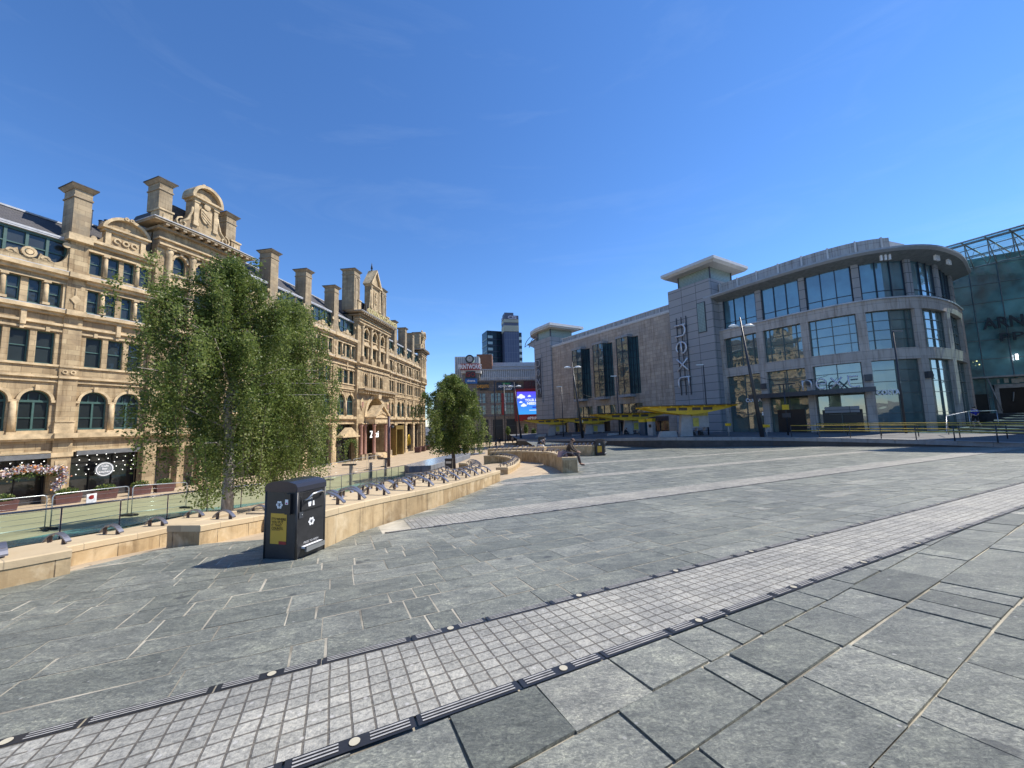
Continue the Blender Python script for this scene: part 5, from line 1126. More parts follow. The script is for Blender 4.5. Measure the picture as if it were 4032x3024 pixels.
text('lettering', 'GOLF', .65, lambda x, y, z: PF(-.9 + x, .78 + z, 10.0 + y), WHITE, .05, rt, .02).data.transform(inv_of(rt)); text('lettering', 'DINO', .6, lambda x, y, z: PF(-1.4 + x * 1.3, .78 + z, 11.4 + y), simple('green_letters', (.05, .3, .1), .5), .05, rt, .03).data.transform(inv_of(rt))
board('shop_sign', 3.0, 9, 10.3, 12.2, simple('maroon_board', (.09, .03, .03), .6), '3 LEVELS', DGREY, 1.3, 'dim maroon sign above the big screen with dark numerals', .6, .6, dz=.7)
board('banner', -2.75, -2.05, 3.7, 9.2, RED, '#PRINTWORKS', WHITE, .62, 'narrow vertical red banner between two window groups', .85, .6, cat='banner', dz=.6, ang=1)
board('shop_sign', -11.6, -9.2, 13.0, 14.9, BLACK, 'GO', RED, 1.6, 'round red letter sign above the blue sign behind the tree top', 1., .9, dz=.5)
board('shop_sign', -11.8, -8.8, 11.7, 13.0, simple('blue_board', (.02, .12, .35), .5), 'cinema', WHITE, .8, 'bright blue sign half hidden by the top of the middle tree', .9, 1.0, dz=.5)
board('shop_sign', -12.5, -9.5, -1.2, .2, BLACK, '', WHITE, 1., 'small dark sign at street level behind the middle tree', 1., .6) if False else None
# screen
rt = empty('video_screen', PF(5, 1.4, 3.6), label='big bright blue advertising screen in a red frame', cat='screen'); I = inv_of(rt)
m = MB(PF); m.box(.5, 12, .2, 1.1, 2.0, 10.2, 0); m.build('red_frame', RED, rt, I)
def scrmat():
    m, t, p = nmat('screen_glow'); gz = N(t, 'ShaderNodeSeparateXYZ'); t.links.new(coords(t, 'Object'), gz.inputs[0])
    mr = N(t, 'ShaderNodeMapRange'); mr.inputs[1].default_value = 0; mr.inputs[2].default_value = 5.8; t.links.new(gz.outputs[2], mr.inputs[0])
    c = ramp(t, mr.outputs[0], [(0, (.04, .33, .82)), (.5, (.05, .18, .85)), (1, (.10, .06, .85))]); t.links.new(c, p.inputs['Emission Color']); p.inputs['Emission Strength'].default_value = .95; p.inputs['Base Color'].default_value = (0, 0, 0, 1); return m
m = MB(PF); m.box(1.15, 9.2, 1.1, 1.2, 3.65, 9.4, 0); m.build('screen_picture', scrmat(), rt, I)
EW = emis('screen_white', (.75, .82, 1), .95)
for x, z, k in ((2.2, 8.0, .82), (4.3, 8.2, .35), (2.1, 6.7, .35), (2.8, 5.85, .6)):
    m = MB(PF)
    for dx, dz_, r_ in ((-.75, 0, .45), (0, .3, .7), (.75, .05, .5), (0, -.1, .5)): m.face([(x + (dx + r_ * math.cos(q * .5236)) * k, 1.24 + dx * .004, z + (dz_ + max(-.35, r_ * math.sin(q * .5236))) * k) for q in range(12)])
    m.build('screen_cloud', EW, rt, I)
for tx, x, z, s_ in (('YOUR FUN', 3.2, 6.95, .85), ('NEEDS', 3.65, 6.1, .85)): text('screen_lettering', tx, s_, lambda a, b, c: PF(x + a, 1.26 + c, z + b), EW, .01, rt, .04, 'LEFT').data.transform(I)
m = MB(PF); m.box(5.0, 8, 1.21, 1.25, 5.2, 5.6, 0); m.box(4.2, 8, 1.21, 1.24, 4.6, 4.75, 1); m.build('screen_caption', [emis('screen_deep_blue', (.02, .05, .5), .9), EW], rt, I)
text('lettering', '#PRINTWORKS', 1.0, lambda a, b, c: PF(3.7 + a, 1.15 + c, 2.35 + b), WHITE, .02, rt, .03, 'LEFT').data.transform(I)
# left flank behind the tree
m = MB(); m.slab([(-24, 118), (-13.5, 101), (-13, 112), (-22, 130)], -4, 9.3); m.prism([(0, 0)], 0, 0) if False else None
fb = empty('dark_roofed_building', (-19, 112, -3.8), label='grey slate roofed building between the sandstone facade and the clock', cat='building'); FI = inv_of(fb)
m.build('wall', DST, fb, FI); m = MB(); q = [(-25, 117.5), (-13.2, 100.2), (-12.5, 112), (-22, 131)]
m.face([(q[0][0], q[0][1], 9.2), (q[1][0], q[1][1], 9.6), (-12.9, 106, 12.9), (-23, 124, 10.8)]); m.face([(q[2][0], q[2][1], 9.6), (q[3][0], q[3][1], 9.2), (-23, 124, 10.8), (-12.9, 106, 12.9)]); m.build('roof', SLATE, fb, FI)
m = MB(); m.tube([(-18.5, 112, 8), (-18.5, 112, 13.8)], .07, 5); m.tube([(-19.5, 112, 13.3), (-17.5, 112, 13.3)], .04, 4); m.tube([(-22, 117, 10), (-22, 117, 14.2)], .05, 5); m.build('aerial', DGREY, fb, FI)
# far tower
ct = empty('office_tower', (0, 305, -4), label='tall dark blue glass office tower with cream ribbed bands near its top', cat='tower'); TI = inv_of(ct)
BLUEP = ashlar('solar_panel_blue', (.085, .10, .165), (.075, .09, .155), (.15, .17, .22), 2.0, 5.2, .14, off=0, var=.1, streak=False, rough=.35)
DBL = ashlar('dark_tower_glass', (.012, .03, .045), (.016, .04, .055), (.01, .015, .03), 3., 5.0, .5, off=0, var=.3, streak=False, rough=.2)
def TF(ax, ay, bx, by):
    a_ = Vector((ax, ay)); dr = (Vector((bx, by)) - a_); L_ = dr.length; dr.normalize(); nn = Vector((dr.y, -dr.x))
    return (lambda s, d, z: (a_.x + dr.x * s + nn.x * d, a_.y + dr.y * s + nn.y * d, z)), L_
FR1, L1 = TF(-4.95, 300, 6.7, 302.5); 
m = MB(FR1); m.box(0, L1, -11, 0, -4, 74.1, 0); m.build('service_core', BLUEP, ct, TI)
m = MB(FR1); m.box(0, L1, -11, 0, 74.1, 87.3, 0); m.build('sign_band', simple('navy_cladding', (.09, .10, .15), .5), ct, TI)
m = MB(FR1); m.box(-.05, L1 + .05, -11.05, .15, 74.1, 79., 1); m.box(-.05, L1 + .05, -11.05, .15, 81.4, 84.2, 1)
for z0, z1 in ((74.1, 79.), (81.4, 84.)):
    for k in range(14): x = .2 + k * L1 / 14; m.box(x, x + .42, .15, .5, z0 + .1, z1 - .1, 0)
    for k in range(12): y = -.6 - k * .87; m.box(-.3, -.05, y - .4, y, z0 + .1, z1 - .1, 0)
m.build('ribbed_band', [simple('cream_ribs', (.66, .62, .48), .6, var=0), simple('dark_groove', (.2, .19, .16), .6)], ct, TI)
m = MB(FR1); m.box(1.2, 8.5, -13, -3, 87, 90.4, 0); m.build('plant_room', bpy.data.materials['navy_cladding'], ct, TI)
text('name_lettering', 'CIS', 3.4, lambda x, y, z: FR1(6.6 + x * 1.5, .25 + z, 84.5 + y), simple('tower_letters', (.5, .46, .55), .5), .3, ct, .12).data.transform(TI)
text('name_lettering', 'CIS', 3.2, lambda x, y, z: FR1(-.3 - z, -5.5 + x * 1.2, 84.4 + y), bpy.data.materials['tower_letters'], .2, ct, .1).data.transform(TI)
FR2, L2 = TF(-19.1, 305, 9.2, 316); m = MB(FR2); m.box(0, L2, -14, 0, -4, 76.5, 0); m.build('glass_slab', DBL, ct, TI)
m = MB(FR2); zz = 4
while zz < 74: m.box(.2, L2, 0, .25, zz, zz + .9, 0); m.box(.6, 4.6, .25, .4, zz + 1.2, zz + 3.4, 1); m.box(L2 - 3, L2 - .2, .1, .4, zz + 1.2, zz + 3.6, 1); m.box(-.25, 0, -13.8, -.2, zz, zz + 1.1, 2); zz += 5.0
m.build('floor_bands', [simple('navy_band', (.01, .015, .04), .3), simple('bright_blinds', (.38, .5, .52), .4), simple('grey_green_panel', (.16, .22, .21), .4)], ct, TI)

# ---------------------------------------------------------------- curved stone seat walls with steel arches
def gnd(x, y): return g(x, y) if inpoly(x, y, PL) else lz(x, y)
HO = {}
def hoop_proto(w):
    """strap arch on two posts, spans along local x"""
    h = .17 * (w / .62) ** .5; L = w / 2
    rt = empty('steel_arch', (0, 0, -50)); pts = [(-L + 2 * L * i / 12, h * (1 - ((-L + 2 * L * i / 12) / L) ** 2) + .055) for i in range(13)]
    m = MB(); m.prism(pts + [(x, z - .026) for x, z in pts[::-1]], -.045, .045); m.build('strap', STEEL_D, rt)
    for sx_ in (-1, 1): m = MB(); x = sx_ * L * .62; z = h * (1 - .62 ** 2) + .045; m.frustum(x - .022, x + .022, -.026, .026, 0, x - .018, x + .018, -.026, .026, z); m.build('arch_post', POST, rt)
    return rt
NH = [0]; ORD = 'first second third fourth fifth sixth seventh eighth ninth tenth eleventh twelfth thirteenth fourteenth fifteenth sixteenth seventeenth eighteenth nineteenth twentieth twenty-first twenty-second twenty-third'.split()
def bench(name_label, fpts, width, side, hoops, hw, hlab, depth=None, hoff=.5, skirt=.25):
    """fpts: front top edge (x, y, z) near to far; width to the given side (-1 left of travel)"""
    rt = empty('stone_seat_wall', (fpts[0][0], fpts[0][1], gnd(fpts[0][0], fpts[0][1])), label=name_label, cat='seat wall', group='curved sandstone seat walls of the square'); I = inv_of(rt)
    P = [Vector(p) for p in fpts]; Q = []
    for i in range(len(P) - 1):
        a, b, c, d = P[max(i - 1, 0)], P[i], P[i + 1], P[min(i + 2, len(P) - 1)]
        for k in range(5): t = k / 5; Q.append(.5 * ((2 * b) + (-a + c) * t + (2 * a - 5 * b + 4 * c - d) * t * t + (-a + 3 * b - 3 * c + d) * t ** 3))
    Q.append(P[-1]); S = [0.]
    for a, b in zip(Q, Q[1:]): S.append(S[-1] + (b - a).xy.length)
    def at(s, off=0.):
        i = min(max(int(np.searchsorted(S, s)) - 1, 0), len(S) - 2); t = (s - S[i]) / (S[i + 1] - S[i]); p = Q[i].lerp(Q[i + 1], t) if 0 <= t <= 1 else Q[i] + (Q[i + 1] - Q[i]) * t
        j0, j1 = max(i - 1, 0), min(i + 2, len(Q) - 1); d = (Q[j1] - Q[j0]); d.z = 0; d.normalize(); n = Vector((-d.y, d.x, 0)) * (-side) * -1 if side > 0 else Vector((-d.y, d.x, 0))
        if side > 0: n = Vector((d.y, -d.x, 0))
        return p + n * off, d
    T = S[-1]; n = max(3, int(T / .5)); body = MB(); cop = MB(); u0 = 0
    for k in range(n):
        a, b = T * k / n, T * (k + 1) / n; f0, _ = at(a, .015); f1, _ = at(b, .015); b0, _ = at(a, width - .015); b1, _ = at(b, width - .015)
        zb = min(gnd(f0.x, f0.y), gnd(f1.x, f1.y), gnd(b0.x, b0.y)) - skirt
        body.face([(f0.x, f0.y, zb), (f1.x, f1.y, zb), (f1.x, f1.y, f1.z - .12), (f0.x, f0.y, f0.z - .12)], 0, [(a, 0), (b, 0), (b, f1.z - zb), (a, f0.z - zb)])
        body.face([(b1.x, b1.y, zb), (b0.x, b0.y, zb), (b0.x, b0.y, f0.z - .12), (b1.x, b1.y, f1.z - .12)], 0, [(b, 0), (a, 0), (a, f0.z - zb), (b, f1.z - zb)])
        if k == 0: body.face([(b0.x, b0.y, zb), (f0.x, f0.y, zb), (f0.x, f0.y, f0.z - .12), (b0.x, b0.y, f0.z - .12)])
        if k == n - 1: body.face([(f1.x, f1.y, zb), (b1.x, b1.y, zb), (b1.x, b1.y, f1.z - .12), (f1.x, f1.y, f1.z - .12)])
        prof = [(0, -.12), (0, -.02), (.02, 0), (width - .02, 0), (width, -.02), (width, -.12)]
        R0 = [at(a + (.0), o)[0] + Vector((0, 0, z)) for o, z in prof]; R1 = [at(b, o)[0] + Vector((0, 0, z)) for o, z in prof]
        cum = [0, .1, .13, width, width + .03, width + .13]
        for i in range(5): cop.face([tuple(R0[i]), tuple(R1[i]), tuple(R1[i + 1]), tuple(R0[i + 1])], 0, [(a, .3 + cum[i]), (b, .3 + cum[i]), (b, .3 + cum[i + 1]), (a, .3 + cum[i + 1])])
        if k == 0: cop.face([tuple(p) for p in R0])
        if k == n - 1: cop.face([tuple(p) for p in R1[::-1]])
    body.build('wall_face', BWALL, rt, I); cop.build('coping', BTOP, rt, I)
    if hoops:
        if hw not in HO: HO[hw] = hoop_proto(hw)
        for s in hoops:
            p, d = at(min(max(s, .1), T - .05), width * hoff); o = dup(HO[hw], p + Vector((0, 0, .0)), math.atan2(d.y, d.x) - math.pi / 2)
            k_ = hoops.index(s); o['label'] = hlab + ', ' + ORD[min(k_, 22)] + ' from near end'; o['category'] = 'armrest'; o['group'] = 'low steel arches dividing the seat walls'; NH[0] += 1
    return at, T
fr_ = lambda a, b, n: [a + (b - a) * i / (n - 1) for i in range(n)]
bench('short stone seat wall at the bottom left edge of the photo, ending in a pale block', [(-9.1, 2.9, .1), (-8.3, 4.2, -.02), (-7.55, 5.45, -.16), (-7.06, 6.33, -.2)], .95, -1, [2.15, 3.35], .48, 'wide steel arch on the bottom left seat wall')
bench('stone seat wall running behind the bottom left block towards the tree', [(-8.9, 5.2, -.3), (-8.25, 6.2, -.34), (-8.0, 7.0, -.36), (-7.95, 7.75, -.42), (-7.87, 8.59, -.5), (-7.85, 9.8, -.58), (-7.9, 11.2, -.66)], .95, -1, [1.2, 2.3, 3.2, 4.2, 5.3], .48, 'low steel arch on the wall before the long balustrade')
bench('stone seat wall with a dark square end left of the near black bin', [(-6.22, 7.82, -.24), (-6.18, 8.3, -.29), (-6.12, 8.8, -.35), (-6.12, 9.9, -.48), (-6.2, 11.3, -.6), (-6.1, 13, -.7)], .72, -1, [.95, 2.2, 3.2, 4.3], .48, 'low steel arch on the wall beside the near tree trunk')
h1 = [.85, 1.6, 2.45, 3.35, 4.25, 5.15, 6.0, 6.85, 7.65, 8.4, 9.05]
bench('longest sandstone seat wall curving away from the near black bin', [(-3.42, 7.0, .14), (-3.36, 7.32, .12), (-3.19, 8.53, .02), (-2.8, 9.7, -.06), (-2.16, 11.14, -.13), (-1.38, 13.75, -.26), (-.59, 16.53, -.37)], .98, -1, h1, .78, 'steel arch in the front row on the longest seat wall')
bench('second row seat wall directly behind the longest one, hooking round at its far end', [(-3.98, 8.5, -.03), (-3.8, 9.2, -.07), (-3.6, 10.1, -.12), (-3.25, 11.4, -.2), (-2.55, 13.5, -.3), (-2.05, 16.0, -.44), (-1.6, 19.4, -.62), (-1.75, 22.0, -.74), (-2.2, 24.8, -.85), (-3.0, 25.9, -.88)], .85, -1, [.5 + .78 * i for i in range(22)], .7, 'steel arch in the second row, behind the front arches')
bench('third row seat wall ending beside the small litter bin at the middle tree', [(-5.9, 9.6, -.42), (-5.5, 11.2, -.5), (-4.75, 13.6, -.6), (-4.3, 16, -.72), (-4.0, 19, -.88), (-3.8, 22, -1.02), (-3.75, 24.2, -1.12)], .8, -1, [.5 + .85 * i for i in range(17)], .66, 'steel arch in the third row, nearest the glass balustrade')
bench('tall block ended seat wall the seated person is on', [(3.0, 18.45, -.1), (3.02, 19.6, -.1), (2.95, 21.6, -.13), (2.75, 23.6, -.2), (2.6, 25.2, -.28)], .74, -1, [.35, 1.9, 3.3, 4.7, 6.1], .62, 'steel arch on the wall behind the seated person')
bench('long curved seat wall in shade behind the round ramp', [(2.55, 25.6, -.4), (2.35, 27.2, -.45), (1.9, 28.9, -.55), (.9, 31.9, -.68), (-.5, 34.1, -.78), (-2.0, 35.6, -.9)], .7, -1, [.6 + .9 * i for i in range(12)], .62, 'small steel arch on the curved wall behind the round ramp') if False else \
bench('long curved seat wall in shade behind the round ramp', [(-2.2, 35.0, -.9), (-.7, 33.7, -.8), (.45, 31.9, -.7), (1.5, 28.8, -.55), (2.3, 25.9, -.42)], .7, -1, [.6 + .9 * i for i in range(11)], .62, 'small steel arch on the curved wall behind the round ramp')
bench('hairpin shaped seat wall in the middle of the ramps', [(-.32, 19.5, -.6), (.05, 21.8, -.72), (.3, 24.6, -.83), (.42, 27.6, -.95), (.2, 29.6, -1.0), (-.35, 32.2, -1.1), (-1.3, 34.6, -1.2), (-2.3, 35.9, -1.3)], .62, -1, [.5 + .9 * i for i in range(18)], .56, 'small steel arch on the hairpin shaped wall')
bench('far seat wall stretching left behind the round ramp', [(-2.5, 37.0, -.8), (.3, 36.2, -.72), (2.7, 34.9, -.62)], .7, -1, [.4 + .5 * i for i in range(10)], .5, 'tiny steel arch on the far left seat wall')
bench('far seat wall in shade ending at the second black bin', [(2.8, 33.3, -.5), (4.4, 31.7, -.4), (6.02, 30.0, -.3)], .7, -1, [.3 + .42 * i for i in range(11)], .5, 'tiny steel arch on the wall by the second bin')
for o in list(HO.values()):
    for c in list(o.children): bpy.data.objects.remove(c)
    bpy.data.objects.remove(o)

# ---------------------------------------------------------------- glass balustrade and water channel
def balustrade(pts, lab, step, rail_r):
    rt = empty('glass_balustrade', pts[0], label=lab, cat='balustrade', group='green glass balustrades above the street'); I = inv_of(rt)
    F_ = Frame([p[:2] for p in pts], 1, True); T = F_.S[-1]; SS = [0.]
    for a, b in zip(pts, pts[1:]): SS.append(SS[-1] + math.hypot(b[0] - a[0], b[1] - a[1]))
    def zz(s): return float(np.interp(s / T, [q / SS[-1] for q in SS], [p[2] for p in pts]))
    n = int(T / step); m = MB(); m.tube([(*F_(T * i / (n * 2), 0, 0)[:2], zz(T * i / (n * 2)) + 1.1) for i in range(n * 2 + 1)], rail_r, 8); m.build('handrail', STEEL, rt, I)
    for i in range(n + 1): p = F_(T * i / n, 0, 0); m = MB(); m.tube([(p[0], p[1], zz(T * i / n) - .2), (p[0], p[1], zz(T * i / n) + 1.09)], .02, 6); m.build('post', DGREY, rt, I)
    for i in range(n):
        a, b = T * i / n, T * (i + 1) / n; p, q = F_(a, 0, 0), F_(b, 0, 0); m = MB(); d_ = (Vector(q) - Vector(p)).normalized(); e_ = d_ * .03; nn = Vector((d_.y, -d_.x, 0)) * .006
        c = [(p[0] + e_.x, p[1] + e_.y, zz(a)), (q[0] - e_.x, q[1] - e_.y, zz(b)), (q[0] - e_.x, q[1] - e_.y, zz(b) + 1.06), (p[0] + e_.x, p[1] + e_.y, zz(a) + 1.06)]
        m.face(c); m.build('glass_pane', MGLASS, rt, I)
balustrade([(-19.5, 6.4, -1.5), (-17.1, 9.2, -1.65), (-15.5, 11.8, -1.8), (-14.75, 14.5, -1.95), (-14.1, 17.3, -2.1), (-13.2, 20.2, -2.28), (-11.9, 22.2, -2.4)], 'long steel railed glass balustrade behind the near seat walls and tree', 1.5, .032)
balustrade([(-11.6, 22.4, -2.4), (-11.15, 23.69, -2.42), (-10.98, 27.5, -2.7), (-10.6, 32.0, -2.95), (-10.1, 36, -3.1)], 'green glass balustrade right of the near bin, in front of the blue water channel', 1.35, .024)
m = MB(); wp = [(-19, 8.5), (-16.4, 12.5), (-15.4, 17), (-14.2, 21.5), (-12.4, 24), (-11.6, 30), (-11.2, 36.6)]; WF = Frame(wp, -1); a_ = 0
WATER = simple('shallow_teal_water', (.17, .40, .43), .12, var=.35, nscale=1.3, bump=.5)
n = 40
for i in range(n):
    s0, s1 = WF.S[-1] * i / n, WF.S[-1] * (i + 1) / n; c = [WF(s0, -.2, 0), WF(s1, -.2, 0), WF(s1, 1.7, 0), WF(s0, 1.7, 0)]
    if c[2][0] > c[1][0]: c = [WF(s0, .2, 0), WF(s1, .2, 0), WF(s1, -1.7, 0), WF(s0, -1.7, 0)]
    m.face([(x, y, lz(x, y) + .035) for x, y, _ in c])
tag(m.build('water', WATER), kind='structure')
# long polished stone water table
rt = empty('water_table', (-8, 45, -3), label='long low polished granite water table between the trees and the sandstone building', cat='water feature'); I = inv_of(rt)
m = MB(); tp = [(-8.3, 38.9), (-5.9, 52.6), (-8.2, 53.4), (-10.0, 46.5), (-11.2, 39.9), (-10.4, 38.6)]
m.slab(tp, -3.3, -2.42, 0); m.build('granite_side', ashlar('blue_grey_granite', (.20, .22, .26), (.16, .18, .22), (.1, .1, .12), .8, 2., .01), rt, I)
m = MB(); m.slab([(x * .985 - .12, y) for x, y in tp], -2.42, -2.38, 0); m.build('wet_top', simple('wet_granite', (.30, .32, .36), .15, var=.3, nscale=4, bump=.3), rt, I)
rt = empty('stone_plinth', (-6.5, 58, -3), label='small flat dark stone plinth with three posts beyond the water table', cat='plinth'); I = inv_of(rt)
m = MB(); m.slab([(-7.8, 57), (-4.2, 57.4), (-4.4, 59), (-8, 58.8)], -3.3, -2.75); m.build('plinth_stone', simple('plinth_grey', (.2, .21, .24), .5), rt, I)
for x in (-6.9, -5.9, -5.1): m = MB(); m.box(x - .06, x + .06, 57.9, 58, -2.75, -1.7); m.build('post', POST, rt, I)

# ---------------------------------------------------------------- black litter bins
def hexflower(m, c, r, fn, mm=0):
    m.face([fn(c[0] + r * (1 + .13 * math.cos(6 * a)) * math.cos(a), c[1] + r * (1 + .13 * math.cos(6 * a)) * math.sin(a)) for a in [2 * math.pi * i / 36 for i in range(36)]], mm)
def bigbin(x, y, rz, lab, full=True):
    """local: +x face carries the hatch, -y face carries the poster"""
    z = g(x, y); rt = empty('litter_bin', (x, y, z), rz, label=lab, cat='litter bin', group='tall black solar litter bins'); W2, D2 = .33, .31; H = 1.12
    m = MB(); m.box(-W2, W2, -D2, D2, .02, H, 0); m.box(-W2 + .01, W2 - .01, -D2 + .01, D2 - .01, 0, .02, 0)
    for q in ((-W2, -D2), (W2, -D2), (W2, D2), (-W2, D2)): m.tube([(q[0] * .975, q[1] * .975, 0), (q[0] * .975, q[1] * .975, H)], .02, 8)
    m.build('bin_body', BINB, rt)
    m = MB(); pr = [(-W2 - .012, H - .03), (W2 + .012, H - .03), (W2 + .012, H + .05), (W2 - .03, H + .1), (W2 * .5, H + .135), (0, H + .15), (-W2 * .5, H + .135), (-W2 + .03, H + .1), (-W2 - .012, H + .05)]
    m.prism(pr, -D2 - .01, D2 + .01); m.build('domed_lid', simple('black_gloss_lid', (.03, .032, .045), .22, .2, var=.1), rt)
    m = MB(); X = W2 + .002
    m.box(W2 - .01, X + .004, -.24, .24, .76, 1.06, 0); m.box(X, X + .02, -.235, .235, .78, .95, 1); m.tube([(X + .0, -.2, .93), (X + .09, -.18, .96), (X + .11, -.1, 1.03), (X + .11, .1, 1.05), (X + .07, .19, 1.02), (X, .2, .97)], .016, 8, 2); m.build('hatch_door', [BLACK, BINB, STEEL], rt)
    m = MB(); m.tube([(X, -.22, .03 + .09), (X, .22, .12)], .03, 8) if False else m.prism([(-.2, 0), (.2, 0), (.2, .1), (-.2, .1)], 0, 0) if False else None
    m = MB(); m.box(X, X + .10, -.2, .2, .17, .2, 0); m.box(X + .07, X + .11, -.2, .2, .12, .2, 1); m.build('foot_pedal', [WHITE, STEEL], rt)
    fX = lambda a, b: (X + .003, a, b); fY = lambda a, b: (a, -D2 - .003, b)
    m = MB(); hexflower(m, (0, .56), .062, fX); hexflower(m, (-.03, .88), .062, fY); m.build('white_emblem', WHITE, rt)
    m = MB()
    for fn, c in ((lambda a, b: (X + .006, a, b), (0, .56)), (lambda a, b: (a, -D2 - .006, b), (-.03, .88))):
        m.face([fn(c[0] + .012 * math.cos(t), c[1] + .032 * math.sin(t)) for t in [2 * math.pi * i / 12 for i in range(12)]])
        for sg in (-1, 1):
            for dz_ in (.012, -.012): m.face([fn(c[0], c[1] + dz_), fn(c[0] + sg * .038, c[1] + dz_ + .02), fn(c[0] + sg * .036, c[1] + dz_ + .006)])
            m.face([fn(c[0], c[1] - .025), fn(c[0] + sg * .022, c[1] - .046), fn(c[0] + sg * .016, c[1] - .046)])
    m.build('emblem_insect', DGREY, rt)
    m = MB(); m.box(-.2, .13, -D2 - .004, -D2, .25, .74, 0); m.box(-.02, .13, -D2 - .006, -D2, .25, .3, 1); m.build('poster', [simple('mustard_poster', (.62, .36, .035), .5, var=.05), RED], rt)
    if full:
        for i, l_ in enumerate(("IT'S WHERE", 'YOU PUT', 'IT THAT', 'COUNTS.')): text('poster_lettering', l_, .058, lambda a, b, c: (-.18 + a, -D2 - .007, .63 - i * .05 + b), BLACK, .001, rt, .0012, 'LEFT')
        m = MB(); m.box(-.18, .0, -D2 - .008, -D2 - .006, .468, .473); m.build('poster_underline', BLACK, rt)
        text('pedal_lettering', 'PRESS TO OPEN', .045, lambda a, b, c: (X + .004, a, .23 + b), WHITE, .001, rt, .0008)
        m = MB(); m.box(.13, .24, -D2 - .05, -D2, .74, 1.07, 0); m.box(.14, .2, -D2 - .054, -D2 - .05, .9, .98, 1); m.box(.155, .19, -D2 - .055, -D2 - .052, .91, .93, 2); m.build('ashtray', [BLACK, WHITE, simple('magenta_sticker', (.5, .02, .15), .5)], rt)
        m = MB(); m.box(X, X + .012, -.27, -.19, .66, .76, 0); m.lathe(X + .016, -.22, [(.008, .705), (.008, .715)], 8, 1); m.build('lock_plate', [DGREY, STEEL], rt)
        m = MB(); m.face([(X + .022, -.1, .90), (X + .022, -.03, .90), (X + .022, -.04, .82), (X + .022, -.09, .82)]); m.face([(X + .022, .0, .9), (X + .022, .03, .9), (X + .022, .04, .82), (X + .022, .0, .82)]); m.build('recycling_mark', WHITE, rt)
        text('bin_mark', 'BIG', .05, lambda a, b, c: (X + .024, -.05 + a, .925 + b), WHITE, .001, rt, .001)
    return rt
# corner nearest the camera is local (+W2, -D2)
rb = R(-16); bx, by = -3.57, 6.45
cx_ = bx - (.33 * math.cos(rb) + .31 * math.sin(rb)); cy_ = by - (.33 * math.sin(rb) - .31 * math.cos(rb))
bigbin(cx_, cy_, rb, 'near black litter bin with yellow poster, silver handle and white emblems on the grey paving')
bigbin(6.75, 30.3, R(-20), 'second black litter bin with a yellow poster, at the end of the far seat wall', False)
bigbin(3.0, 41.5, R(-10), 'third black litter bin, partly hidden behind the far seat walls', False)
rt = empty('small_litter_bin', (-4.92, 29.5, lz(-4.92, 29.5)), 0, label='small black street bin with a wide slot at the foot of the middle tree', cat='litter bin')
m = MB(); m.box(-.27, .27, -.2, .2, 0, .95); m.box(-.3, .3, -.22, .22, .93, 1.0); m.build('bin_body', BLACK, rt); m = MB(); m.box(-.2, .2, -.215, -.2, .66, .82); m.build('bin_slot', STEEL, rt); m = MB(); hexflower(m, (0, .3), .08, lambda a, b: (a, -.21, b)); m.build('white_emblem', WHITE, rt)

# ---------------------------------------------------------------- street barriers, planters, garland and doors at the shops
def fence_panel(p, q, lab, h=1.38):
    a, b = Vector((*p, lz(*p))), Vector((*q, lz(*q))); rt = empty('barrier_panel', a, label=lab, cat='barrier', group='wheeled wire barrier panels in front of the shops'); I = inv_of(rt)
    d = (b - a); U = Vector((0, 0, 1)); r = .12
    fr = [a + U * .1, a + U * (h - r), a + d.normalized() * r * .3 + U * (h - r * .3), a + d.normalized() * r + U * h, b - d.normalized() * r + U * h, b - d.normalized() * r * .3 + U * (h - r * .3), b + U * (h - r), b + U * .1]
    m = MB(); m.tube(fr, .02, 6); m.tube([a + U * .14, b + U * .14], .018, 6); m.build('tube_frame', simple('galvanised_tube', (.5, .53, .53), .35, .6, var=.1), rt, I)
    m = MB()
    for k in range(1, 6): m.tube([a + U * (.14 + (h - .14) * k / 6), b + U * (.14 + (h - .14) * k / 6)], .006, 4)
    m.build('wires', STEEL, rt, I)
    for e in (a, b): n_ = Vector((d.y, -d.x, 0)).normalized(); m = MB(); c = e + n_ * 0; m.tube([c - n_ * .36 + U * .05, c + n_ * .36 + U * .05], .06, 4); m.build('rubber_foot', BLACK, rt, I)
fence_panel((-20.1, 13.2), (-18.75, 15.75), 'wire barrier panel at the left edge, in front of the flower garland'); fence_panel((-18.7, 15.9), (-18.2, 18.5), 'wire barrier panel with a white notice, in front of the round window logo')
fence_panel((-18.15, 18.65), (-17.8, 21.3), 'wire barrier panel behind the near tree'); 
for i, (p, q, l) in enumerate((((-17.4, 33.5), (-17.2, 36.2), 'leftmost wire barrier panel before the main arch'), ((-17.1, 36.3), (-16.9, 40.4), 'wire barrier panel in front of the arch steps'), ((-16.9, 41.0), (-16.6, 44.0), 'wire barrier panel right of the arch steps'), ((-16.5, 44.2), (-15.9, 47.5), 'rightmost wire barrier panel, beside the camera column'))): fence_panel(p, q, l, 1.5)
rt = empty('notice', (-18.4, 17.1, -1.3), label='white notice with a red symbol tied to the wire barrier', cat='sign'); I = inv_of(rt); m = MB()
m.box(0, 0, 0, 0, 0, 0) if False else m.face([(-18.42, 16.9, -1.35), (-18.36, 17.25, -1.35), (-18.36, 17.25, -.95), (-18.42, 16.9, -.95)]); m.face([(-18.43, 16.9, -1.35), (-18.37, 17.25, -1.35), (-18.37, 17.25, -.95), (-18.43, 16.9, -.95)]); m.build('paper', WHITE, rt, I)
m = MB(); m.face([(-18.385 + .012 * math.cos(a), 17.075 + .11 * math.cos(a), -1.1 + .09 * math.sin(a)) for a in [i * .524 for i in range(12)]]); m.build('red_symbol', RED, rt, I)
LEAFM = None
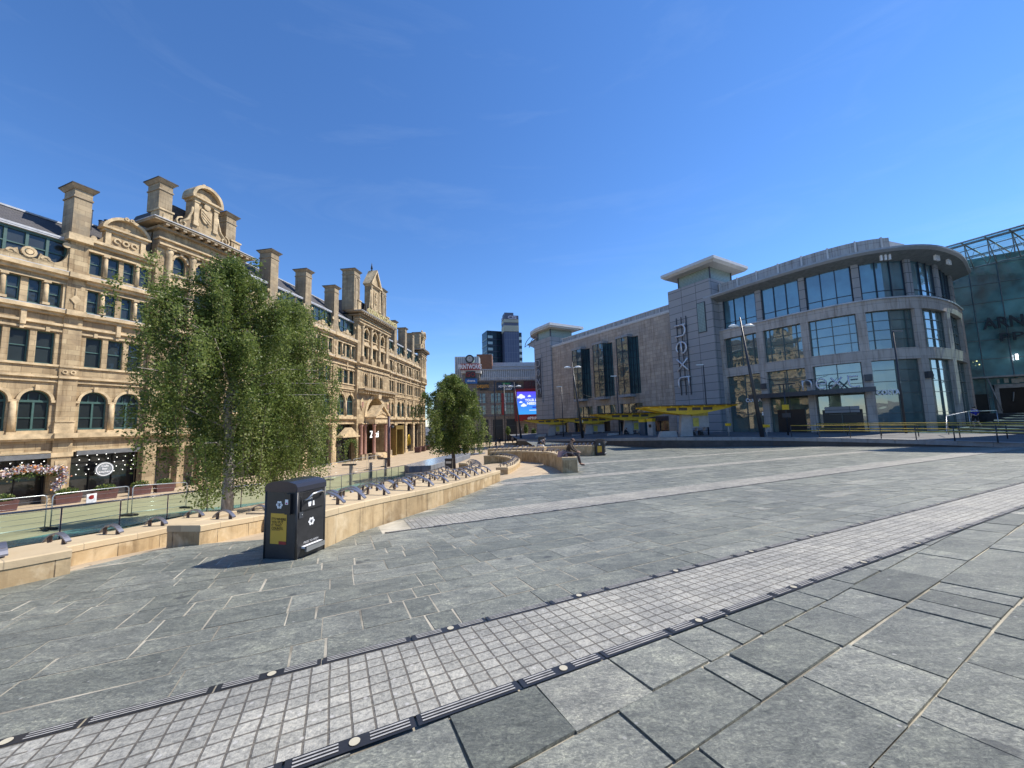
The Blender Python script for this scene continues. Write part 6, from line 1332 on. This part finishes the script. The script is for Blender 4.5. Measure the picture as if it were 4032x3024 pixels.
def leafmat(name, cols, trans=.35):
    m, t, p = nmat(name); out = t.nodes['Material Output']; a = N(t, 'ShaderNodeAttribute'); a.attribute_name = 'rnd'
    c = ramp(t, a.outputs['Fac'], cols); t.links.new(c, p.inputs['Base Color']); p.inputs['Roughness'].default_value = .45; p.inputs['Specular IOR Level'].default_value = .35
    tl = N(t, 'ShaderNodeBsdfTranslucent'); t.links.new(c, tl.inputs[0]); s = N(t, 'ShaderNodeMixShader'); s.inputs[0].default_value = trans
    t.links.new(p.outputs[0], s.inputs[1]); t.links.new(tl.outputs[0], s.inputs[2]); t.links.new(s.outputs[0], out.inputs[0]); return m
BIRCH = leafmat('birch_leaves', [(0, (.055, .09, .02)), (.4, (.135, .185, .04)), (.8, (.23, .28, .075)), (1, (.38, .40, .17))], .5)
GREEN2 = leafmat('planter_leaves', [(0, (.03, .07, .02)), (.6, (.10, .16, .04)), (1, (.30, .32, .08))])
FLOWER = leafmat('mixed_flowers', [(0, (.05, .12, .03)), (.18, (.65, .62, .66)), (.42, (.75, .72, .7)), (.5, (.6, .16, .05)), (.66, (.75, .35, .08)), (.76, (.22, .2, .42)), (.88, (.8, .75, .7)), (1, (.75, .6, .25))], .15)
def leaves(name, P, size, mat, parent=None, aspect=.6, inv=None, flat=0., tone=None):
    n = len(P); P = np.asarray(P, float)
    if inv is not None: P = P + np.array(inv.translation)
    u = rng.normal(size=(n, 3)); u[:, 2] *= (1 - flat); u /= np.linalg.norm(u, axis=1)[:, None]; w = rng.normal(size=(n, 3)); w -= (w * u).sum(1)[:, None] * u; w /= np.linalg.norm(w, axis=1)[:, None]
    s = size * rng.uniform(.6, 1.3, n)[:, None]
    V = np.stack([P - u * s, P - w * s * aspect, P + u * s, P + w * s * aspect], 1).reshape(-1, 3)
    me = bpy.data.meshes.new(name); me.vertices.add(4 * n); me.vertices.foreach_set('co', V.ravel()); me.loops.add(4 * n); me.loops.foreach_set('vertex_index', np.arange(4 * n)); me.polygons.add(n); me.polygons.foreach_set('loop_start', np.arange(0, 4 * n, 4)); me.polygons.foreach_set('loop_total', np.full(n, 4))
    at = me.attributes.new('rnd', 'FLOAT', 'FACE'); at.data.foreach_set('value', (rng.random(n) if tone is None else np.clip(np.asarray(tone) + rng.normal(size=n) * .16, 0, 1)).astype(np.float32)); me.update(calc_edges=True); me.materials.append(mat)
    o = bpy.data.objects.new(name, me); COL.objects.link(o)
    if parent is not None: o.parent = parent
    return o
def blob(c, r, n): v = rng.normal(size=(n, 3)); v /= np.linalg.norm(v, axis=1)[:, None]; return np.array(c) + v * (rng.random(n)[:, None] ** .33) * np.array(r)
PLM = simple('maroon_planter', (.10, .045, .04), .6)
for i, (s_, l_) in enumerate(((10.0, 'maroon planter with yellow green shrub at the left edge'), (12.75, 'maroon planter at the foot of the flower garland'), (14.6, 'maroon planter with ferns below the round window logo'), (16.4, 'maroon planter right of the white notice'), (17.9, 'maroon planter half hidden by the tree foliage'))):
    p = CE(s_, 2.2, 0); z = lz(p[0], p[1]); nrm = CE(s_, 3.2, 0); rt = empty('planter', (p[0], p[1], z), math.atan2(nrm[0] - p[0], -(nrm[1] - p[1])), label=l_, cat='planter', group='maroon planters in front of the shops')
    m = MB(); m.frustum(-.55, .55, -.22, .22, 0, -.62, .62, -.28, .28, .6); m.build('planter_box', PLM, rt); leaves('foliage', blob((0, 0, .75), (.55, .3, .28), 500), .06, GREEN2, rt)
rt = empty('flower_garland', CE(11.2, .6, -1.5), label='arch of white orange and purple flowers over the left shop front', cat='garland'); IG = inv_of(rt)
pts = []
for i in range(2600):
    t = rng.random()
    if t < .62: s_, z_ = 8.9 + t / .62 * 4.1, -.55 + .12 * math.sin(t * 20)
    else: s_, z_ = 13.0 + .15 * math.sin((t - .62) * 12), -.55 - (t - .62) / .38 * 1.4
    pts.append(CE(s_ + rng.normal() * .1, .42 + rng.normal() * .1, z_ + rng.normal() * .13))
leaves('flowers', pts, .065, FLOWER, rt, .8, IG)
pts = [CE(8.9 + rng.random() * 4.2, .35 + rng.normal() * .08, -.85 + rng.normal() * .1) for _ in range(700)] + [CE(13.1 + rng.normal() * .12, .42 + rng.normal() * .1, -2.0 - rng.random() * .7) for _ in range(500)]
leaves('leaves', pts, .06, GREEN2, rt, .7, IG)
def awning(s0, s1, z, lab):
    rt = empty('awning_box', CE(s0, .5, z), label=lab, cat='awning', group='rolled up shop awnings'); m = MB(CE); m.box(s0, s1, -.3, .28, z - .3, z, 0, 2.); m.build('awning_casing', simple('grey_awning', (.13, .135, .14), .6), rt, inv_of(rt))
awning(8.9, 12.5, .42, 'grey rolled awning above the flower garland'); awning(13.75, 17.2, .5, 'grey rolled awning above the round window logo')
rt = empty('window_logo', CE(15.35, -.3, -.9), label='round grey and white logo disc in the dark shop window', cat='sign'); I = inv_of(rt); m = MB(CE); m.prism(arcpts(15.35, -.95, .52, 0, 345, 23), -.1, -.06, 0); ring(m, 15.35, -.95, .42, .47, -.06, -.04, 0, 360, 24, 1)
m.build('logo_disc', [simple('logo_grey', (.22, .24, .25), .5), WHITE], rt, I)
for i, (tx, z) in enumerate((('Gusto', -.78), ('- 24 -', -.98), ('Pizzeria', -1.2))): 
    if i != 9: text('logo_lettering', ('Cafe', 'bar', 'kitchen')[i], .22, lambda a, b, c: CE(15.35 + a, -.04 + c, z + b), WHITE, .005, rt, .004).data.transform(I)
EL = emis('festoon_bulb', (1, .97, .9), 2.2)
rt = empty('festoon_lights', CE(15, .1, 0), label='rows of small white bulbs inside the dark shop windows', cat='lights'); I = inv_of(rt); m = MB(CE); wr_ = MB(CE)
for r_ in range(5):
    for k in range(7):
        s_ = 13.9 + k * .5 + .12 * (r_ % 2); z_ = .15 - r_ * .33 - .05 * math.sin(k * .9); m.tube([(s_, -.12, z_), (s_, -.12, z_ + .05)], .028, 6)
    wr_.tube([(13.8, -.12, .2 - r_ * .33), (17.3, -.12, .2 - r_ * .33)], .006, 4)
for k in range(8): m.tube([(9.0 + k * .48, -.12, -.1), (9.0 + k * .48, -.12, -.05)], .028, 6)
m.build('bulbs', EL, rt, I); wr_.build('bulb_wire', WIRE, rt, I)
# column with cameras, planters and golden door frame by the arch
rt = empty('camera_column', (-15.3, 47.6, lz(-15.3, 47.6)), label='maroon column with camera in front of the sandstone building', cat='post'); m = MB(); m.tube([(0, 0, 0), (0, 0, 6.1)], [.19, .17], 12); m.build('column', simple('maroon_column', (.055, .03, .035), .5), rt); m = MB(); m.tube([(0, 0, 4.9), (.5, -.1, 4.9)], .05, 6); m.tube([(.5, -.1, 4.65), (.5, -.1, 4.9)], .16, 8); m.build('camera', DGREY, rt)
rt = empty('gilt_doorway', CE(60, .8, -3), label='gilt square doorway frame right of the arch', cat='doorway'); I = inv_of(rt); G = simple('gilt', (.24, .165, .05), .4, .3)
m = MB(CE); m.box(57.9, 58.3, 0, 1.4, -3.9, 1.5); m.box(61.2, 61.8, 0, 1.4, -3.9, 1.5); m.box(57.9, 61.8, 0, 1.4, 1.0, 1.7); m.build('gilt_frame', G, rt, I); m = MB(CE); m.box(58.3, 61.2, .1, .2, -3.9, 1.0); m.build('dark_opening', BLACK, rt, I)
for s_, l_ in ((63.4, 'left dark square planter outside the far shop windows'), (66.5, 'middle dark square planter outside the far shop windows'), (69.8, 'right dark square planter outside the far shop windows')):
    p = CE(s_, 3.6, 0); rt = empty('planter', (p[0], p[1], lz(p[0], p[1])), label=l_, cat='planter', group='square planters by the far shops'); m = MB(); m.frustum(-.5, .5, -.5, .5, 0, -.62, .62, -.62, .62, 1.05); m.build('planter_box', PLM, rt)
for s_, l_ in ((64., 'yellow curved balloon arch in the left far shop window'), (69.4, 'yellow curved balloon arch in the right far shop window')):
    rt = empty('window_arch_display', CE(s_, -.4, -3), label=l_, cat='display'); m = MB(CE); m.tube([(s_ - .7 * math.cos(R(t)), -.3, -2.2 + 1.9 * math.sin(R(t))) for t in range(-10, 200, 15)], .09, 6); m.build('yellow_tube', YELLOW, rt, inv_of(rt))
rt = empty('wreath_arch', CE(43.4, .9, -2), label='small gabled shop door framed with dark greenery left of the main arch', cat='doorway'); I = inv_of(rt); m = MB(CE); m.prism([(41.4, .4), (45.6, .4), (43.5, 1.6)], 0, 1.0); m.box(41.2, 45.8, 0, 1.1, .2, .4); m.build('door_gable', STONE_T, rt, I)
pts = [CE(43.5 + 1.6 * math.cos(a) + rng.normal() * .15, 1.0 + rng.normal() * .1, (-.3 if abs(math.cos(a)) < .9 else -.3) - 3.2 * abs(math.cos(a)) ** 3 * rng.random() + rng.normal() * .15) for a in rng.uniform(0, math.pi, 1800)]
leaves('greenery', pts, .07, GREEN2, rt, .6, I)
rt = empty('shop_sign', CE(50.5, .9, 1), label='white neon style script sign inside the porch', cat='sign'); text('lettering', 'Zizzi', 1.5, lambda a, b, c: CE(50.6 + a, .9 + c, -.1 + b), emis('neon_white', (1, 1, 1), 1.3), .03, rt, .02).data.transform(inv_of(rt))
for i, (x, y) in enumerate(((-6.3, 62), (-4.0, 63.5), (-9.5, 66), (-7.5, 70), (-3.2, 71))):
    z = lz(x, y); rt = empty('bollard', (x, y, z), label=['black bollard left of the pair beyond the water table', 'tall black bollard right of the pair beyond the water table', 'black bollard seen under the middle tree', 'farthest black bollard under the middle tree', 'black bollard near the walking people'][i], cat='bollard', group='black bollards on the far paving'); m = MB(); h = 1.3 + .5 * (i == 1); m.tube([(0, 0, 0), (0, 0, h), (0, 0, h + .05)], [.1, .1, .04], 10); m.build('bollard_post', BLACK, rt); m = MB(); m.tube([(0, 0, h * .8), (0, 0, h * .85)], .11, 10); m.build('reflective_band', STEEL, rt)
for i, (x, y) in enumerate(((-13.2, 31.6), (-12.7, 34.6), (-12.3, 37.4))):
    rt = empty('timber_post', (x, y, lz(x, y)), label=['left', 'middle', 'right'][i] + ' of the three square posts behind the glass balustrade', cat='post', group='square posts behind the glass balustrade'); m = MB(); m.box(-.1, .1, -.1, .1, 0, 1.6); m.build('post', simple('weathered_post', (.25, .19, .15), .7), rt)
    if i != 1: m = MB(); m.box(-.7, .4, -.12, .12, 1.6, 1.72); m.build('cross_board', BLACK, rt)

# ---------------------------------------------------------------- birch trees
def birch(x, y, z, H, lean, rx, lab, nl, bark, cx=0., cy=0., zb=.12, ls=.06, seed=1, droop=1.):
    r = np.random.default_rng(seed); rt = empty('birch_tree', (x, y, z), label=lab, cat='tree', group='birch trees along the ramps')
    tr = MB(); top = Vector((cx * .8, cy * .8, H * .93)); path = [Vector((0, 0, -.2))]
    for i in range(1, 11): t = i / 10; path.append(Vector((top.x * t ** 1.6 + r.normal() * .05, top.y * t ** 1.6 + r.normal() * .05, top.z * t)))
    tr.tube(path, [.15 * (1 - .88 * i / 10) * (H / 8.5) + .012 for i in range(11)], 10); tips = []
    nb_ = 40
    for i in range(nb_):
        t = .16 + .8 * (i + r.random()) / nb_; a = i * 2.4 + r.normal() * .3; base = path[int(t * 10)].lerp(path[min(int(t * 10) + 1, 10)], t * 10 % 1)
        w = (math.sin(math.pi * min(1, (t + .12) * .93)) ** .7); L_ = rx * w * r.uniform(.65, 1.08); up = r.uniform(.45, 1.0) * (1.0 - .35 * t)
        d = Vector((math.cos(a), math.sin(a), 0)); mid = base + d * L_ * .5 + Vector((cx * .3 * w, cy * .3 * w, L_ * up * .6)); end = base + d * L_ * .95 + Vector((cx * .6 * w, cy * .6 * w, L_ * up * .62))
        tr.tube([base, mid, end], [.045 * (1 - t * .6), .025, .008], 5, caps=False); tips.append((base, mid, end, t))
    if z < 0: pass
    tr.build('trunk', bark, rt); P = []; TN = []; tw = MB()
    for (base, mid, end, t) in tips:
        for k in range(int(15)):
            q = r.random() ** .7; p = base.lerp(mid, q * 2) if q < .5 else mid.lerp(end, q * 2 - 1); p = p + Vector(r.normal(size=3) * .22)
            dl = droop * r.uniform(.5, 1.9) * (H / 8.5) * (1.2 - .5 * t); n = int(nl / (nb_ * 15)); sw = r.normal(size=2) * .22
            u = r.random(n); drift = np.stack([sw[0] * u, sw[1] * u, .16 * np.sin(u * 3) - dl * u ** 1.25], 1)
            pts = np.array(p) + drift + r.normal(size=(n, 3)) * np.array([.085, .085, .06]) * (H / 8.5) * 1.15; n0 = len(pts); pts = pts[pts[:, 2] > zb * H]; P.append(pts); TN += [min(.95, max(.02, r.normal() * .22 + .45))] * len(pts)
            if k % 3 == 0: tw.tube([tuple(p), (p.x + sw[0] * .5, p.y + sw[1] * .5, p.z - dl * .42), (p.x + sw[0], p.y + sw[1], max(p.z - dl, zb * H))], .006, 3, caps=False)
    tw.build('twigs', BARK2, rt); leaves('crown', np.concatenate(P), ls, BIRCH, rt, .62, tone=TN)
    return rt
birch(-10.3, 14.1, lz(-10.3, 14.1), 10.2, 0, 3.45, 'large birch with full drooping crown nearest the camera', 135000, BARK, -.1, -.2, .055, .042, 3, 1.25)
birch(-11.4, 18.6, lz(-11.4, 18.6), 10.6, 0, 2.5, 'birch with darker foliage just right of and behind the large birch', 72000, BARK2, 1.0, 0, .08, .048, 5, 1.25)
birch(-5.6, 36.4, lz(-5.6, 36.4), 9.7, 0, 3.7, 'rounded birch in the middle of the photo beside the small bin', 60000, BARK2, 0, 0, .15, .072, 9, 1.1)
def sapling(x, y, z, h, lab):
    rt = empty('young_tree', (x, y, z), label=lab, cat='tree', group='young street trees by the hall'); m = MB(); m.tube([(0, 0, 0), (.05, 0, h * .8)], .05, 5); m.build('trunk', BARK2, rt); leaves('crown', blob((0, 0, h * .72), (.55, .55, h * .28), 900), .13, GREEN2, rt)
sapling(-1.2, 88, -2.9, 3.8, 'small leafy street tree by the dark doorway of the hall'); sapling(2.9, 88, -2.9, 4.2, 'thin street tree in front of the second doorway of the hall'); sapling(5.8, 86, -2.9, 5.2, 'young tree under the big screen'); sapling(4.4, 84, -2.9, 3.2, 'low bushy tree left of the red shop front')

# ---------------------------------------------------------------- people
SKIN = simple('skin', (.32, .19, .13), .6, var=0); SKIN2 = simple('pale_skin', (.5, .34, .27), .6, var=0)
def cloth(n, c): return simple(n, c, .85, var=.15, nscale=8)
def skinned(name, chains, mat, parent):
    """one continuous surface grown over connected joints; chains: lists of (point, radius); shared points join"""
    V = []; E = []; RR_ = []; key = {}
    def vid(p, r):
        k = tuple(round(c, 4) for c in p)
        if k not in key: key[k] = len(V); V.append(p); RR_.append(r)
        return key[k]
    for ch in chains:
        ids = [vid(p, r) for p, r in ch]
        for a, b in zip(ids, ids[1:]): E.append((a, b))
    me = bpy.data.meshes.new(name); me.from_pydata(V, E, []); o = bpy.data.objects.new(name, me); COL.objects.link(o); o.parent = parent
    md = o.modifiers.new('skin', 'SKIN'); sv = me.skin_vertices[0].data if me.skin_vertices else None
    if sv is None:
        bm = bmesh.new(); bm.from_mesh(me); bm.verts.layers.skin.verify(); bm.to_mesh(me); bm.free(); sv = me.skin_vertices[0].data
    for i, r in enumerate(RR_): sv[i].radius = (r, r); sv[i].use_root = (i == 0)
    md.use_smooth_shade = True; s = o.modifiers.new('sub', 'SUBSURF'); s.levels = s.render_levels = 1; me.materials.append(mat); return o
def person(x, y, z, rz, lab, J, top, legs, hair, skin=SKIN, shoe=None, sleeve=True, shorts=False, sc=1.):
    """J: joints of the pose, facing local -y"""
    rt = empty('person', (x, y, z), rz, label=lab, cat='person'); rt.scale = (sc,) * 3; j = J
    def M_(a, b, t=.5): return tuple(a[i] + (b[i] - a[i]) * t for i in range(3))
    hands = []
    for s_ in 'LR':
        w = j['wr' + s_]; f = j.get('hd' + s_, (w[0], w[1] - .05, w[2] - .07)); d = Vector(f) - Vector(w); d.normalize(); sd_ = Vector((1, 0, 0)) if abs(d.x) < .8 else Vector((0, 1, 0)); sd_ = (sd_ - d * sd_.dot(d)).normalized(); pal = Vector(w) + d * .06
        hands.append([(w, .026), (tuple(pal), .03)])
        for q, L_ in ((-.03, .07), (-.01, .085), (.01, .08), (.03, .065)): b = pal + sd_ * q + d * .02; hands.append([(tuple(pal), .03), (tuple(b), .011), (tuple(b + d * L_ * .6), .009), (tuple(b + d * L_ + Vector((0, 0, -.015))), .007)])
        hands.append([(tuple(pal), .03), (tuple(pal + sd_ * .04 * (1 if s_ == 'L' else -1)), .011), (tuple(pal + sd_ * .055 * (1 if s_ == 'L' else -1) + d * .04), .009)])
    ch = [[(j['pel'], .11), (j['spi'], .105), (j['che'], .12), (j['nek'], .055), (j['hd0'], .075), (j['hd1'], .09), (j['hd2'], .06)]]
    nd = (Vector(j['nos']) - Vector(j['hd1'])); ch.append([(j['hd1'], .09), (j['nos'], .02)])
    for s_ in 'LR':
        ch.append([(j['che'], .12), (j['sh' + s_], .06), (j['el' + s_], .042), (j['wr' + s_], .026)]); ch.append([(j['pel'], .11), (j['hp' + s_], .085), (j['kn' + s_], .06), (j['an' + s_], .038), (j['to' + s_], .03)])
    skinned('body', ch + hands, skin, rt)
    up = [[(j['pel'], .13), (j['spi'], .13), (j['che'], .145), (M_(j['che'], j['nek'], .75), .075)]]
    for s_ in 'LR': up.append([(j['che'], .145), (j['sh' + s_], .078), (j['el' + s_], .058)] + ([(M_(j['el' + s_], j['wr' + s_], .9), .042)] if sleeve else []))
    skinned('top', up, top, rt); lo = []
    for s_ in 'LR': lo.append([(j['pel'], .135), (j['hp' + s_], .105), (j['kn' + s_], .078)] + ([] if shorts else [(M_(j['kn' + s_], j['an' + s_], .95), .056)]))
    skinned('trousers', lo, legs, rt)
    for s_ in 'LR': a, b = Vector(j['an' + s_]), Vector(j['to' + s_]); skinned('shoe', [[(tuple(a + Vector((0, 0, -.03))), .048), (tuple(a.lerp(b, .6) + Vector((0, 0, -.02))), .046), (tuple(b), .036)]], shoe or BLACK, rt)
    h = [[(j['hd2'], .085), (M_(j['hd1'], j['hd2'], .3), .1)]]; bk = Vector(j['hd1']) - nd * .35; h.append([(j['hd2'], .085), (tuple(bk + Vector((0, 0, .03))), .08), (tuple(bk + Vector((0, 0, -.06))), .06)])
    skinned('hair', h, hair, rt)
    for q in (-.032, .032): m = MB(); e = Vector(j['hd1']) + nd * .86 + Vector((q, 0, .02)); m.lathe(e.x, e.y, [(.003, e.z - .01), (.011, e.z), (.003, e.z + .01)], 6); m.build('eye', BLACK, rt)
    return rt
stand = dict(pel=(0, 0, .95), spi=(0, .0, 1.12), che=(0, -.01, 1.34), nek=(0, 0, 1.5), hd0=(0, -.01, 1.58), hd1=(0, -.02, 1.66), hd2=(0, 0, 1.73), nos=(0, -.13, 1.64), shL=(.19, 0, 1.42), elL=(.24, .03, 1.14), wrL=(.23, -.06, .9), shR=(-.19, 0, 1.42), elR=(-.24, .04, 1.14), wrR=(-.22, -.1, .93),
 hpL=(.1, 0, .9), knL=(.11, -.1, .5), anL=(.11, -.02, .09), toL=(.12, -.2, .04), hpR=(-.1, 0, .9), knR=(-.11, .06, .5), anR=(-.11, .28, .12), toR=(-.12, .12, .04))
seat = dict(pel=(0, .05, .12), spi=(0, .06, .3), che=(0, -.03, .5), nek=(0, -.1, .64), hd0=(0, -.15, .71), hd1=(0, -.2, .78), hd2=(0, -.19, .86), nos=(0, -.31, .74), shL=(.18, -.06, .57), elL=(.22, -.2, .33), wrL=(.12, -.42, .22), hdL=(.08, -.5, .19), shR=(-.18, -.06, .57), elR=(-.22, -.2, .33), wrR=(-.1, -.42, .22), hdR=(-.06, -.5, .19),
 hpL=(.1, .0, .1), knL=(.12, -.42, .1), anL=(.1, -.46, -.34), toL=(.12, -.66, -.40), hpR=(-.1, .0, .1), knR=(-.1, -.42, .1), anR=(-.12, -.56, -.36), toR=(-.12, -.76, -.40))
bend = dict(seat, che=(0, -.2, .42), nek=(0, -.32, .5), hd0=(0, -.38, .54), hd1=(0, -.44, .58), hd2=(0, -.43, .67), nos=(0, -.54, .52), shL=(.18, -.22, .46), elL=(.2, -.34, .24), wrL=(.08, -.5, .34), hdL=(.05, -.53, .42), shR=(-.18, -.22, .46), elR=(-.2, -.34, .24), wrR=(-.06, -.5, .34), hdR=(-.03, -.53, .42))
DARKH = cloth('dark_hair', (.015, .012, .01))
person(2.72, 19.15, -.1, R(72), 'person in a dark jacket sitting on the block ended wall, head bowed', seat, cloth('dark_brown_jacket', (.055, .04, .03)), cloth('dark_trousers', (.05, .04, .045)), DARKH)
rt = empty('handbag', (2.35, 18.95, -.1), R(5), label='dusty pink bag on the wall behind the seated person', cat='bag'); m = MB(); m.frustum(-.24, .24, -.12, .12, .0, -.2, .2, -.06, .06, .26); m.build('bag_body', cloth('pink_bag', (.27, .17, .17)), rt, smooth=True); m = MB(); m.tube([(-.14, 0, .24), (-.08, 0, .36), (.08, 0, .36), (.14, 0, .24)], .015, 6); m.build('bag_handle', cloth('bag_strap', (.15, .08, .08)), rt)
person(2.35, 36.3, -.66, R(78), 'grey haired person in navy top and white trousers leaning forward on the far wall', bend, cloth('navy_top', (.015, .02, .04)), cloth('white_trousers', (.7, .68, .66)), cloth('grey_hair', (.35, .34, .33)), SKIN2)
person(38.4, 32.2, .15, R(170), 'person in a blue shirt and dark shorts walking away up the steps', stand, cloth('royal_blue_shirt', (.025, .03, .28)), cloth('black_shorts', (.012, .012, .018)), DARKH, SKIN2, None, False, True)
person(-5.3, 76, lz(-5.3, 76), R(20), 'person in dark clothes walking at the right of the middle tree', stand, cloth('black_top', (.02, .02, .025)), cloth('charcoal_trousers', (.03, .03, .035)), DARKH)
person(-2.7, 75, lz(-2.7, 75), R(200), 'person in black walking away beneath the tall dark pole', stand, bpy.data.materials['black_top'], bpy.data.materials['charcoal_trousers'], DARKH)
person(-3.6, 79, lz(-3.6, 79), R(60), 'person in a grey blue jacket beside the tall dark pole', stand, cloth('blue_grey_jacket', (.07, .11, .15)), bpy.data.materials['charcoal_trousers'], DARKH)
person(-.2, 80, lz(-.2, 80), R(-40), 'distant person in a pale top and dark skirt in front of the hall', stand, cloth('pale_top', (.35, .33, .35)), bpy.data.materials['black_shorts'], DARKH, SKIN2)
person(14.0, 48.6, pz(14.0, 48.6) + .42, R(60), 'person in dark clothes sitting at the second tram shelter', seat, bpy.data.materials['black_top'], bpy.data.materials['charcoal_trousers'], DARKH)
for i, (x, y, k) in enumerate(((-4.2, 10.4, .9), (-2.5, 13.8, .8))): pass
